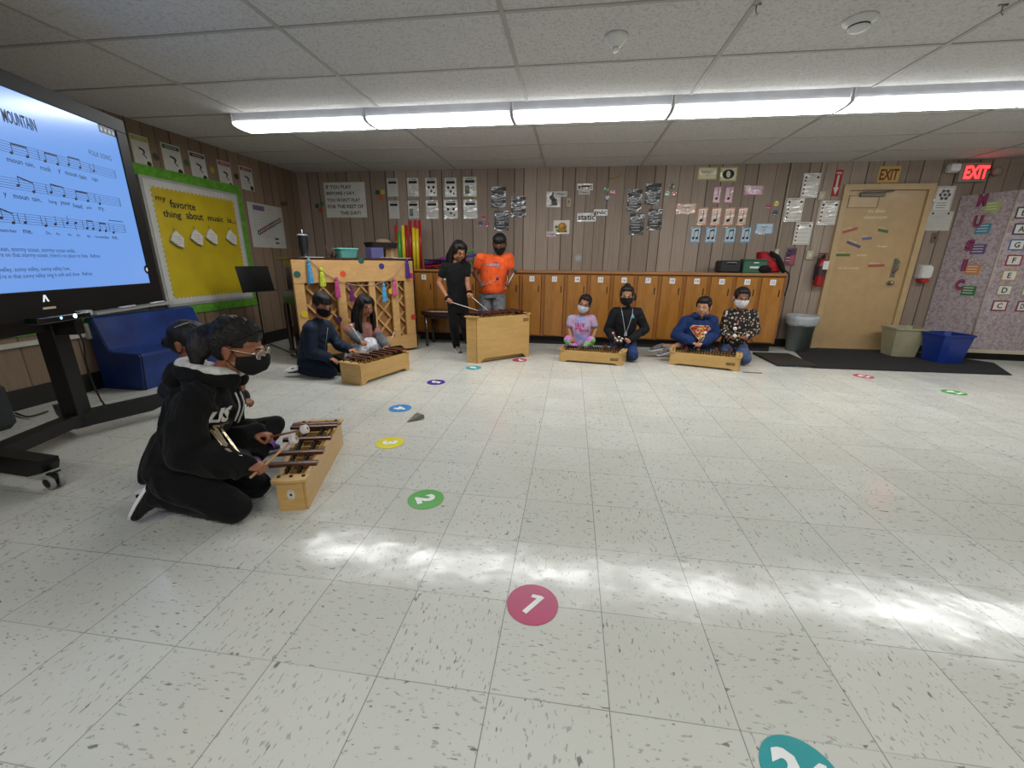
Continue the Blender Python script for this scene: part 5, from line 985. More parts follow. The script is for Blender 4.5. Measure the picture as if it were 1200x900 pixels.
# ================================================================ people
def orth(f, u):
    f = V(f).normalized(); u = V(u); u = (u-f*u.dot(f)).normalized(); r = f.cross(u); return Matrix((r, f, u)).transposed()   # columns: right, forward, up
class Blob:
    """a single skin grown over tapered limbs, ellipsoids and lofted trunks"""
    def __init__(s): s.v = []; s.f = []
    def _r(s, R):
        b = len(s.v); n = len(R[0]); s.v += [V(p) for r in R for p in r]
        for i in range(len(R)-1):
            for j in range(n): k = (j+1) % n; s.f.append((b+i*n+j, b+i*n+k, b+(i+1)*n+k, b+(i+1)*n+j))
        s.f.append(tuple(b+j for j in range(n))[::-1]); s.f.append(tuple(b+(len(R)-1)*n+j for j in range(n)))
    def cap(s, a, b, ra, rb=None, n=14, flat=1.0, up=(0, 0, 1)):
        rb = ra if rb is None else rb; a, b = V(a), V(b); L = (b-a).length
        if L < 1e-5: b = a+V((0, 0, 1e-4))
        M = look(b-a, up); R = []
        for i in range(1, 5): t = -pi/2+i*pi/8; R.append((a+M.col[2]*ra*math.sin(t), ra*math.cos(t)))
        for i in range(0, 4): t = i*pi/8; R.append((b+M.col[2]*rb*math.sin(t), rb*math.cos(t)))
        s._r([[c+(M.col[0]*math.cos(2*pi*j/n)+M.col[1]*flat*math.sin(2*pi*j/n))*r for j in range(n)] for c, r in R]); return s
    def chain(s, P, R, **k):
        for i in range(len(P)-1): s.cap(P[i], P[i+1], R[i], R[i+1], **k)
        return s
    def ell(s, c, r, M=None, n=16):
        M = M or Matrix.Identity(3); c = V(c); R = []
        for i in range(1, 10):
            t = -pi/2+i*pi/10; R.append([c+M @ V((r[0]*math.cos(t)*math.cos(2*pi*j/n), r[1]*math.cos(t)*math.sin(2*pi*j/n), r[2]*math.sin(t))) for j in range(n)])
        s._r(R); return s
    def loft(s, rings, n=24):
        """rings: (centre, half-width vector, half-depth vector)"""
        s._r([[V(c)+V(x)*math.cos(2*pi*j/n)+V(y)*math.sin(2*pi*j/n) for j in range(n)] for c, x, y in rings]); return s
    def skin(s, name, mat, parent, voxel=.005, smooth=4, fold=0.0, fscale=9, seed=0, label=None, strand=None):
        me = bpy.data.meshes.new(name); me.from_pydata([tuple(v) for v in s.v], [], s.f); me.update()
        ob = bpy.data.objects.new(name, me); COL.objects.link(ob)
        m = ob.modifiers.new('r', 'REMESH'); m.mode = 'VOXEL'; m.voxel_size = voxel; m.use_smooth_shade = True
        if smooth: m = ob.modifiers.new('s', 'SMOOTH'); m.factor = .5; m.iterations = smooth
        dg = bpy.context.evaluated_depsgraph_get(); dg.update(); m2 = bpy.data.meshes.new_from_object(ob.evaluated_get(dg)); ob.modifiers.clear(); bpy.data.objects.remove(ob); bpy.data.meshes.remove(me)
        m2.name = name; o = parent_world(parent)
        if fold or strand:
            nr = [v.normal.copy() for v in m2.vertices]; off = V((seed*3.1, seed*1.7, seed))
            for v, nn in zip(m2.vertices, nr):
                if fold:
                    p = v.co*fscale+off; q = p+noise.noise_vector(p*.6)*1.3; a = abs(noise.noise(V((q.x, q.y, q.z*.55)))); v.co += nn*fold*(1-2.6*a)
                if strand: v.co += nn*strand*noise.noise(V((v.co.x*70, v.co.y*70, v.co.z*9))+off)
        for v in m2.vertices: v.co -= o
        m2.materials.clear(); m2.materials.append(mat); m2.polygons.foreach_set('use_smooth', [True]*len(m2.polygons))
        m2.polygons.foreach_set('material_index', [0]*len(m2.polygons))
        ob = bpy.data.objects.new(name, m2); COL.objects.link(ob); ob.parent = parent; tag(ob, label)
        return ob
def skin_mat(h):
    key = ('skin', h)
    if key in _M: return _M[key]
    n = NT('skin_'+h); c = lin(h); d = [c[0]*.8, c[1]*.7, c[2]*.66, 1]; n.l(n.ramp(n.noise(n.co(), 22, 3), [(.3, d), (.7, c)]), n.b.inputs['Base Color'])
    n.set(Roughness=.52, Subsurface_Weight=.12, Subsurface_Scale=.01); n.b.inputs['Subsurface Radius'].default_value = (1, .4, .25); _M[key] = n.m; return n.m
def hair_mat(h='0d0a09'):
    key = ('hair', h)
    if key in _M: return _M[key]
    n = NT('hair_'+h); c = lin(h); f = n.noise(n.co((120, 120, 12)), 1.0, 3); n.l(n.ramp(f, [(.3, [x*.5 for x in c[:3]]+[1]), (.75, [min(1, x*1.9) for x in c[:3]]+[1])]), n.b.inputs['Base Color'])
    n.set(Roughness=.55); n.b.inputs['Specular IOR Level'].default_value = .35; n.bump(f, .9, .004); _M[key] = n.m; return n.m
def dirv(a, b): return (V(b)-V(a)).normalized()
FINGER = ((-1.5, .046, .0063), (-.5, .054, .0066), (.5, .051, .0064), (1.5, .039, .0056))
def hand(bl, w, d, n, side, grip=.6, s=.86, spread=.0, point=False):
    """w wrist, d towards the knuckles, n out of the palm, side: direction of the thumb"""
    d = V(d).normalized(); n = V(n); n = (n-d*n.dot(d)).normalized(); t = n.cross(d).normalized()
    if t.dot(V(side)) < 0: t = -t           # t points to the thumb side
    M = Matrix((t, d, n)).transposed(); w = V(w)
    bl.cap(w-d*.02*s, w+d*.012*s, .0195*s, .021*s, flat=.8); bl.ell(w+d*.038*s, (.034*s, .042*s, .0135*s), M); bl.ell(w+d*.05*s+n*.001, (.035*s, .024*s, .0125*s), M)
    tips = []
    for i, (k, L, r) in enumerate(FINGER):
        p = w+d*.066*s-t*k*.0165*s*(1+spread)*1.0; a = 0; L *= s; g = 0 if (point and i == 0) else grip
        fd = (d-t*k*.05*(1+spread*4)).normalized()
        for j, (fr, ex) in enumerate(((.48, 62), (.30, 78), (.22, 50))):
            a += math.radians(ex)*g+math.radians(7); dd = (fd*math.cos(a)+n*math.sin(a)).normalized(); q = p+dd*L*fr*1.05; bl.cap(p, q, r*s*(1.12-.08*j), r*s*(1.05-.1*j), n=10); p = q
        tips.append(p)
    p = w+d*.014*s+t*.020*s; q = p+(t*.75+d*.65+n*.35).normalized()*.030*s; r_ = q+(d*.85+t*(.30-.6*grip)+n*(.25+.7*grip)).normalized()*.026*s; e = r_+(d*.7-t*(.1+.7*grip)+n*(.2+.5*grip)).normalized()*.02*s
    bl.chain([p, q, r_, e], [.0115*s, .0095*s, .0082*s, .0072*s], n=10)
    return w+d*.062*s+n*.016*s     # centre of the fist
def head_blob(bl, H, hs, HM):
    X = lambda x, y, z: H+HM @ V((x, y, z))*hs
    def e(c, r, M=None): bl.ell(X(*c), [k*hs for k in r], HM if M is None else HM @ M)
    e((0, -.014, .030), (.0735, .089, .077)); e((0, .018, -.02), (.063, .072, .080)); e((0, .040, -.070), (.036, .036, .030)); e((0, .058, -.088), (.018, .016, .014))
    for s_ in (-1, 1):
        e((.033*s_, .052, -.036), (.023, .023, .026)); e((.075*s_, -.008, -.012), (.008, .018, .029)); e((.078*s_, -.012, .002), (.009, .016, .013)); e((.076*s_, -.004, -.034), (.007, .009, .010)); e((.046*s_, .018, -.062), (.02, .035, .022))
    bl.cap(X(0, .082, .006), X(0, .096, -.022), .008*hs, .0115*hs); e((0, .099, -.026), (.0105, .010, .0085)); e((.010, .091, -.030), (.0075, .009, .0065)); e((-.010, .091, -.030), (.0075, .009, .0065))
    e((0, .080, .014), (.040, .012, .008)); e((0, .080, -.052), (.022, .012, .010))
def face_parts(root, H, hs, HM, style, brow='15100e', lips=None, mask=None):
    X = lambda x, y, z: H+HM @ V((x, y, z))*hs
    Fc = lambda c, rx=0, rz=0: Matrix.Translation(X(*c)) @ HM.to_4x4() @ Matrix.Rotation(rz, 4, 'Z') @ Matrix.Rotation(rx, 4, 'X')
    for s_ in (-1, 1):
        op = style.get('eye', .6)
        mb = MB(); T = Fc((.030*s_, .0795, .002), 0, -.35*s_)
        mb.sphere((0, -.001*hs, 0), (.0135*hs, .0065*hs, .0085*hs*op+.001), paint('c9c2bc', .3), T, 14); mb.sphere((0, .0018*hs, -.001*hs), (.0062*hs, .005*hs, .0062*hs*op+.0008), paint('1c100a', .15), T, 10)
        mb.build('eye', root)
        mb = MB(); mb.tube([T @ V((x*hs, (.0068-abs(x)*.22)*hs, (.0088*op+.001-abs(x)**2*22)*hs)) for x in (-.015, -.008, 0, .008, .015)], .0018*hs, paint('120c0a', .6), 6); mb.build('eyelashes', root)
        mb = MB(); mb.tube([X(x*s_, .0865-max(0, x-.028)*.45, z) for x, z in ((.013, .0185), (.022, .023), (.033, .0235), (.044, .018))], [.0024*hs, .0032*hs, .003*hs, .0016*hs], paint(brow, .8), 6); mb.build('eyebrow', root)
    if lips:
        mb = MB(); mb.sphere((0, 0, 0), (.0185*hs, .006*hs, .0042*hs), paint(lips, .4), Fc((0, .0895, -.0500))); mb.sphere((0, 0, 0), (.0155*hs, .006*hs, .0048*hs), paint(lips, .4), Fc((0, .0885, -.0570))); mb.build('lips', root)
def face_mask(root, H, hs, HM, m, trim=None, z0=-.008, flare=1.0, lab=None):
    X = lambda x, y, z: H+HM @ V((x, y, z))*hs
    mb = MB(); R = []; R2 = []; NV, NU = 12, 24
    for i in range(NV+1):
        v = i/NV
        row = []; row2 = []
        for j in range(NU+1):
            a = (j/NU*2-1); ph = a*1.30
            top = z0+.006-.018*abs(a)**1.6; bot = -.100+.034*abs(a)**2.0; z = top+(bot-top)*v
            bulge = (.027+.007*math.sin(pi*v))*(1-.55*v*v)*flare*math.exp(-(a/.33)**2)
            k = 1-.33*max(0, (-.055-z)/.05)**1.4
            rx, ry = .0745*(1-.18*max(0, -z-.04)/.05), (.0865+bulge)*k
            pl = .0012*math.sin(v*pi*7) if .1 < v < .9 else 0
            p = (math.sin(ph)*(rx+pl), .004+math.cos(ph)*(ry+pl)*(1.0), z); row.append(X(*p)); q = (p[0]*.965, .004+(p[1]-.004)*.97, z); row2.append(X(*q))
        R.append(row); R2.append(row2)
    n = NU+1; vs = [p for r in R for p in r]+[p for r in R2 for p in r]; N = (NV+1)*n; fs = []
    for i in range(NV):
        for j in range(NU):
            a = i*n+j; fs.append((a, a+n, a+n+1, a+1)); fs.append((N+a, N+a+1, N+a+n+1, N+a+n))
    edge = [j for j in range(n)]+[i*n+NU for i in range(1, NV+1)]+[NV*n+j for j in range(NU-1, -1, -1)]+[i*n for i in range(NV-1, 0, -1)]
    for k in range(len(edge)): a, b = edge[k], edge[(k+1) % len(edge)]; fs.append((a, b, N+b, N+a))
    mb.add(vs, fs, m, None, True); o = mb.build('face_mask', root, lab); 
    mb = MB()
    for s_ in (-1, 1):
        q0 = R[0][NU if s_ > 0 else 0]; q1 = R[-1][NU if s_ > 0 else 0]
        mb.tube(smooth([q0, X(.081*s_, .004, .010), X(.085*s_, -.018, .012), X(.083*s_, -.020, -.020), q1], 4), .0016*hs, trim or m, 5)
    mb.build('ear_loop', root)
    if trim:
        mb = MB(); mb.tube([p+(p-H).normalized()*.001 for p in R[0]], .0022*hs, trim, 5); mb.build('mask_trim', root)
    return o
def hair(root, H, hs, HM, kind, mat, **k):
    X = lambda x, y, z: H+HM @ V((x, y, z))*hs
    bl = Blob(); e = lambda c, r: bl.ell(X(*c), [q*hs for q in r], HM)
    e((0, -.022, .040), (.081, .092, .080)); e((0, -.045, .0), (.075, .062, .075))
    if kind in ('short', 'boy'):
        e((0, .012, .078), (.066, .072, .040)); e((0, .040, .070), (.058, .046, .030))
        if k.get('fringe'): e((0, .062, .052), (.056, .030, .026))
        for s_ in (-1, 1): e((.066*s_, .002, .030), (.014, .036, .040))
    if kind == 'flat':
        for s_ in (-1, 1): e((.058*s_, .002, .035), (.021, .050, .048))
        e((0, .006, .078), (.067, .067, .038))
    if kind == 'beanie': e((0, .008, .066), (.079, .080, .058)); e((0, .030, .058), (.068, .060, .036))
    if kind == 'long':
        e((0, .012, .072), (.070, .076, .044))
        for s_ in (-1, 1):
            e((.062*s_, .012, .030), (.024, .058, .058))
            for ch in k['locks'][s_]: bl.chain([X(*p[:3]) for p in ch], [p[3]*hs for p in ch], flat=.8)
    for P, R in k.get('extra', ()): bl.chain(P, R)
    o = bl.skin('hair', mat, root, k.get('vox', .005), 3, strand=.0026)
    me = o.data; ow = parent_world(root); rn = random.Random(k.get('seed', 5)); Hi = HM.transposed(); tie = k.get('tie'); mb = MB(); cnt = 0; vs = me.vertices
    if k.get('wisps'):
        bvh = BVHTree.FromPolygons([v.co+ow for v in vs], [tuple(p.vertices) for p in me.polygons]); T = X(*tie)
        for i in range(k['wisps']):
            a = rn.uniform(-1.9, 1.9); st = X(.078*math.sin(a), .085*math.cos(a)*.95, .045+.045*math.cos(a)-.03*(1-math.cos(a))); pts = []
            for j in range(9):
                t = j/8; p = st.lerp(T, t); c_ = X(0, -.02, .02); d = (p-c_).normalized(); h = bvh.ray_cast(c_+d*.3, -d, .4)
                q = (h[0] if h[0] is not None else p)+d*(.0005+.0012*rn.random()); pts.append(q)
            mb.tube(pts, [.0004]+[.0013]*7+[.0008], mat, 4)
        mb.build('hair_strands', root)
    return o
def ik(a, b, l1, l2, hint):
    a, b = V(a), V(b); d = b-a; L = min(d.length, (l1+l2)*.999); u = d.normalized(); x = (l1*l1-l2*l2+L*L)/(2*L); h = math.sqrt(max(0, l1*l1-x*x)); w = V(hint); w = (w-u*w.dot(u)).normalized(); return a+u*x+w*h
def bend(P, n=1): return P
def person(spec):
    """spec: world joints and clothing"""
    J = {k: V(v) for k, v in spec['J'].items()}; s = spec.get('s', 1.0); hs = spec.get('hs', 1.0)
    root = empty('person', (J['pel'].x, J['pel'].y, 0), spec['label'], 'person', 'children making music in the room')
    HM = orth(spec['hf'], spec.get('hu', (0, 0, 1))); f = V(spec['f']).normalized(); r = f.cross(V((0, 0, 1))).normalized()
    up = (J['chest']-J['pel']).normalized(); shr = (J['shR']-J['shL']).normalized(); hpr = (J['hipR']-J['hipL']).normalized(); cf = up.cross(shr).normalized(); cf = cf if cf.dot(f) > 0 else -cf; pf = up.cross(hpr).normalized(); pf = pf if pf.dot(f) > 0 else -pf
    H = J['head']; sm = skin_mat(spec['skin'])
    if spec.get('dbg', 1): print('BONES', spec['key'], 'uarm %.2f/%.2f farm %.2f/%.2f thigh %.2f/%.2f shin %.2f/%.2f spine %.2f neck-head %.2f' % tuple((J[a]-J[b]).length for a, b in (('shR', 'elR'), ('shL', 'elL'), ('elR', 'wrR'), ('elL', 'wrL'), ('hipR', 'knR'), ('hipL', 'knL'), ('knR', 'anR'), ('knL', 'anL'), ('pel', 'chest'), ('chest', 'head'))))
    sw = (J['shR']-J['shL']).length/2; wd = spec.get('w', 1.0); dp = spec.get('d', 1.0)
    def torso(bl, g, hem=0.0, belly=1.0):
        P, C = J['pel'], J['chest']; L = (C-P)
        q = lambda t, wx, dy, fo=0.0: (P+L*t+cf*fo, shr.lerp(hpr, max(0, 1-t)).normalized()*(wx*wd*s+g), (cf.lerp(pf, max(0, 1-t))).normalized()*(dy*dp*s+g))
        bl.loft([q(-.12-hem, .118, .092), q(.05, .128, .10), q(.25, .118, .095*belly, .01*(belly-1)*4), q(.45, .115, .092*belly), q(.70, .128, .094), q(.88, .125, .084), q(1.0, .105, .068), q(1.08, .055, .05)])
        for k in ('shR', 'shL'): bl.cap(C-up*.03, J[k], .062*s+g*.6, .046*s+g)
    # body
    b = Blob(); torso(b, -.008); ndir = (H+HM @ V((0, -.02, -.07))*hs); b.chain([J['chest']+up*.0, J['chest'].lerp(ndir, .55), ndir], [.05*s, .040*s, .042*s]); head_blob(b, H, hs, HM)
    for k in 'RL':
        b.chain([J['sh'+k], J['el'+k], J['wr'+k]], [.040*s, .033*s, .0215*s]); b.chain([J['hip'+k], J['kn'+k], J['an'+k]], [.064*s, .047*s, .029*s])
        mid_ = J['kn'+k].lerp(J['an'+k], .3); b.cap(J['kn'+k].lerp(J['an'+k], .15), J['kn'+k].lerp(J['an'+k], .45), .044*s, .038*s)
        b.cap(J['an'+k], J['an'+k].lerp(J['to'+k], .8), .024*s, .014*s)
    grips = {}
    for k in 'RL':
        hd = spec['hand'+k]; grips[k] = hand(b, J['wr'+k], hd['d'], hd['n'], hd['t'], hd.get('g', .7), hd.get('s', .92)*s*spec.get('hsz', 1.0), point=hd.get('point', False))
    body = b.skin('body', sm, root, spec.get('vox', .0045), 3)
    # clothing
    top = spec['top']; g = top.get('g', .014); b = Blob(); torso(b, g, top.get('hem', .08), top.get('belly', 1.0))
    for k in 'RL':
        sl = top.get('sleeve', 1.0); a, e_, w_ = J['sh'+k], J['el'+k], J['wr'+k]; ra, re, rw = (.046+g*.9)*s, (.038+g*.9)*s, (.026+g*.85)*s
        if sl >= 1: b.chain([a, e_, e_.lerp(w_, .93)], [ra, re, rw])
        else: b.cap(a, a.lerp(e_, sl), ra, re+.006)
        if top.get('puff'): b.cap(e_.lerp(w_, .45), e_.lerp(w_, .88), re*1.02, rw*1.15)
    if top.get('collar'): b.cap(J['chest']+up*.01, J['chest']+up*.035+cf*.0, .062*s, .052*s)
    for P, R in top.get('extra', ()): b.chain(P, R)
    shirt = b.skin(top['name'], top['mat'], root, spec.get('vox', .0045)+.0005, 4, fold=top.get('fold', .006), fscale=top.get('fs', 9), seed=spec['seed'], label=top.get('label'))
    bt = spec['bottom']; g = bt.get('g', .008); b = Blob(); P = J['pel']
    b.loft([(P-up*.07*s, hpr*(.10*s*wd+g), pf*(.085*s*dp+g)), (P, hpr*(.116*s*wd+g*.6), pf*(.094*s*dp+g*.6)), (P+up*.06*s, hpr*(.105*s*wd), pf*(.085*s*dp))])
    for k in 'RL':
        h_, n_, a_ = J['hip'+k], J['kn'+k], J['an'+k]; e = bt.get('len', .92); tk = bt.get('thick', 1.0)
        b.chain([h_, n_, n_.lerp(a_, e)], [(.074*s+g)*tk, (.052*s+g)*tk, (.036*s+g)*bt.get('cuff', 1.0)]) if e > .3 else b.chain([h_, n_.lerp(h_, .30)], [(.078*s+g)*tk, (.060*s+g)*tk])
        b.cap(J['hip'+k], P, .075*s+g*.7, .07*s)
    b.skin(bt['name'], bt['mat'], root, spec.get('vox', .0045)+.0005, 3, fold=bt.get('fold', .005), fscale=8, seed=spec['seed']+5)
    sh = spec['shoes']
    for k in 'RL':
        a, t = J['an'+k], J['to'+k]; d = (t-a).normalized(); n = V(sh['n'+k]) if 'n'+k in sh else V((0, 0, 1)); n = (n-d*n.dot(d)).normalized(); M = Matrix((d.cross(n), d, n)).transposed(); L = (t-a).length
        b = Blob(); hl = a-d*.035*s; b.ell(hl-n*.012*s, (.031*s, .034*s, .030*s), M); b.ell(a+n*.0, (.032*s, .036*s, .036*s), M); b.ell(a.lerp(t, .55)-n*.012*s, (.035*s, .06*s, .026*s), M); b.ell(t-n*.016*s-d*.01, (.036*s, .042*s, .021*s), M); b.cap(a-d*.01, a.lerp(t, .5), .032*s, .026*s)
        o = b.skin('shoe', sh['mat'], root, .0045, 3, label=None)
        mb = MB(); c = a.lerp(t, .45)-n*.032*s; po = []
        for j in range(20):
            an = 2*pi*j/20; yy = math.sin(an)*(L/2+.047*s); xx = math.cos(an)*(.036+.004*math.sin(an))*s; po.append((xx, yy))
        mb.prism(po, .012*s, sh.get('sole', white), Matrix.Translation(c+d*L*.0) @ M.to_4x4(), -.004); mb.build('sole', o)
    return root, J, HM, H, hs, body, shirt, grips, cf, shr, up
def decal(shirt, root, mb_fn, name, F, lab=None, off=.003):
    """lays flat artwork drawn in frame F onto the shirt's surface"""
    o = parent_world(root); me = shirt.data; bvh = BVHTree.FromPolygons([v.co+o for v in me.vertices], [tuple(p.vertices) for p in me.polygons])
    mb = MB(); mb_fn(mb); z = F.to_3x3() @ V((0, 0, 1)); out = MB(); nz = []
    import bmesh
    bm = bmesh.new(); vs = [bm.verts.new(v) for v in mb.v]
    for f, k in zip(mb.f, mb.fm):
        try: q = bm.faces.new([vs[i] for i in f]); q.material_index = k
        except ValueError: pass
    bmesh.ops.triangulate(bm, faces=bm.faces[:])
    for _ in range(3):
        ed = [e for e in bm.edges if e.calc_length() > .011]
        if not ed: break
        bmesh.ops.subdivide_edges(bm, edges=ed, cuts=1); bmesh.ops.triangulate(bm, faces=bm.faces[:])
    Fi = F.inverted(); miss = []
    for v in bm.verts:
        lo = Fi @ v.co; p = F @ V((lo.x, lo.y, .25)); h = bvh.ray_cast(p, -z, .5)
        if h[0] is not None: v.co = h[0]+z*(off+lo.z)
        else: miss.append(v)
    bmesh.ops.delete(bm, geom=miss, context='VERTS')
    me2 = bpy.data.meshes.new(name); bm.to_mesh(me2); bm.free()
    for v in me2.vertices: v.co -= o
    for m in mb.mats: me2.materials.append(m)
    ob = bpy.data.objects.new(name, me2); COL.objects.link(ob); ob.parent = root; return tag(ob, lab)
def mallet(grip, tip, lab, stick_h, head_h, r=.016, back=.06, shape='ball', sr=.0045, band=None):
    g, t = V(grip), V(tip); d = (t-g).normalized(); a = g-d*back; rt = empty('mallet', a, lab, 'mallet', 'mallets held by the children')
    mb = MB(); mb.tube([a, t], [sr, sr*.85], paint(stick_h, .45), 8); mb.build('handle', rt)
    mb = MB(); M = Matrix.Translation(t) @ look(d).to_4x4()
    if shape == 'ball': mb.sphere((0, 0, 0), r, paint(head_h, .6), M, 16)
    else:
        Mx = Matrix.Translation(t) @ look(V(shape)).to_4x4(); mb.lathe([(.004, -.013), (r*.85, -.013), (r, -.010), (r, .010), (r*.85, .013), (.004, .013)], paint(head_h, .8), Mx, 20)
        if band: mb.lathe([(r*1.01, -.005), (r*1.01, .005)], paint(band, .6), Mx, 20, cap=False)
        mb.lathe([(r*.35, .0132), (r*.3, .0145), (0.001, .0145)], paint(stick_h, .6), Mx, 12)
    mb.build('head', rt); return rt
UP = V((0, 0, 1))
# ---------------------------------------------------------------- 1: girl in the black hoodie, kneeling at the near xylophone
o1, d1 = (-1.415, 1.45), (.97, .24)
s1 = lambda px, py, off=0.0: at_s(px, py, o1, d1, off)
f1 = V((.97, .24, 0)).normalized(); r1 = V((f1.y, -f1.x, 0))
J = dict(head=s1(280, 406), chest=s1(247, 452), pel=s1(208, 548), shR=s1(229, 470, .125), shL=s1(262, 462, -.125), elR=s1(216, 531, .16), wrR=s1(287, 545, .12), elL=s1(266, 512, -.15), wrL=s1(298, 509, -.085),
         hipR=s1(206, 562, .085), hipL=s1(214, 550, -.08), knR=s1(272, 586, .10), knL=s1(298, 566, -.09), anR=s1(185, 585, .09), anL=s1(205, 575, -.08), toR=s1(155, 607, .09), toL=s1(178, 590, -.08))
J['anR'].z = .065; J['anL'].z = .06; J['toR'] = V((-1.84, 1.27, .035)); J['toL'] = J['anL']+V((-.14, -.02, -.03)); J['knR'].z = .07; J['knL'].z = .07; J['anR'] = V((-1.685, 1.30, .14)); J['toR'] = V((-1.745, 1.28, .045)); J['anL'] = V((-1.70, 1.46, .075))
hoodie = fabric('0b0b0c', '060607', .95, 12)
P1 = dict(key='p1', label='girl in a black hoodie with white lined hood and glasses kneeling at the nearest xylophone', J=J, s=1.0, hs=1.0, hf=f1*.93+UP*-.30, f=f1, skin='8d5a3e', vox=.004, seed=1, w=1.0, d=.88, hsz=1.0,
          handR=dict(d=dirv((0, 0, 0), f1*1-UP*.12), n=-r1*.2-UP*.9, t=f1*.3-r1, g=.85), handL=dict(d=dirv((0, 0, 0), f1*1-UP*.05), n=r1*.2-UP*.9, t=r1, g=.85),
          top=dict(name='hoodie', mat=hoodie, g=.026, hem=.06, fold=.015, fs=10, puff=True, collar=False), bottom=dict(name='trousers', mat=fabric('08080a', '050506', .9, 12), g=.012, fold=.006),
          shoes=dict(mat=fabric('1d1c1e', '0f0f10', .8, 20), nR=f1*.9+UP*-.3, nL=-UP))
R1, J1, HM1, H1, hs1, body1, shirt1, gr1, cf1, sr1, up1 = person(P1)
X1_ = lambda x, y, z: H1+HM1 @ V((x, y, z))
b = Blob(); C = J1['chest']; nk = C+up1*.045
for i in range(17):   # hood lying on the shoulders: roll of cloth around the neck, deep at the back
    a = pi*2*i/16; 
rol = []
for i in range(15):
    a = math.radians(-150+300*i/14)+pi; rr = .088+.045*max(0, math.cos(a-pi)); p = C+up1*(.045-.030*math.cos(a-pi)*1.0)+cf1*math.cos(a)*rr+sr1*math.sin(a)*.092; rol.append(p)
b.chain(rol, [.030]*15); b.ell(C-cf1*.105-up1*.005, (.085, .055, .075), orth(cf1, up1)); b.skin('hood', hoodie, R1, .005, 4, fold=.004, seed=3, label='black outside of the hood')
b = Blob(); rol2 = [p+up1*.022-(p-C-up1*.04).normalized()*.012 for p in rol]; b.chain(rol2, [.022]+[.026]*13+[.022]); b.ell(C-cf1*.085+up1*.035, (.078, .050, .050), orth(cf1, up1)); b.skin('hood_lining', fabric('c9c8c4', 'a8a7a2', .95, 30), R1, .005, 4, fold=.005, seed=4, label='white fleece lining of the hood')
hm = hair_mat('120d0b')
hair(R1, H1, 1.0, HM1, 'pony', hm, vox=.004, wisps=230, tie=(.004, -.118, .03), extra=[([X1_(0, .022, .058), X1_(0, -.02, .06)], [.054, .06]), ([X1_(.045, .015, .040), X1_(.05, -.05, .02)], [.026, .04]), ([X1_(-.045, .015, .040), X1_(-.05, -.05, .02)], [.026, .04]), ([X1_(0, -.09, .035), X1_(0.004, -.118, .03)], [.032, .028]), ([X1_(.004, -.118, .03), X1_(.02, -.138, .0), X1_(.036, -.135, -.045), X1_(.045, -.12, -.085), X1_(.05, -.115, -.12)], [.028, .036, .034, .026, .012]),
     ([X1_(.03, -.10, -.0), X1_(.036, -.11, -.05)], [.03, .03])])
mb = MB(); mb.lathe([(.021, -.008), (.026, 0), (.021, .008)], paint('0a0a0c', .6), Matrix.Translation(X1_(.002, -.112, .04)) @ (HM1 @ Matrix.Rotation(pi/2, 3, 'X')).to_4x4(), cap=False); mb.build('hair_tie', R1)
face_parts(R1, H1, 1.0, HM1, dict(eye=.3)); face_mask(R1, H1, 1.02, HM1, fabric('101013', '0a0a0c', .8), flare=1.05, lab='black face mask')
gl = paint('c8b8a4', .15, .5); r = mb = MB()
for s_ in (-1, 1):
    c = X1_(.031*s_, .098, .000); M = Matrix.Translation(c) @ (HM1 @ Matrix.Rotation(-.18*s_, 3, 'Z')).to_4x4() @ Matrix.Rotation(pi/2, 4, 'X')
    ring = [M @ V((.026*math.cos(2*pi*i/20), .0185*math.sin(2*pi*i/20), 0)) for i in range(21)]; mb.tube(ring, .0017, gl, 6)
    mb.tube([X1_(.056*s_, .090, .006), X1_(.074*s_, .045, .006), X1_(.079*s_, .0, .004), X1_(.079*s_, -.015, -.008)], .0018, gl, 6)
mb.tube([X1_(-.007, .1, .004), X1_(0, .103, .006), X1_(.007, .1, .004)], .0016, gl, 6); fr_ = mb.build('glasses', R1)
lensm = NT('spectacle_lens'); lensm.set(Base_Color=(1, 1, 1, 1), Roughness=.02, Alpha=.16); 
for s_ in (-1, 1):
    mb = MB(); M = Matrix.Translation(X1_(.031*s_, .098, .000)) @ (HM1 @ Matrix.Rotation(-.18*s_, 3, 'Z')).to_4x4() @ Matrix.Rotation(pi/2, 4, 'X'); mb.disc((0, 0), 1, lensm.m, M @ Matrix.Diagonal((.026, .0185, 1, 1)), 0); l_ = mb.build('lens', fr_)
    l_.location = (0, 0, 0); 
cn = C*.55+J1['pel']*.45
zd = (cf1*.75+sr1*.66).normalized(); FD1 = frame(C.lerp(J1['pel'], .20)+sr1*.045+cf1*.05, up1.cross(zd), up1)
def art1(mb):
    gold = paint('b8a88c', .25, .6); wht = paint('cfcdc8', .5)
    mb.text('US', (.005, .012), .07, wht, FD1, .10, 0, bold=.05); mb.text('ST', (.022, -.050), .04, gold, FD1, .065, 0, bold=.04)
for q_ in (0, 1):
    mb = MB(); p_ = C+cf1*.10+up1*.02+sr1*(.025-.05*q_); mb.tube(smooth([p_, p_+cf1*.035-up1*.05, p_+cf1*.04-up1*(.12+.02*q_)], 4), .0035, paint('b9b8b4', .7), 6); mb.build('drawcord', R1, 'white drawcord of the hood')
decal(shirt1, R1, art1, 'chest_print', FD1, 'white and gold block lettering across the chest')
mb = MB(); T = s1(221, 557, .18); 
g = gr1; tipR = V((-1.28, 1.60, .24)); tipR = s1(344, 515, -.02); tipL = s1(357, 503, -.05)
mallet(gr1['R'], tipR, 'white headed mallet with light wooden handle in the near hand of the hoodie girl', 'b48a5c', 'cfcac2', .021, .05, tuple(f1*.9+UP*.3), .0055, 'b9b2c0')
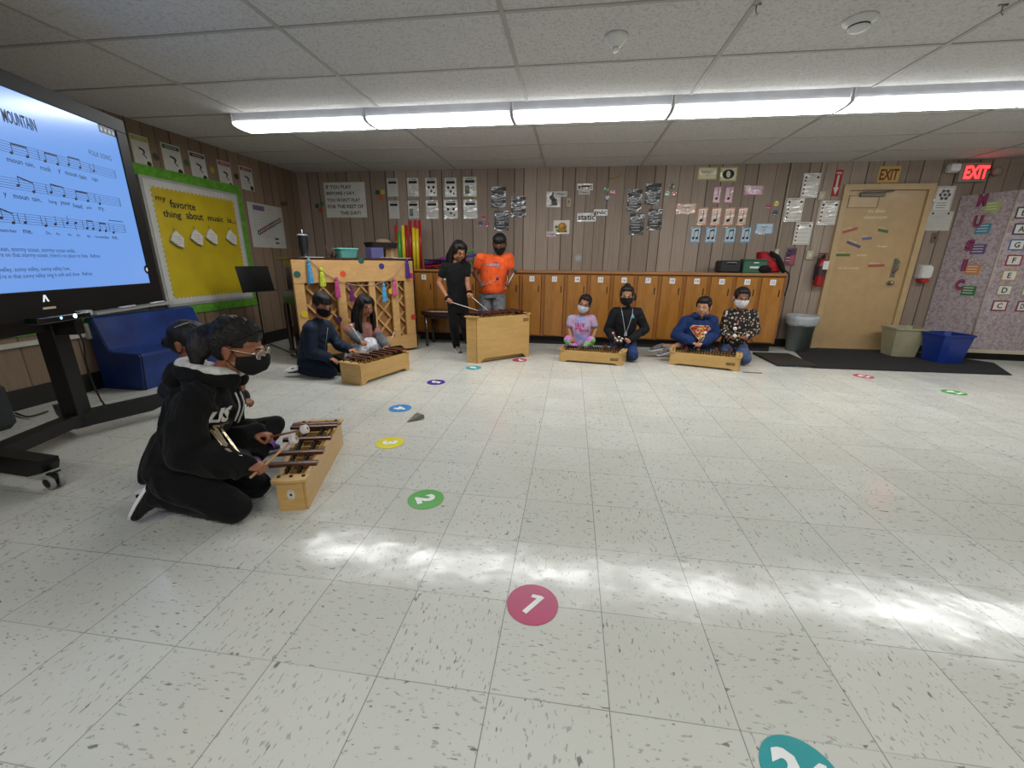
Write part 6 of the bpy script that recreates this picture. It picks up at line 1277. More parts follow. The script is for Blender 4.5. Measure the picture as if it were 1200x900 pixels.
mallet(gr1['L'], tipL, 'mallet with a white head and dark handle in the far hand of the hoodie girl', '7a4a34', 'cfcac2', .02, .05, tuple(f1*.9+UP*.3), .0055, 'c9c2c8')
# ---------------------------------------------------------------- 2: child half hidden behind her
f2 = V((.99, .10, 0)).normalized(); r2 = V((f2.y, -f2.x, 0)); o2 = (-1.80, 1.86)
s2 = lambda px, py, off=0.0: at_s(px, py, o2, tuple(f2[:2]), off)
hd2 = s2(224, 401)
J = dict(head=hd2, chest=hd2+V((-.05, 0, -.20)), pel=V((hd2.x-.10, hd2.y-.01, .11)))
C = J['chest']
J.update(shR=C+r2*.12+UP*-.02, shL=C-r2*.12+UP*-.02, wrR=s2(278, 470, .02), wrL=s2(281, 464, .02), hipR=J['pel']+r2*.07, hipL=J['pel']-r2*.07)
J['elR'] = ik(J['shR'], J['wrR'], .20, .18, r2-UP); J['elL'] = ik(J['shL'], J['wrL'], .20, .18, -r2-UP)
kR = s2(322, 498, -.10); J['knL'] = kR; J['anL'] = V((kR.x+.0, kR.y-.27, .06)); J['knR'] = V((kR.x-.02, kR.y-.30, .10)); J['anR'] = V((kR.x-.10, kR.y-.06, .06)); J['toR'] = J['anR']+V((.05, .1, -.02)); J['toL'] = J['anL']+V((.02, -.09, -.02))
J['anL'] = V((kR.x+.02, kR.y-.20, .07)); J['toL'] = J['anL']+V((.05, -.06, -.02))
P2 = dict(key='p2', label='dark haired child in black leggings half hidden behind the girl in the black hoodie', J=J, s=.92, hs=.96, hf=f2-UP*.15, f=f2, skin='8d5a3e', seed=2,
          handR=dict(d=f2+UP*.1, n=-UP, t=-r2, g=.6), handL=dict(d=UP*.9+f2*.3, n=-f2, t=r2, g=.75, s=1.05),
          top=dict(name='sweatshirt', mat=fabric('20202a', '14141a'), g=.016), bottom=dict(name='leggings', mat=fabric('08080b', '050507'), g=.004), shoes=dict(mat=fabric('6a5a7a', '4a3a5a')))
R2_, J2, HM2, H2, hs2, body2, shirt2, gr2, cf2, sr2, up2 = person(P2)
X2_ = lambda x, y, z: H2+HM2 @ V((x, y, z))*.96
hair(R2_, H2, .96, HM2, 'flat', hm, extra=[([X2_(0, -.09, .0), X2_(0, -.12, -.02)], [.03, .034])]); face_parts(R2_, H2, .96, HM2, dict(eye=.4), lips='6e3a30')
mb = MB(); mb.tube([X2_(.066, -.03, .085), X2_(.05, -.005, .102), X2_(.03, .015, .112)], .003, paint('a89a90', .3), 6); mb.build('hair_clip', R2_)
for t, lb in ((.55, 'lilac strap band around the raised knee'),):
    a = J2['hipL'].lerp(J2['knL'], .60); d = dirv(J2['hipL'], J2['knL']); mb = MB(); mb.lathe([(.064, -.014), (.066, -.012), (.066, .012), (.064, .014)], fabric('8a62b0', '7450a0', .7), Matrix.Translation(a) @ look(d).to_4x4(), 24, cap=False); mb.build('knee_strap', R2_, lb)
a = J2['knL'].lerp(J2['anL'], .55); d = dirv(J2['knL'], J2['anL']); mb = MB(); mb.lathe([(.052, -.014), (.054, 0), (.052, .014)], fabric('8a62b0', '7450a0', .7), Matrix.Translation(a) @ look(d).to_4x4(), 24, cap=False); mb.build('shin_strap', R2_, 'lilac strap band around the shin')
# ---------------------------------------------------------------- 3: boy in the navy jacket
f3 = V((.88, -.12, 0)).normalized(); r3 = V((f3.y, -f3.x, 0)); o3 = (-2.33, 3.62)
s3 = lambda px, py, off=0.0: at_s(px, py, o3, tuple(f3[:2]), off)
hd = s3(378, 357); P0 = s3(366, 424); C = s3(372, 381)
J = dict(head=hd, chest=C, pel=V((P0.x, P0.y, .17)), shR=s3(364, 386, .11), shL=s3(382, 383, -.11), wrR=s3(386, 419, .09), wrL=s3(409, 409, -.06))
J['elR'] = s3(364, 413, .13); J['elL'] = ik(J['shL'], J['wrL'], .20, .19, -r3*.4-UP-f3*.2)
P0 = J['pel']; J.update(hipR=P0+r3*.07+UP*-.02, hipL=P0-r3*.07+UP*-.02, knR=P0+f3*.27+r3*.09-UP*.10, knL=P0+f3*.29-r3*.09-UP*.09, anR=P0-f3*.06+r3*.11-UP*.105, anL=P0-f3*.05-r3*.09-UP*.115, toR=P0-f3*.15+r3*.13-UP*.125, toL=P0-f3*.15-r3*.09-UP*.14)
navy = fabric('16263a', '0f1a2a', .75, 8)
P3 = dict(key='p3', label='boy in a navy zip jacket and black mask kneeling in front of the piano', J=J, s=.95, hs=.98, hf=f3*.8+V((.35, -.55, -.5)), f=f3, skin='a8714f', seed=3, vox=.005,
          handR=dict(d=f3*1-UP*.35, n=-UP*.9-f3*.3, t=-r3, g=.25), handL=dict(d=f3*1-UP*.2-r3*.1, n=-UP, t=r3, g=.4),
          top=dict(name='jacket', mat=navy, g=.022, hem=.12, fold=.009, collar=True), bottom=dict(name='trousers', mat=fabric('121c2e', '0c1422'), g=.012), shoes=dict(mat=fabric('4a4a50', '16161a', .8, 40), sole=white, nR=-UP*.6-r3*.5+f3*.3, nL=-UP))
R3, J3, HM3, H3, hs3, body3, shirt3, gr3, cf3, sr3, up3 = person(P3)
hair(R3, H3, .98, HM3, 'boy', hair_mat('0c0a0a'), fringe=True); face_parts(R3, H3, .98, HM3, dict(eye=.35)); face_mask(R3, H3, .98, HM3, fabric('0e0e11', '08080a', .8), lab='black face mask')
mb = MB(); p_ = J3['chest']+cf3*.11+up3*.02; q_ = J3['pel'].lerp(J3['chest'], .35)+cf3*.125; mb.tube([p_, p_.lerp(q_, .4), q_], .003, paint('8f9498', .3), 6); mb.build('zip', R3)
mallet(gr3['L'], gr3['L']+V((.12, .03, -.015)), 'short grey tipped mallet in the left hand of the navy jacket boy', 'b9a88c', '8c8c90', .013, .04)
# ---------------------------------------------------------------- 4: long haired girl in pink
f4 = V((.62, -.78, 0)).normalized(); r4 = V((f4.y, -f4.x, 0)); Y4 = 4.20
y4 = lambda px, py, dy=0.0: at_y(px, py, Y4+dy)
hd = y4(428, 358, -.06); C = y4(425, 379); 
J = dict(head=hd, chest=C, pel=V((C.x-.01, C.y+.03, .13)), shR=y4(409, 386, -.05), shL=y4(439, 387, .07), elR=y4(404, 401, -.08), wrR=y4(424, 400, -.32), elL=y4(447, 404, .0), wrL=y4(453, 406, -.18))
P0 = J['pel']; J['elR'] = ik(J['shR'], J['wrR'], .19, .17, r4*.8-UP*.6); J['elL'] = ik(J['shL'], J['wrL'], .19, .17, -r4*.7-UP*.6)
J.update(hipR=P0+r4*.07, hipL=P0-r4*.07, knR=P0+f4*.15+r4*.19-UP*.03, knL=P0+f4*.15-r4*.19-UP*.03, anR=P0+f4*.13-r4*.04-UP*.08, anL=P0+f4*.16+r4*.06-UP*.08, toR=P0+f4*.13-r4*.14-UP*.09, toL=P0+f4*.16+r4*.15-UP*.09)
P4 = dict(key='p4', label='girl with very long black hair in a pink top sitting behind the piano side xylophone', J=J, s=.93, hs=1.0, hf=f4*.8+V((.45, .0, -.35)), f=f4, skin='9c6a4e', seed=4, vox=.005,
          handR=dict(d=V((.6, -.6, -.1)), n=-UP, t=V((1, .5, .2)), g=.85), handL=dict(d=V((.5, -.8, .1)), n=-UP, t=V((-1, -.2, .3)), g=.85),
          top=dict(name='dress', mat=fabric('a5766c', '8a5c54', .85, 30), g=.012, hem=.12, sleeve=.35), bottom=dict(name='skirt_leggings', mat=fabric('9c9a98', '7c7a78'), g=.012), shoes=dict(mat=fabric('3a3a3e', '242428')))
R4, J4, HM4, H4, hs4, body4, shirt4, gr4, cf4, sr4, up4 = person(P4)
lk = {s_: [[(.062*s_, .0, .03, .030), (.080*s_, -.005, -.05, .036), (.094*s_, .01, -.13, .038), (.098*s_, .04, -.22, .034), (.090*s_, .07, -.30, .022)], [(.050*s_, .035, .035, .018), (.070*s_, .030, -.04, .020), (.085*s_, .05, -.13, .024), (.08*s_, .075, -.22, .02), (.07*s_, .09, -.27, .012)], [(.03*s_, -.08, .0, .05), (.05*s_, -.09, -.1, .055), (.05*s_, -.09, -.22, .05), (.045*s_, -.085, -.32, .03)]] for s_ in (-1, 1)}
hair(R4, H4, .98, HM4, 'long', hair_mat('0d0a0a'), locks=lk); face_parts(R4, H4, .98, HM4, dict(eye=.4), lips='7c4438')
b = Blob()
for k in 'RL': b.chain([J4['el'+k].lerp(J4['sh'+k], .25), J4['el'+k], J4['el'+k].lerp(J4['wr'+k], .85)], [.045, .05, .042])
b.skin('jacket_sleeves', fabric('62666a', '4c5054', .9, 20), R4, .006, 3, fold=.009, seed=8, label='grey jacket slipped down onto the forearms')
c = at_z(437, 411, .20)
b = Blob(); c = J4['pel']+f4*.17+UP*.05; b.ell(c+UP*.03, (.15, .11, .07), orth(f4, UP)); b.ell(c+r4*.08+f4*.02, (.09, .09, .045), orth(f4, UP)); b.ell(c-r4*.12+f4*.02-UP*.0, (.10, .08, .035), orth(f4, UP)); rr_ = empty('white_cloth', c, 'crumpled white cloth on the lap of the long haired girl', 'cloth')
b.skin('cloth', fabric('cccbd2', 'aeadb6', .8, 20), rr_, .005, 2, fold=.02, fscale=14, seed=9)
mallet(gr4['R'], y4(411.5, 381.5, -.36), 'cream ball headed mallet raised by the long haired girl, nearer the boy in navy', 'd8d0c4', 'c9b8a0', .017, .03)
mallet(gr4['L'], y4(463, 386.5, -.22), 'mallet with a small pinkish head raised by the long haired girl, nearer the piano end', 'd8d0c4', 'b58a74', .013, .03)
# ---------------------------------------------------------------- 5: girl in black, standing
Y5 = 4.80; y5 = lambda px, py, dy=0.0: at_y(px, py, Y5+dy)
f5 = V((.72, -.69, 0)).normalized(); r5 = V((f5.y, -f5.x, 0))
J = dict(head=y5(538, 294, -.03), chest=y5(534, 311), pel=y5(536, 353, .02), shR=y5(522, 313, -.04), shL=y5(546, 312, .05), elR=y5(514.5, 332, -.07), wrR=y5(525, 350, -.22), elL=y5(548, 333, .0), wrL=y5(550, 343.5, -.12),
         hipR=y5(532, 356, -.02), hipL=y5(541, 356, .05), knR=y5(532, 382, -.02), knL=y5(545, 382, .03), anR=V((0, 0, 0)), anL=V((0, 0, 0)), toR=V((0, 0, 0)), toL=V((0, 0, 0)))
a = at_z(534, 413); J['anR'] = V((a.x, a.y+.04, .07)); a = at_z(548, 409); J['anL'] = V((a.x, a.y+.06, .07)); J['toR'] = J['anR']+V((.075, -.10, -.035)); J['toL'] = J['anL']+V((.09, -.09, -.035))
P5 = dict(key='p5', label='girl with long dark hair dressed all in black standing at the tall bass xylophone', J=J, s=.95, hs=.97, hf=V((.62, -.70, -.42)), f=f5, skin='9c6a4a', seed=5, vox=.005, w=.92,
          handR=dict(d=V((.7, -.6, -.35)), n=-UP-V((.2, 0, 0)), t=V((.6, .7, .3)), g=.9), handL=dict(d=V((.5, -.7, -.3)), n=-UP, t=V((-.8, -.2, .4)), g=.9),
          top=dict(name='t_shirt', mat=fabric('0d0d0f', '08080a'), g=.012, hem=.22, sleeve=.42, fold=.006), bottom=dict(name='trousers', mat=fabric('101012', '09090b'), g=.008, len=.97), shoes=dict(mat=fabric('18171a', '8a8884', .8, 30)))
R5, J5, HM5, H5, hs5, body5, shirt5, gr5, cf5, sr5, up5 = person(P5)
lk = {s_: [[(.060*s_, -.01, .03, .028), (.076*s_, -.02, -.05, .032), (.085*s_, -.02, -.13, .034), (.085*s_, .0, -.21, .026), (.08*s_, .01, -.25, .014)], [(.03*s_, -.08, .0, .05), (.05*s_, -.10, -.1, .052), (.05*s_, -.11, -.2, .042), (.045*s_, -.10, -.29, .02)]] for s_ in (-1, 1)}
hair(R5, H5, .97, HM5, 'long', hair_mat('0d0a0a'), locks=lk); face_parts(R5, H5, .97, HM5, dict(eye=.4), lips='8a4a40')
for k in 'RL':
    a, d = J5['wr'+k], dirv(J5['el'+k], J5['wr'+k]); b = Blob(); M = look(d); pts = [a-d*.005+(M.col[0]*math.cos(q*pi/5)+M.col[1]*math.sin(q*pi/5))*.024 for q in range(11)]; b.chain(pts, [.013]*11); b.skin('hair_scrunchie', fabric('0a0a0b', '060607'), R5, .004, 1, fold=.004, fscale=40, seed=7, label='black fluffy wristband')
mid3, h3, x3r = XY['x3']; 
mallet(gr5['R'], y5(562, 364.5, -.33), 'blue headed long mallet in the black wristband hand farther from the orange shirt', 'cfc6b8', '272a52', .02, .05)
mallet(gr5['L'], y5(573, 365, -.20), 'blue headed long mallet in the black wristband hand nearer the orange shirt', 'cfc6b8', '272a52', .02, .05)
# ---------------------------------------------------------------- 6: child in the orange shirt
Y6 = 5.10; y6 = lambda px, py, dy=0.0: at_y(px, py, Y6+dy)
f6 = V((-.12, -1, 0)).normalized(); r6 = V((f6.y, -f6.x, 0))
J = dict(head=y6(585.5, 286, -.05), chest=y6(580, 303), pel=y6(577, 342), shR=y6(563.5, 303.5), shL=y6(596, 303), elR=y6(556.5, 321.5, -.02), wrR=y6(563.5, 331.5, -.14), elL=y6(598, 322, .0), wrL=y6(597, 331.5, -.12),
         hipR=y6(569.5, 347), hipL=y6(584, 347), knR=y6(569, 374, -.02), knL=y6(586, 374, -.02))
for k, px in (('R', 569), ('L', 587)): p = J['kn'+k]; J['an'+k] = V((p.x, p.y+.04, .07)); J['to'+k] = V((p.x, p.y-.09, .035))
P6 = dict(key='p6', label='child in a bright orange T-shirt, grey sweatpants and black mask standing by the lockers', J=J, s=1.0, hs=1.0, hf=V((.05, -1, -.5)), f=f6, skin='6e4530', seed=6, vox=.005, w=1.18, d=1.15,
          handR=dict(d=V((.35, -.8, -.35)), n=-UP*.6+V((.6, 0, 0)), t=V((.6, 0, .7)), g=.9), handL=dict(d=V((-.05, -.7, -.3)), n=V((-.9, 0, -.2)), t=V((-.2, .1, 1)), g=.9),
          top=dict(name='t_shirt', mat=fabric('e05a26', 'c44a1c', .85, 10), g=.022, hem=-.09, sleeve=.42, fold=.004, belly=1.06), bottom=dict(name='sweatpants', mat=fabric('77787c', '5e5f63', .95, 40), g=.014, fold=.007), shoes=dict(mat=fabric('2a2a2c', '18181a')))
R6, J6, HM6, H6, hs6, body6, shirt6, gr6, cf6, sr6, up6 = person(P6)
hair(R6, H6, 1.0, HM6, 'beanie', hair_mat('0b0a0b')); face_parts(R6, H6, 1.0, HM6, dict(eye=.35)); face_mask(R6, H6, 1.0, HM6, fabric('0d0d10', '08080a', .8), lab='black face mask')
F6 = frame(J6['chest']-up6*.075, V((1, 0, 0)), UP)
def art6(mb): mb.text('FORTNITE' if False else 'ROBOTICS', (.005, 0), .034, paint('3a3a66', .5), F6, .17, 0, bold=.06, rot=-.06); mb.text('ROBOTICS', (.005, 0), .028, paint('cfc8d4', .5), F6, .155, .0012, bold=.0, rot=-.06); mb.text('CLUB', (.03, .034), .014, paint('3a3a66', .5), F6, .05, 0, bold=.04, rot=-.06)
decal(shirt6, R6, art6, 'shirt_print', F6, 'purple and white lettering on the orange shirt')
mallet(gr6['R'], y6(583, 326.5, -.30), 'mallet with a purple head held across the orange shirt', 'b99a88', '3c2456', .02, .04)
mallet(gr6['L'], y6(603.5, 317.5, -.15), 'mallet with a dark slate head pointing up beside the orange shirt', 'c9c0b8', '2b2d3c', .02, .05)
# ---------------------------------------------------------------- 7-10: four children on the floor in front of the lockers
KN = {}
def sitter(key, Y0, hd, ch, shR, shL, elR, wrR, elL, wrL, f, label, hf, hu=(0, 0, 1), pz=.12, knR=None, knL=None, anR=None, anL=None, toR=None, toL=None, pel=None, **k):
    f = V(f).normalized(); r = V((f.y, -f.x, 0)); y = lambda p: at_y(p[0], p[1], Y0+(p[2] if len(p) > 2 else 0)); C = y(ch); P0 = V((C.x, C.y+.04, pz)) if pel is None else V(pel)
    J = dict(head=y(hd), chest=C, pel=P0, shR=y(shR), shL=y(shL), elR=y(elR), wrR=y(wrR), elL=y(elL), wrL=y(wrL), hipR=P0+r*.07, hipL=P0-r*.07)
    q = lambda v, d: P0+f*d[0]+r*d[1]+UP*(d[2]-pz) if v is None else P0+f*v[0]+r*v[1]+UP*(v[2]-pz)
    J.update(knR=q(knR, (.21, .21, .10)), knL=q(knL, (.21, -.21, .10)), anR=q(anR, (.22, -.03, .055)), anL=q(anL, (.25, .05, .055)), toR=q(toR, (.23, -.15, .05)), toL=q(toL, (.26, .17, .05)))
    J.update(KN.get(key, {}))
    d = dict(key=key, label=label, J=J, hf=hf, hu=hu, f=f, vox=.005); d.update(k); return person(d)
tie = NT('tie_dye'); v_ = tie.co(); a_ = tie.noise(v_, 6, 3, .6); tie.l(tie.ramp(a_, [(.3, lin('5f7cb0')), (.45, lin('9c92b8')), (.55, lin('b890ac')), (.68, lin('74a4b8'))]), tie.b.inputs['Base Color']); tie.set(Roughness=.85)
tl = NT('bright_tie_dye'); a_ = tl.noise(tl.co(), 5, 2, .5); tl.l(tl.ramp(a_, [(.25, lin('c9c83c')), (.38, lin('c04a8c')), (.48, lin('b07ab8')), (.56, lin('46c042')), (.66, lin('c95a9a'))], 'EASE'), tl.b.inputs['Base Color']); tl.set(Roughness=.8)
R7, J7, HM7, H7, hs7, body7, shirt7, gr7, cf7, sr7, up7 = sitter('p7', 5.02, (685, 356, -.04), (682, 372.5), (670, 374), (693.5, 374), (666.5, 386, .0), (669.5, 396, -.10), (698.5, 386, 0), (694, 396.5, -.10), (-.02, -1, 0),
    'small girl in a pastel tie dye T-shirt and white mask sitting against the lockers', (-.18, -1, -.12), (.22, 0, 1), s=.86, hs=.95, skin='9c6c50', seed=11, handR=dict(d=V((.2, -.8, -.5)), n=-UP+V((.3, 0, 0)), t=V((1, -.2, 0)), g=.7), handL=dict(d=V((-.2, -.8, -.5)), n=-UP, t=V((-1, -.2, 0)), g=.7),
    top=dict(name='t_shirt', mat=tie.m, g=.012, hem=.05, sleeve=.5, fold=.005), bottom=dict(name='leggings', mat=tl.m, g=.008, fold=.004), shoes=dict(mat=fabric('c9c9cc', 'aaaab0')),
    knR=(.13, .15, .20), knL=(.13, -.12, .20), anR=(.17, .02, .06), anL=(.19, -.02, .06), toR=(.16, .17, .05), toL=(.2, -.13, .05))
hair(R7, H7, .95, HM7, 'flat', hair_mat('0f0b0a'), extra=[([H7+HM7 @ V((0, -.09, .03)), H7+HM7 @ V((0, -.12, .0))], [.028, .03])]); face_parts(R7, H7, .95, HM7, dict(eye=.55)); face_mask(R7, H7, .95, HM7, fabric('d0ced4', 'b4b2c0', .8), paint('151518', .6), lab='white face mask with dark trim')
F7 = frame(J7['chest']-up7*.10, V((1, 0, 0)), UP)
def art7(mb):
    rn = random.Random(2)
    pk, sl = paint('d0408c', .25, .3), paint('d8d4dc', .2, .5)
    for row, n_ in ((.035, 5), (.012, 6), (-.018, 5), (-.04, 6)):
        for i in range(n_):
            mb.text(rn.choice('LOVEDANCE'), (-.07+.028*i+.006*rn.random(), row), .026, pk if rn.random() < .7 else sl, F7, .022, .0005*i, bold=.07, rot=rn.uniform(-.3, .3))
decal(shirt7, R7, art7, 'sequin_print', F7, 'shiny pink and silver lettering on the shirt')
R8, J8, HM8, H8, hs8, body8, shirt8, gr8, cf8, sr8, up8 = sitter('p8', 4.98, (734.5, 346.5, -.04), (734, 364.5), (721, 366.5), (747, 367), (713, 386, .0), (720, 399, -.12), (756, 386, .0), (738, 399, -.14), (-.05, -1, 0),
    'girl in a black jacket with lanyard and black mask kneeling against the lockers', (-.10, -1, -.12), s=.95, hs=1.0, skin='9f7054', seed=12, pz=.17, handR=dict(d=V((.3, -.8, 0)), n=V((.6, 0, -.6)), t=UP+V((0, 0, 0)), g=.85), handL=dict(d=V((-.3, -.8, .1)), n=V((-.6, 0, -.6)), t=UP, g=.85),
    top=dict(name='jacket', mat=fabric('0d0e11', '08090b', .8), g=.020, hem=.06, fold=.007, collar=True), bottom=dict(name='jeans', mat=fabric('2b3f6e', '1e2c50', .9, 20), g=.008), shoes=dict(mat=fabric('3a3a3e', '222226')),
    knR=(.20, .09, .07), knL=(.27, -.10, .075), anR=(-.06, .09, .07), anL=(.0, -.11, .07), toR=(-.16, .06, .04), toL=(-.13, -.08, .04))
hair(R8, H8, 1.0, HM8, 'flat', hair_mat('120d0c'), extra=[([H8+HM8 @ V((0, -.08, .06)), H8+HM8 @ V((.0, -.09, .085))], [.04, .042]), ([H8+HM8 @ V((.05, -.08, .02)), H8+HM8 @ V((.088, -.07, -.03))][::1], [.03, .03])][:1]+[([H8+HM8 @ V((-.04, -.09, .02)), H8+HM8 @ V((-.085, -.08, -.02)), H8+HM8 @ V((-.09, -.07, -.05))], [.03, .032, .02])])
face_parts(R8, H8, 1.0, HM8, dict(eye=.6)); face_mask(R8, H8, 1.0, HM8, fabric('0e0e11', '08080a', .8), lab='black face mask')
mb = MB(); c0 = J8['chest']+up8*.045; q = J8['chest'].lerp(J8['pel'], .62)+cf8*.135
for s_ in (-1, 1): mb.tube(smooth([c0-cf8*.04+sr8*.02*s_, c0+sr8*.062*s_+cf8*.0, J8['chest']+sr8*.055*s_+cf8*.108-up8*.01, J8['chest'].lerp(q, .5)+sr8*.03*s_+cf8*.07, q], 4), .0035, paint('9aa0a6', .5), 6)
mb.box(tuple(q+cf8*.004), (.03, .006, .045), paint('8a94a0', .3)); mb.build('lanyard', R8, 'grey lanyard around the neck')
F8 = frame(J8['chest']-up8*.05+V((.065, 0, 0)), V((1, 0, 0)), UP); decal(shirt8, R8, lambda mb: (mb.quad([F8 @ V(p) for p in ((-.02, -.02, 0), (.022, -.02, 0), (.004, .024, 0), (-.004, .024, 0))], paint('4aa0b8', .5)), mb.quad([F8 @ V(p) for p in ((-.004, -.014, .0006), (.01, -.014, .0006), (.003, .004, .0006))], paint('0d0e11', .6))), 'badge', F8, 'light blue triangular emblem on the jacket')
mallet(gr8['R'], at_y(718.5, 390.5, 4.80), 'mallet with a pinkish round head held upright by the girl in the black jacket', 'b08a7c', 'c08a7c', .016, .04); 
mallet(gr8['L'], at_y(733.5, 397.5, 4.72), 'mallet with an orange pink head held low by the girl in the black jacket', 'b08a7c', 'c9785c', .016, .04)
chrome = paint('b0a8a4', .12, 1.0); rt = empty('jingle_cluster', at_y(725, 398, 4.80), 'cluster of shiny silver jingle bells in the lap of the black jacket girl', 'bells')
for i, (dx, dz) in enumerate(((-.035, .0), (0, .018), (.035, .004), (-.018, -.02), (.02, -.018))):
    mb = MB(); mb.sphere(at_y(725, 397, 4.79)+V((dx, -.01*i, dz)), .020, chrome); mb.build('bell', rt)
mb = MB(); c = at_y(725, 401, 4.82); mb.lathe([(.0, -.03), (.045, -.028), (.05, 0), (.04, .02), (0, .025)], paint('14141a', .4), Matrix.Translation(c), cap=False); mb.build('holder', rt)
blue_h = fabric('17305e', '10234a', .85, 10)
KN['p9'] = dict(knR=at_y(803, 402, 4.95), anR=at_y(785, 408.5, 4.90), toR=at_y(773, 412.5, 4.86), knL=at_y(815, 408, 4.94), anL=at_y(776, 405.5, 5.06), toL=at_y(764, 407.5, 5.04))
R9, J9, HM9, H9, hs9, body9, shirt9, gr9, cf9, sr9, up9 = sitter('p9', 4.98, (824.5, 359.5, -.05), (820, 375), (804.5, 376.5), (834, 376.5), (792, 392.5, -.02), (811, 401.5, -.17), (838, 393, -.02), (822, 402, -.18), (-.12, -1, 0),
    'boy in a blue hoodie with red and yellow chest shield at the right xylophone', (-.55, -1, -.10), s=.98, hs=1.0, skin='b08265', seed=13, w=1.12, handR=dict(d=V((.6, -.7, -.1)), n=-UP, t=V((.4, 0, .9)), g=.85), handL=dict(d=V((-.6, -.7, -.1)), n=-UP, t=V((-.4, 0, .9)), g=.85),
    top=dict(name='hoodie', mat=blue_h, g=.024, hem=.03, fold=.009, puff=True), bottom=dict(name='shorts', mat=fabric('1a2238', '121828'), g=.016, len=-.02), shoes=dict(mat=fabric('6c6c6e', '505054')),
    knR=(.12, .30, .085), knL=(.22, -.16, .08), anR=(.16, .22-.12, .05), anL=(.20, .12, .05), toR=(.20, .0, .05), toL=(.24, .22, .05))
hair(R9, H9, 1.0, HM9, 'boy', hair_mat('0d0a09')); face_parts(R9, H9, 1.0, HM9, dict(eye=.8), lips='9a5a4c')
b = Blob(); C = J9['chest']; rol = []
for i in range(15):
    a = math.radians(-160+320*i/14)+pi; rol.append(C+up9*(.045-.02*math.cos(a-pi))+cf9*math.cos(a)*(.085+.03*max(0, math.cos(a-pi)))+sr9*math.sin(a)*.090)
b.chain(rol, [.024]*15); b.ell(C-cf9*.10+up9*.01, (.085, .05, .06), orth(cf9, up9)); b.skin('hood', blue_h, R9, .005, 3, fold=.004, seed=2, label='blue hood lying round the neck')
F9 = frame(J9['chest']-up9*.115, V((1, -.08, 0)), UP)
def art9(mb):
    rd, ye = paint('a01a26', .6), paint('c8a860', .6); Z = lambda P_, z: [F9 @ V((x*1.12, y*1.12, z)) for x, y in P_]
    mb.quad(Z([(-.075, .06), (.075, .06), (.10, .028), (0, -.095), (-.10, .028)], 0), ye); mb.quad(Z([(-.070, .054), (.070, .054), (.092, .027), (0, -.086), (-.092, .027)], .0008), rd)
    mb.quad(Z([(-.035, .036), (.03, .042), (.05, .03), (.03, .018), (-.02, .02)], .0016), ye); mb.quad(Z([(-.045, -.002), (.01, .004), (.04, -.01), (.02, -.024), (-.03, -.02)], .0016), ye); mb.quad(Z([(-.02, -.04), (.012, -.036), (.004, -.058), (-.006, -.058)], .0016), ye); mb.quad(Z([(.052, .046), (.072, .03), (.06, .022), (.048, .034)], .0016), ye)
decal(shirt9, R9, art9, 'chest_shield', F9, 'red shield with yellow patches on the chest')
mallet(gr9['R'], at_y(826.5, 390, 4.76), 'mallet with a small white head raised in front of the blue hoodie', 'b88a60', 'd8d8dc', .016, .04, 'ball')
flo = NT('floral_black'); v_ = flo.co(); x_ = flo.n('TexVoronoi'); x_.inputs['Scale'].default_value = 34; flo.l(v_, x_.inputs['Vector']); m1 = flo.ramp(x_.outputs['Distance'], [(.0, (1, 1, 1, 1)), (.38, (1, 1, 1, 1)), (.45, (0, 0, 0, 1))]); sel = flo.n('SeparateColor'); flo.l(x_.outputs['Color'], sel.inputs[0])
cl_ = flo.ramp(sel.outputs[0], [(0, lin('0b0a0c')), (.30, lin('b09878')), (.62, lin('9c6a5c')), (.75, lin('b8b0a8')), (.88, lin('6c7468'))], 'CONSTANT'); flo.l(flo.mix(m1, lin('0b0a0c'), cl_), flo.b.inputs['Base Color']); flo.set(Roughness=.85)
R10, J10, HM10, H10, hs10, body10, shirt10, gr10, cf10, sr10, up10 = sitter('p10', 5.02, (869.5, 349, -.05), (867, 366.5), (854.5, 368.5), (881, 369), (846, 386, .0), (855, 394, -.14), (885, 387, 0), (874, 394.5, -.14), (-.18, -1, 0),
    'girl in a black flowered blouse and white mask kneeling before the lockers', (-.15, -1, -.18), s=.95, hs=1.0, skin='82553e', seed=14, pz=.17, handR=dict(d=V((.7, -.6, .1)), n=V((.2, -.2, -1)), t=V((.3, -.5, .7)), g=.9), handL=dict(d=V((-.7, -.6, .1)), n=V((-.2, -.2, -1)), t=V((-.3, -.5, .7)), g=.9),
    top=dict(name='blouse', mat=flo.m, g=.020, hem=.30, fold=.006, puff=True), bottom=dict(name='jeans', mat=fabric('4a5878', '36425e', .9, 20), g=.010), shoes=dict(mat=fabric('3a3a3e', '222226')),
    knR=(.20, .09, .07), knL=(.24, -.10, .075), anR=(-.06, .09, .07), anL=(-.02, -.12, .07), toR=(-.16, .06, .04), toL=(-.15, -.08, .04))
hair(R10, H10, 1.0, HM10, 'flat', hair_mat('100c0b'), extra=[([H10+HM10 @ V((0, -.09, .02)), H10+HM10 @ V((0, -.13, -.02))], [.032, .034])]); face_parts(R10, H10, 1.0, HM10, dict(eye=.6)); face_mask(R10, H10, 1.0, HM10, fabric('d6d4d6', 'bcbabc', .8), lab='white face mask')
mallet(gr10['R'], at_y(861.3, 385, 4.70), 'upper of the two mallets whose round white heads point at the viewer', 'b88a60', 'dcdcdc', .018, .03, (.02, -1, .05)); mallet(gr10['L'], at_y(861, 393.5, 4.68), 'lower of the two mallets whose round white heads point at the viewer', 'b88a60', 'dcdcdc', .018, .03, (.02, -1, .05))
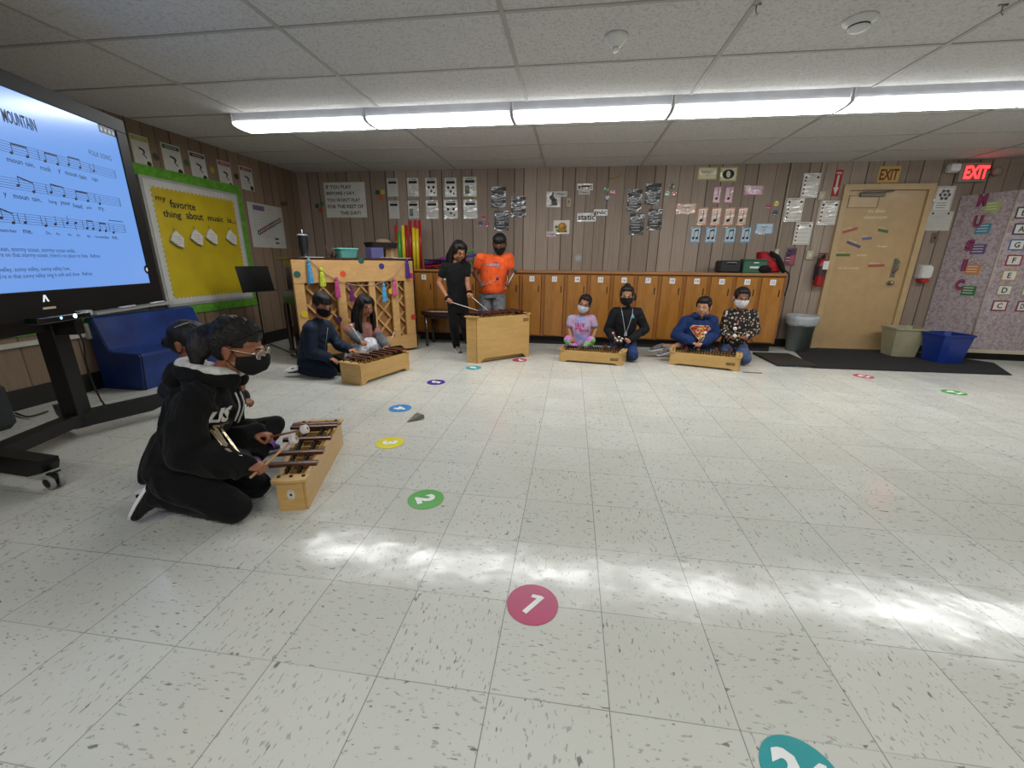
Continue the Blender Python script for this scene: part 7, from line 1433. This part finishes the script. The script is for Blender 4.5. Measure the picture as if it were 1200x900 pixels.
# ---------------------------------------------------------------- red backpack on the lockers
p = at_y(898, 316, 5.80); r = empty('backpack', (p.x, 5.8, LT), 'red and black backpack slumped on the locker top beside the green box', 'backpack')
b = Blob(); rd = fabric('a01824', '7a1019', .7, 10); M = orth((0, -1, 0), (0, 0, 1))
b.loft([((p.x+.03, 5.8, LT+.02), V((.13, 0, 0)), V((0, .10, 0))), ((p.x+.01, 5.8, LT+.09), V((.12, 0, 0)), V((0, .11, 0))), ((p.x-.04, 5.8, LT+.18), V((.095, 0, 0)), V((0, .09, 0))), ((p.x-.08, 5.8, LT+.25), V((.055, 0, 0)), V((0, .06, 0)))]); b.skin('bag_body', rd, r, .006, 4, fold=.012, fscale=9, seed=21)
b = Blob(); b.chain([(p.x-.01, 5.72, LT+.245), (p.x+.06, 5.70, LT+.19), (p.x+.12, 5.70, LT+.10), (p.x+.155, 5.70, LT+.03)], [.022, .028, .03, .024]); b.ell((p.x-.06, 5.70, LT+.05), (.08, .03, .05), M); b.skin('side_trim', fabric('121013', '0a090b', .8), r, .006, 3, fold=.004, seed=22, label='black strap and trim of the bag')
mb = MB(); a = V((p.x+.165, 5.60, LT+.012)); mb.tube(smooth([V((p.x+.15, 5.70, LT+.05)), a, V((a.x+.01, 5.567, LT-.03)), V((a.x+.012, 5.572, LT-.16)), V((a.x+.002, 5.572, LT-.26))], 5), .009, dark, 8); mb.build('loose_strap', r)
EXPO = 0.5
# ================================================================ camera, light, world
cam = bpy.data.cameras.new('camera'); co = bpy.data.objects.new('camera', cam); COL.objects.link(co)
cam.sensor_fit = 'HORIZONTAL'; cam.sensor_width = 36; cam.lens = 36*CAM_F/1200; cam.clip_start = .05
co.matrix_world = Matrix((( _r2.x, _u2.x, -_fw.x, 0), (_r2.y, _u2.y, -_fw.y, 0), (_r2.z, _u2.z, -_fw.z, CAM_H), (0, 0, 0, 1)))
S.camera = co
w = bpy.data.worlds.new('world'); S.world = w; w.use_nodes = True
w.node_tree.nodes['Background'].inputs[0].default_value = (.8, .9, 1, 1); w.node_tree.nodes['Background'].inputs[1].default_value = .05
S.view_settings.view_transform = 'Standard'; S.view_settings.look = 'None'; S.view_settings.exposure = EXPO
try:
    S.cycles.use_denoising = True; S.cycles.denoiser = 'OPENIMAGEDENOISE'
    S.cycles.max_bounces = 8; S.cycles.sample_clamp_indirect = 6
except Exception as e: print(e)
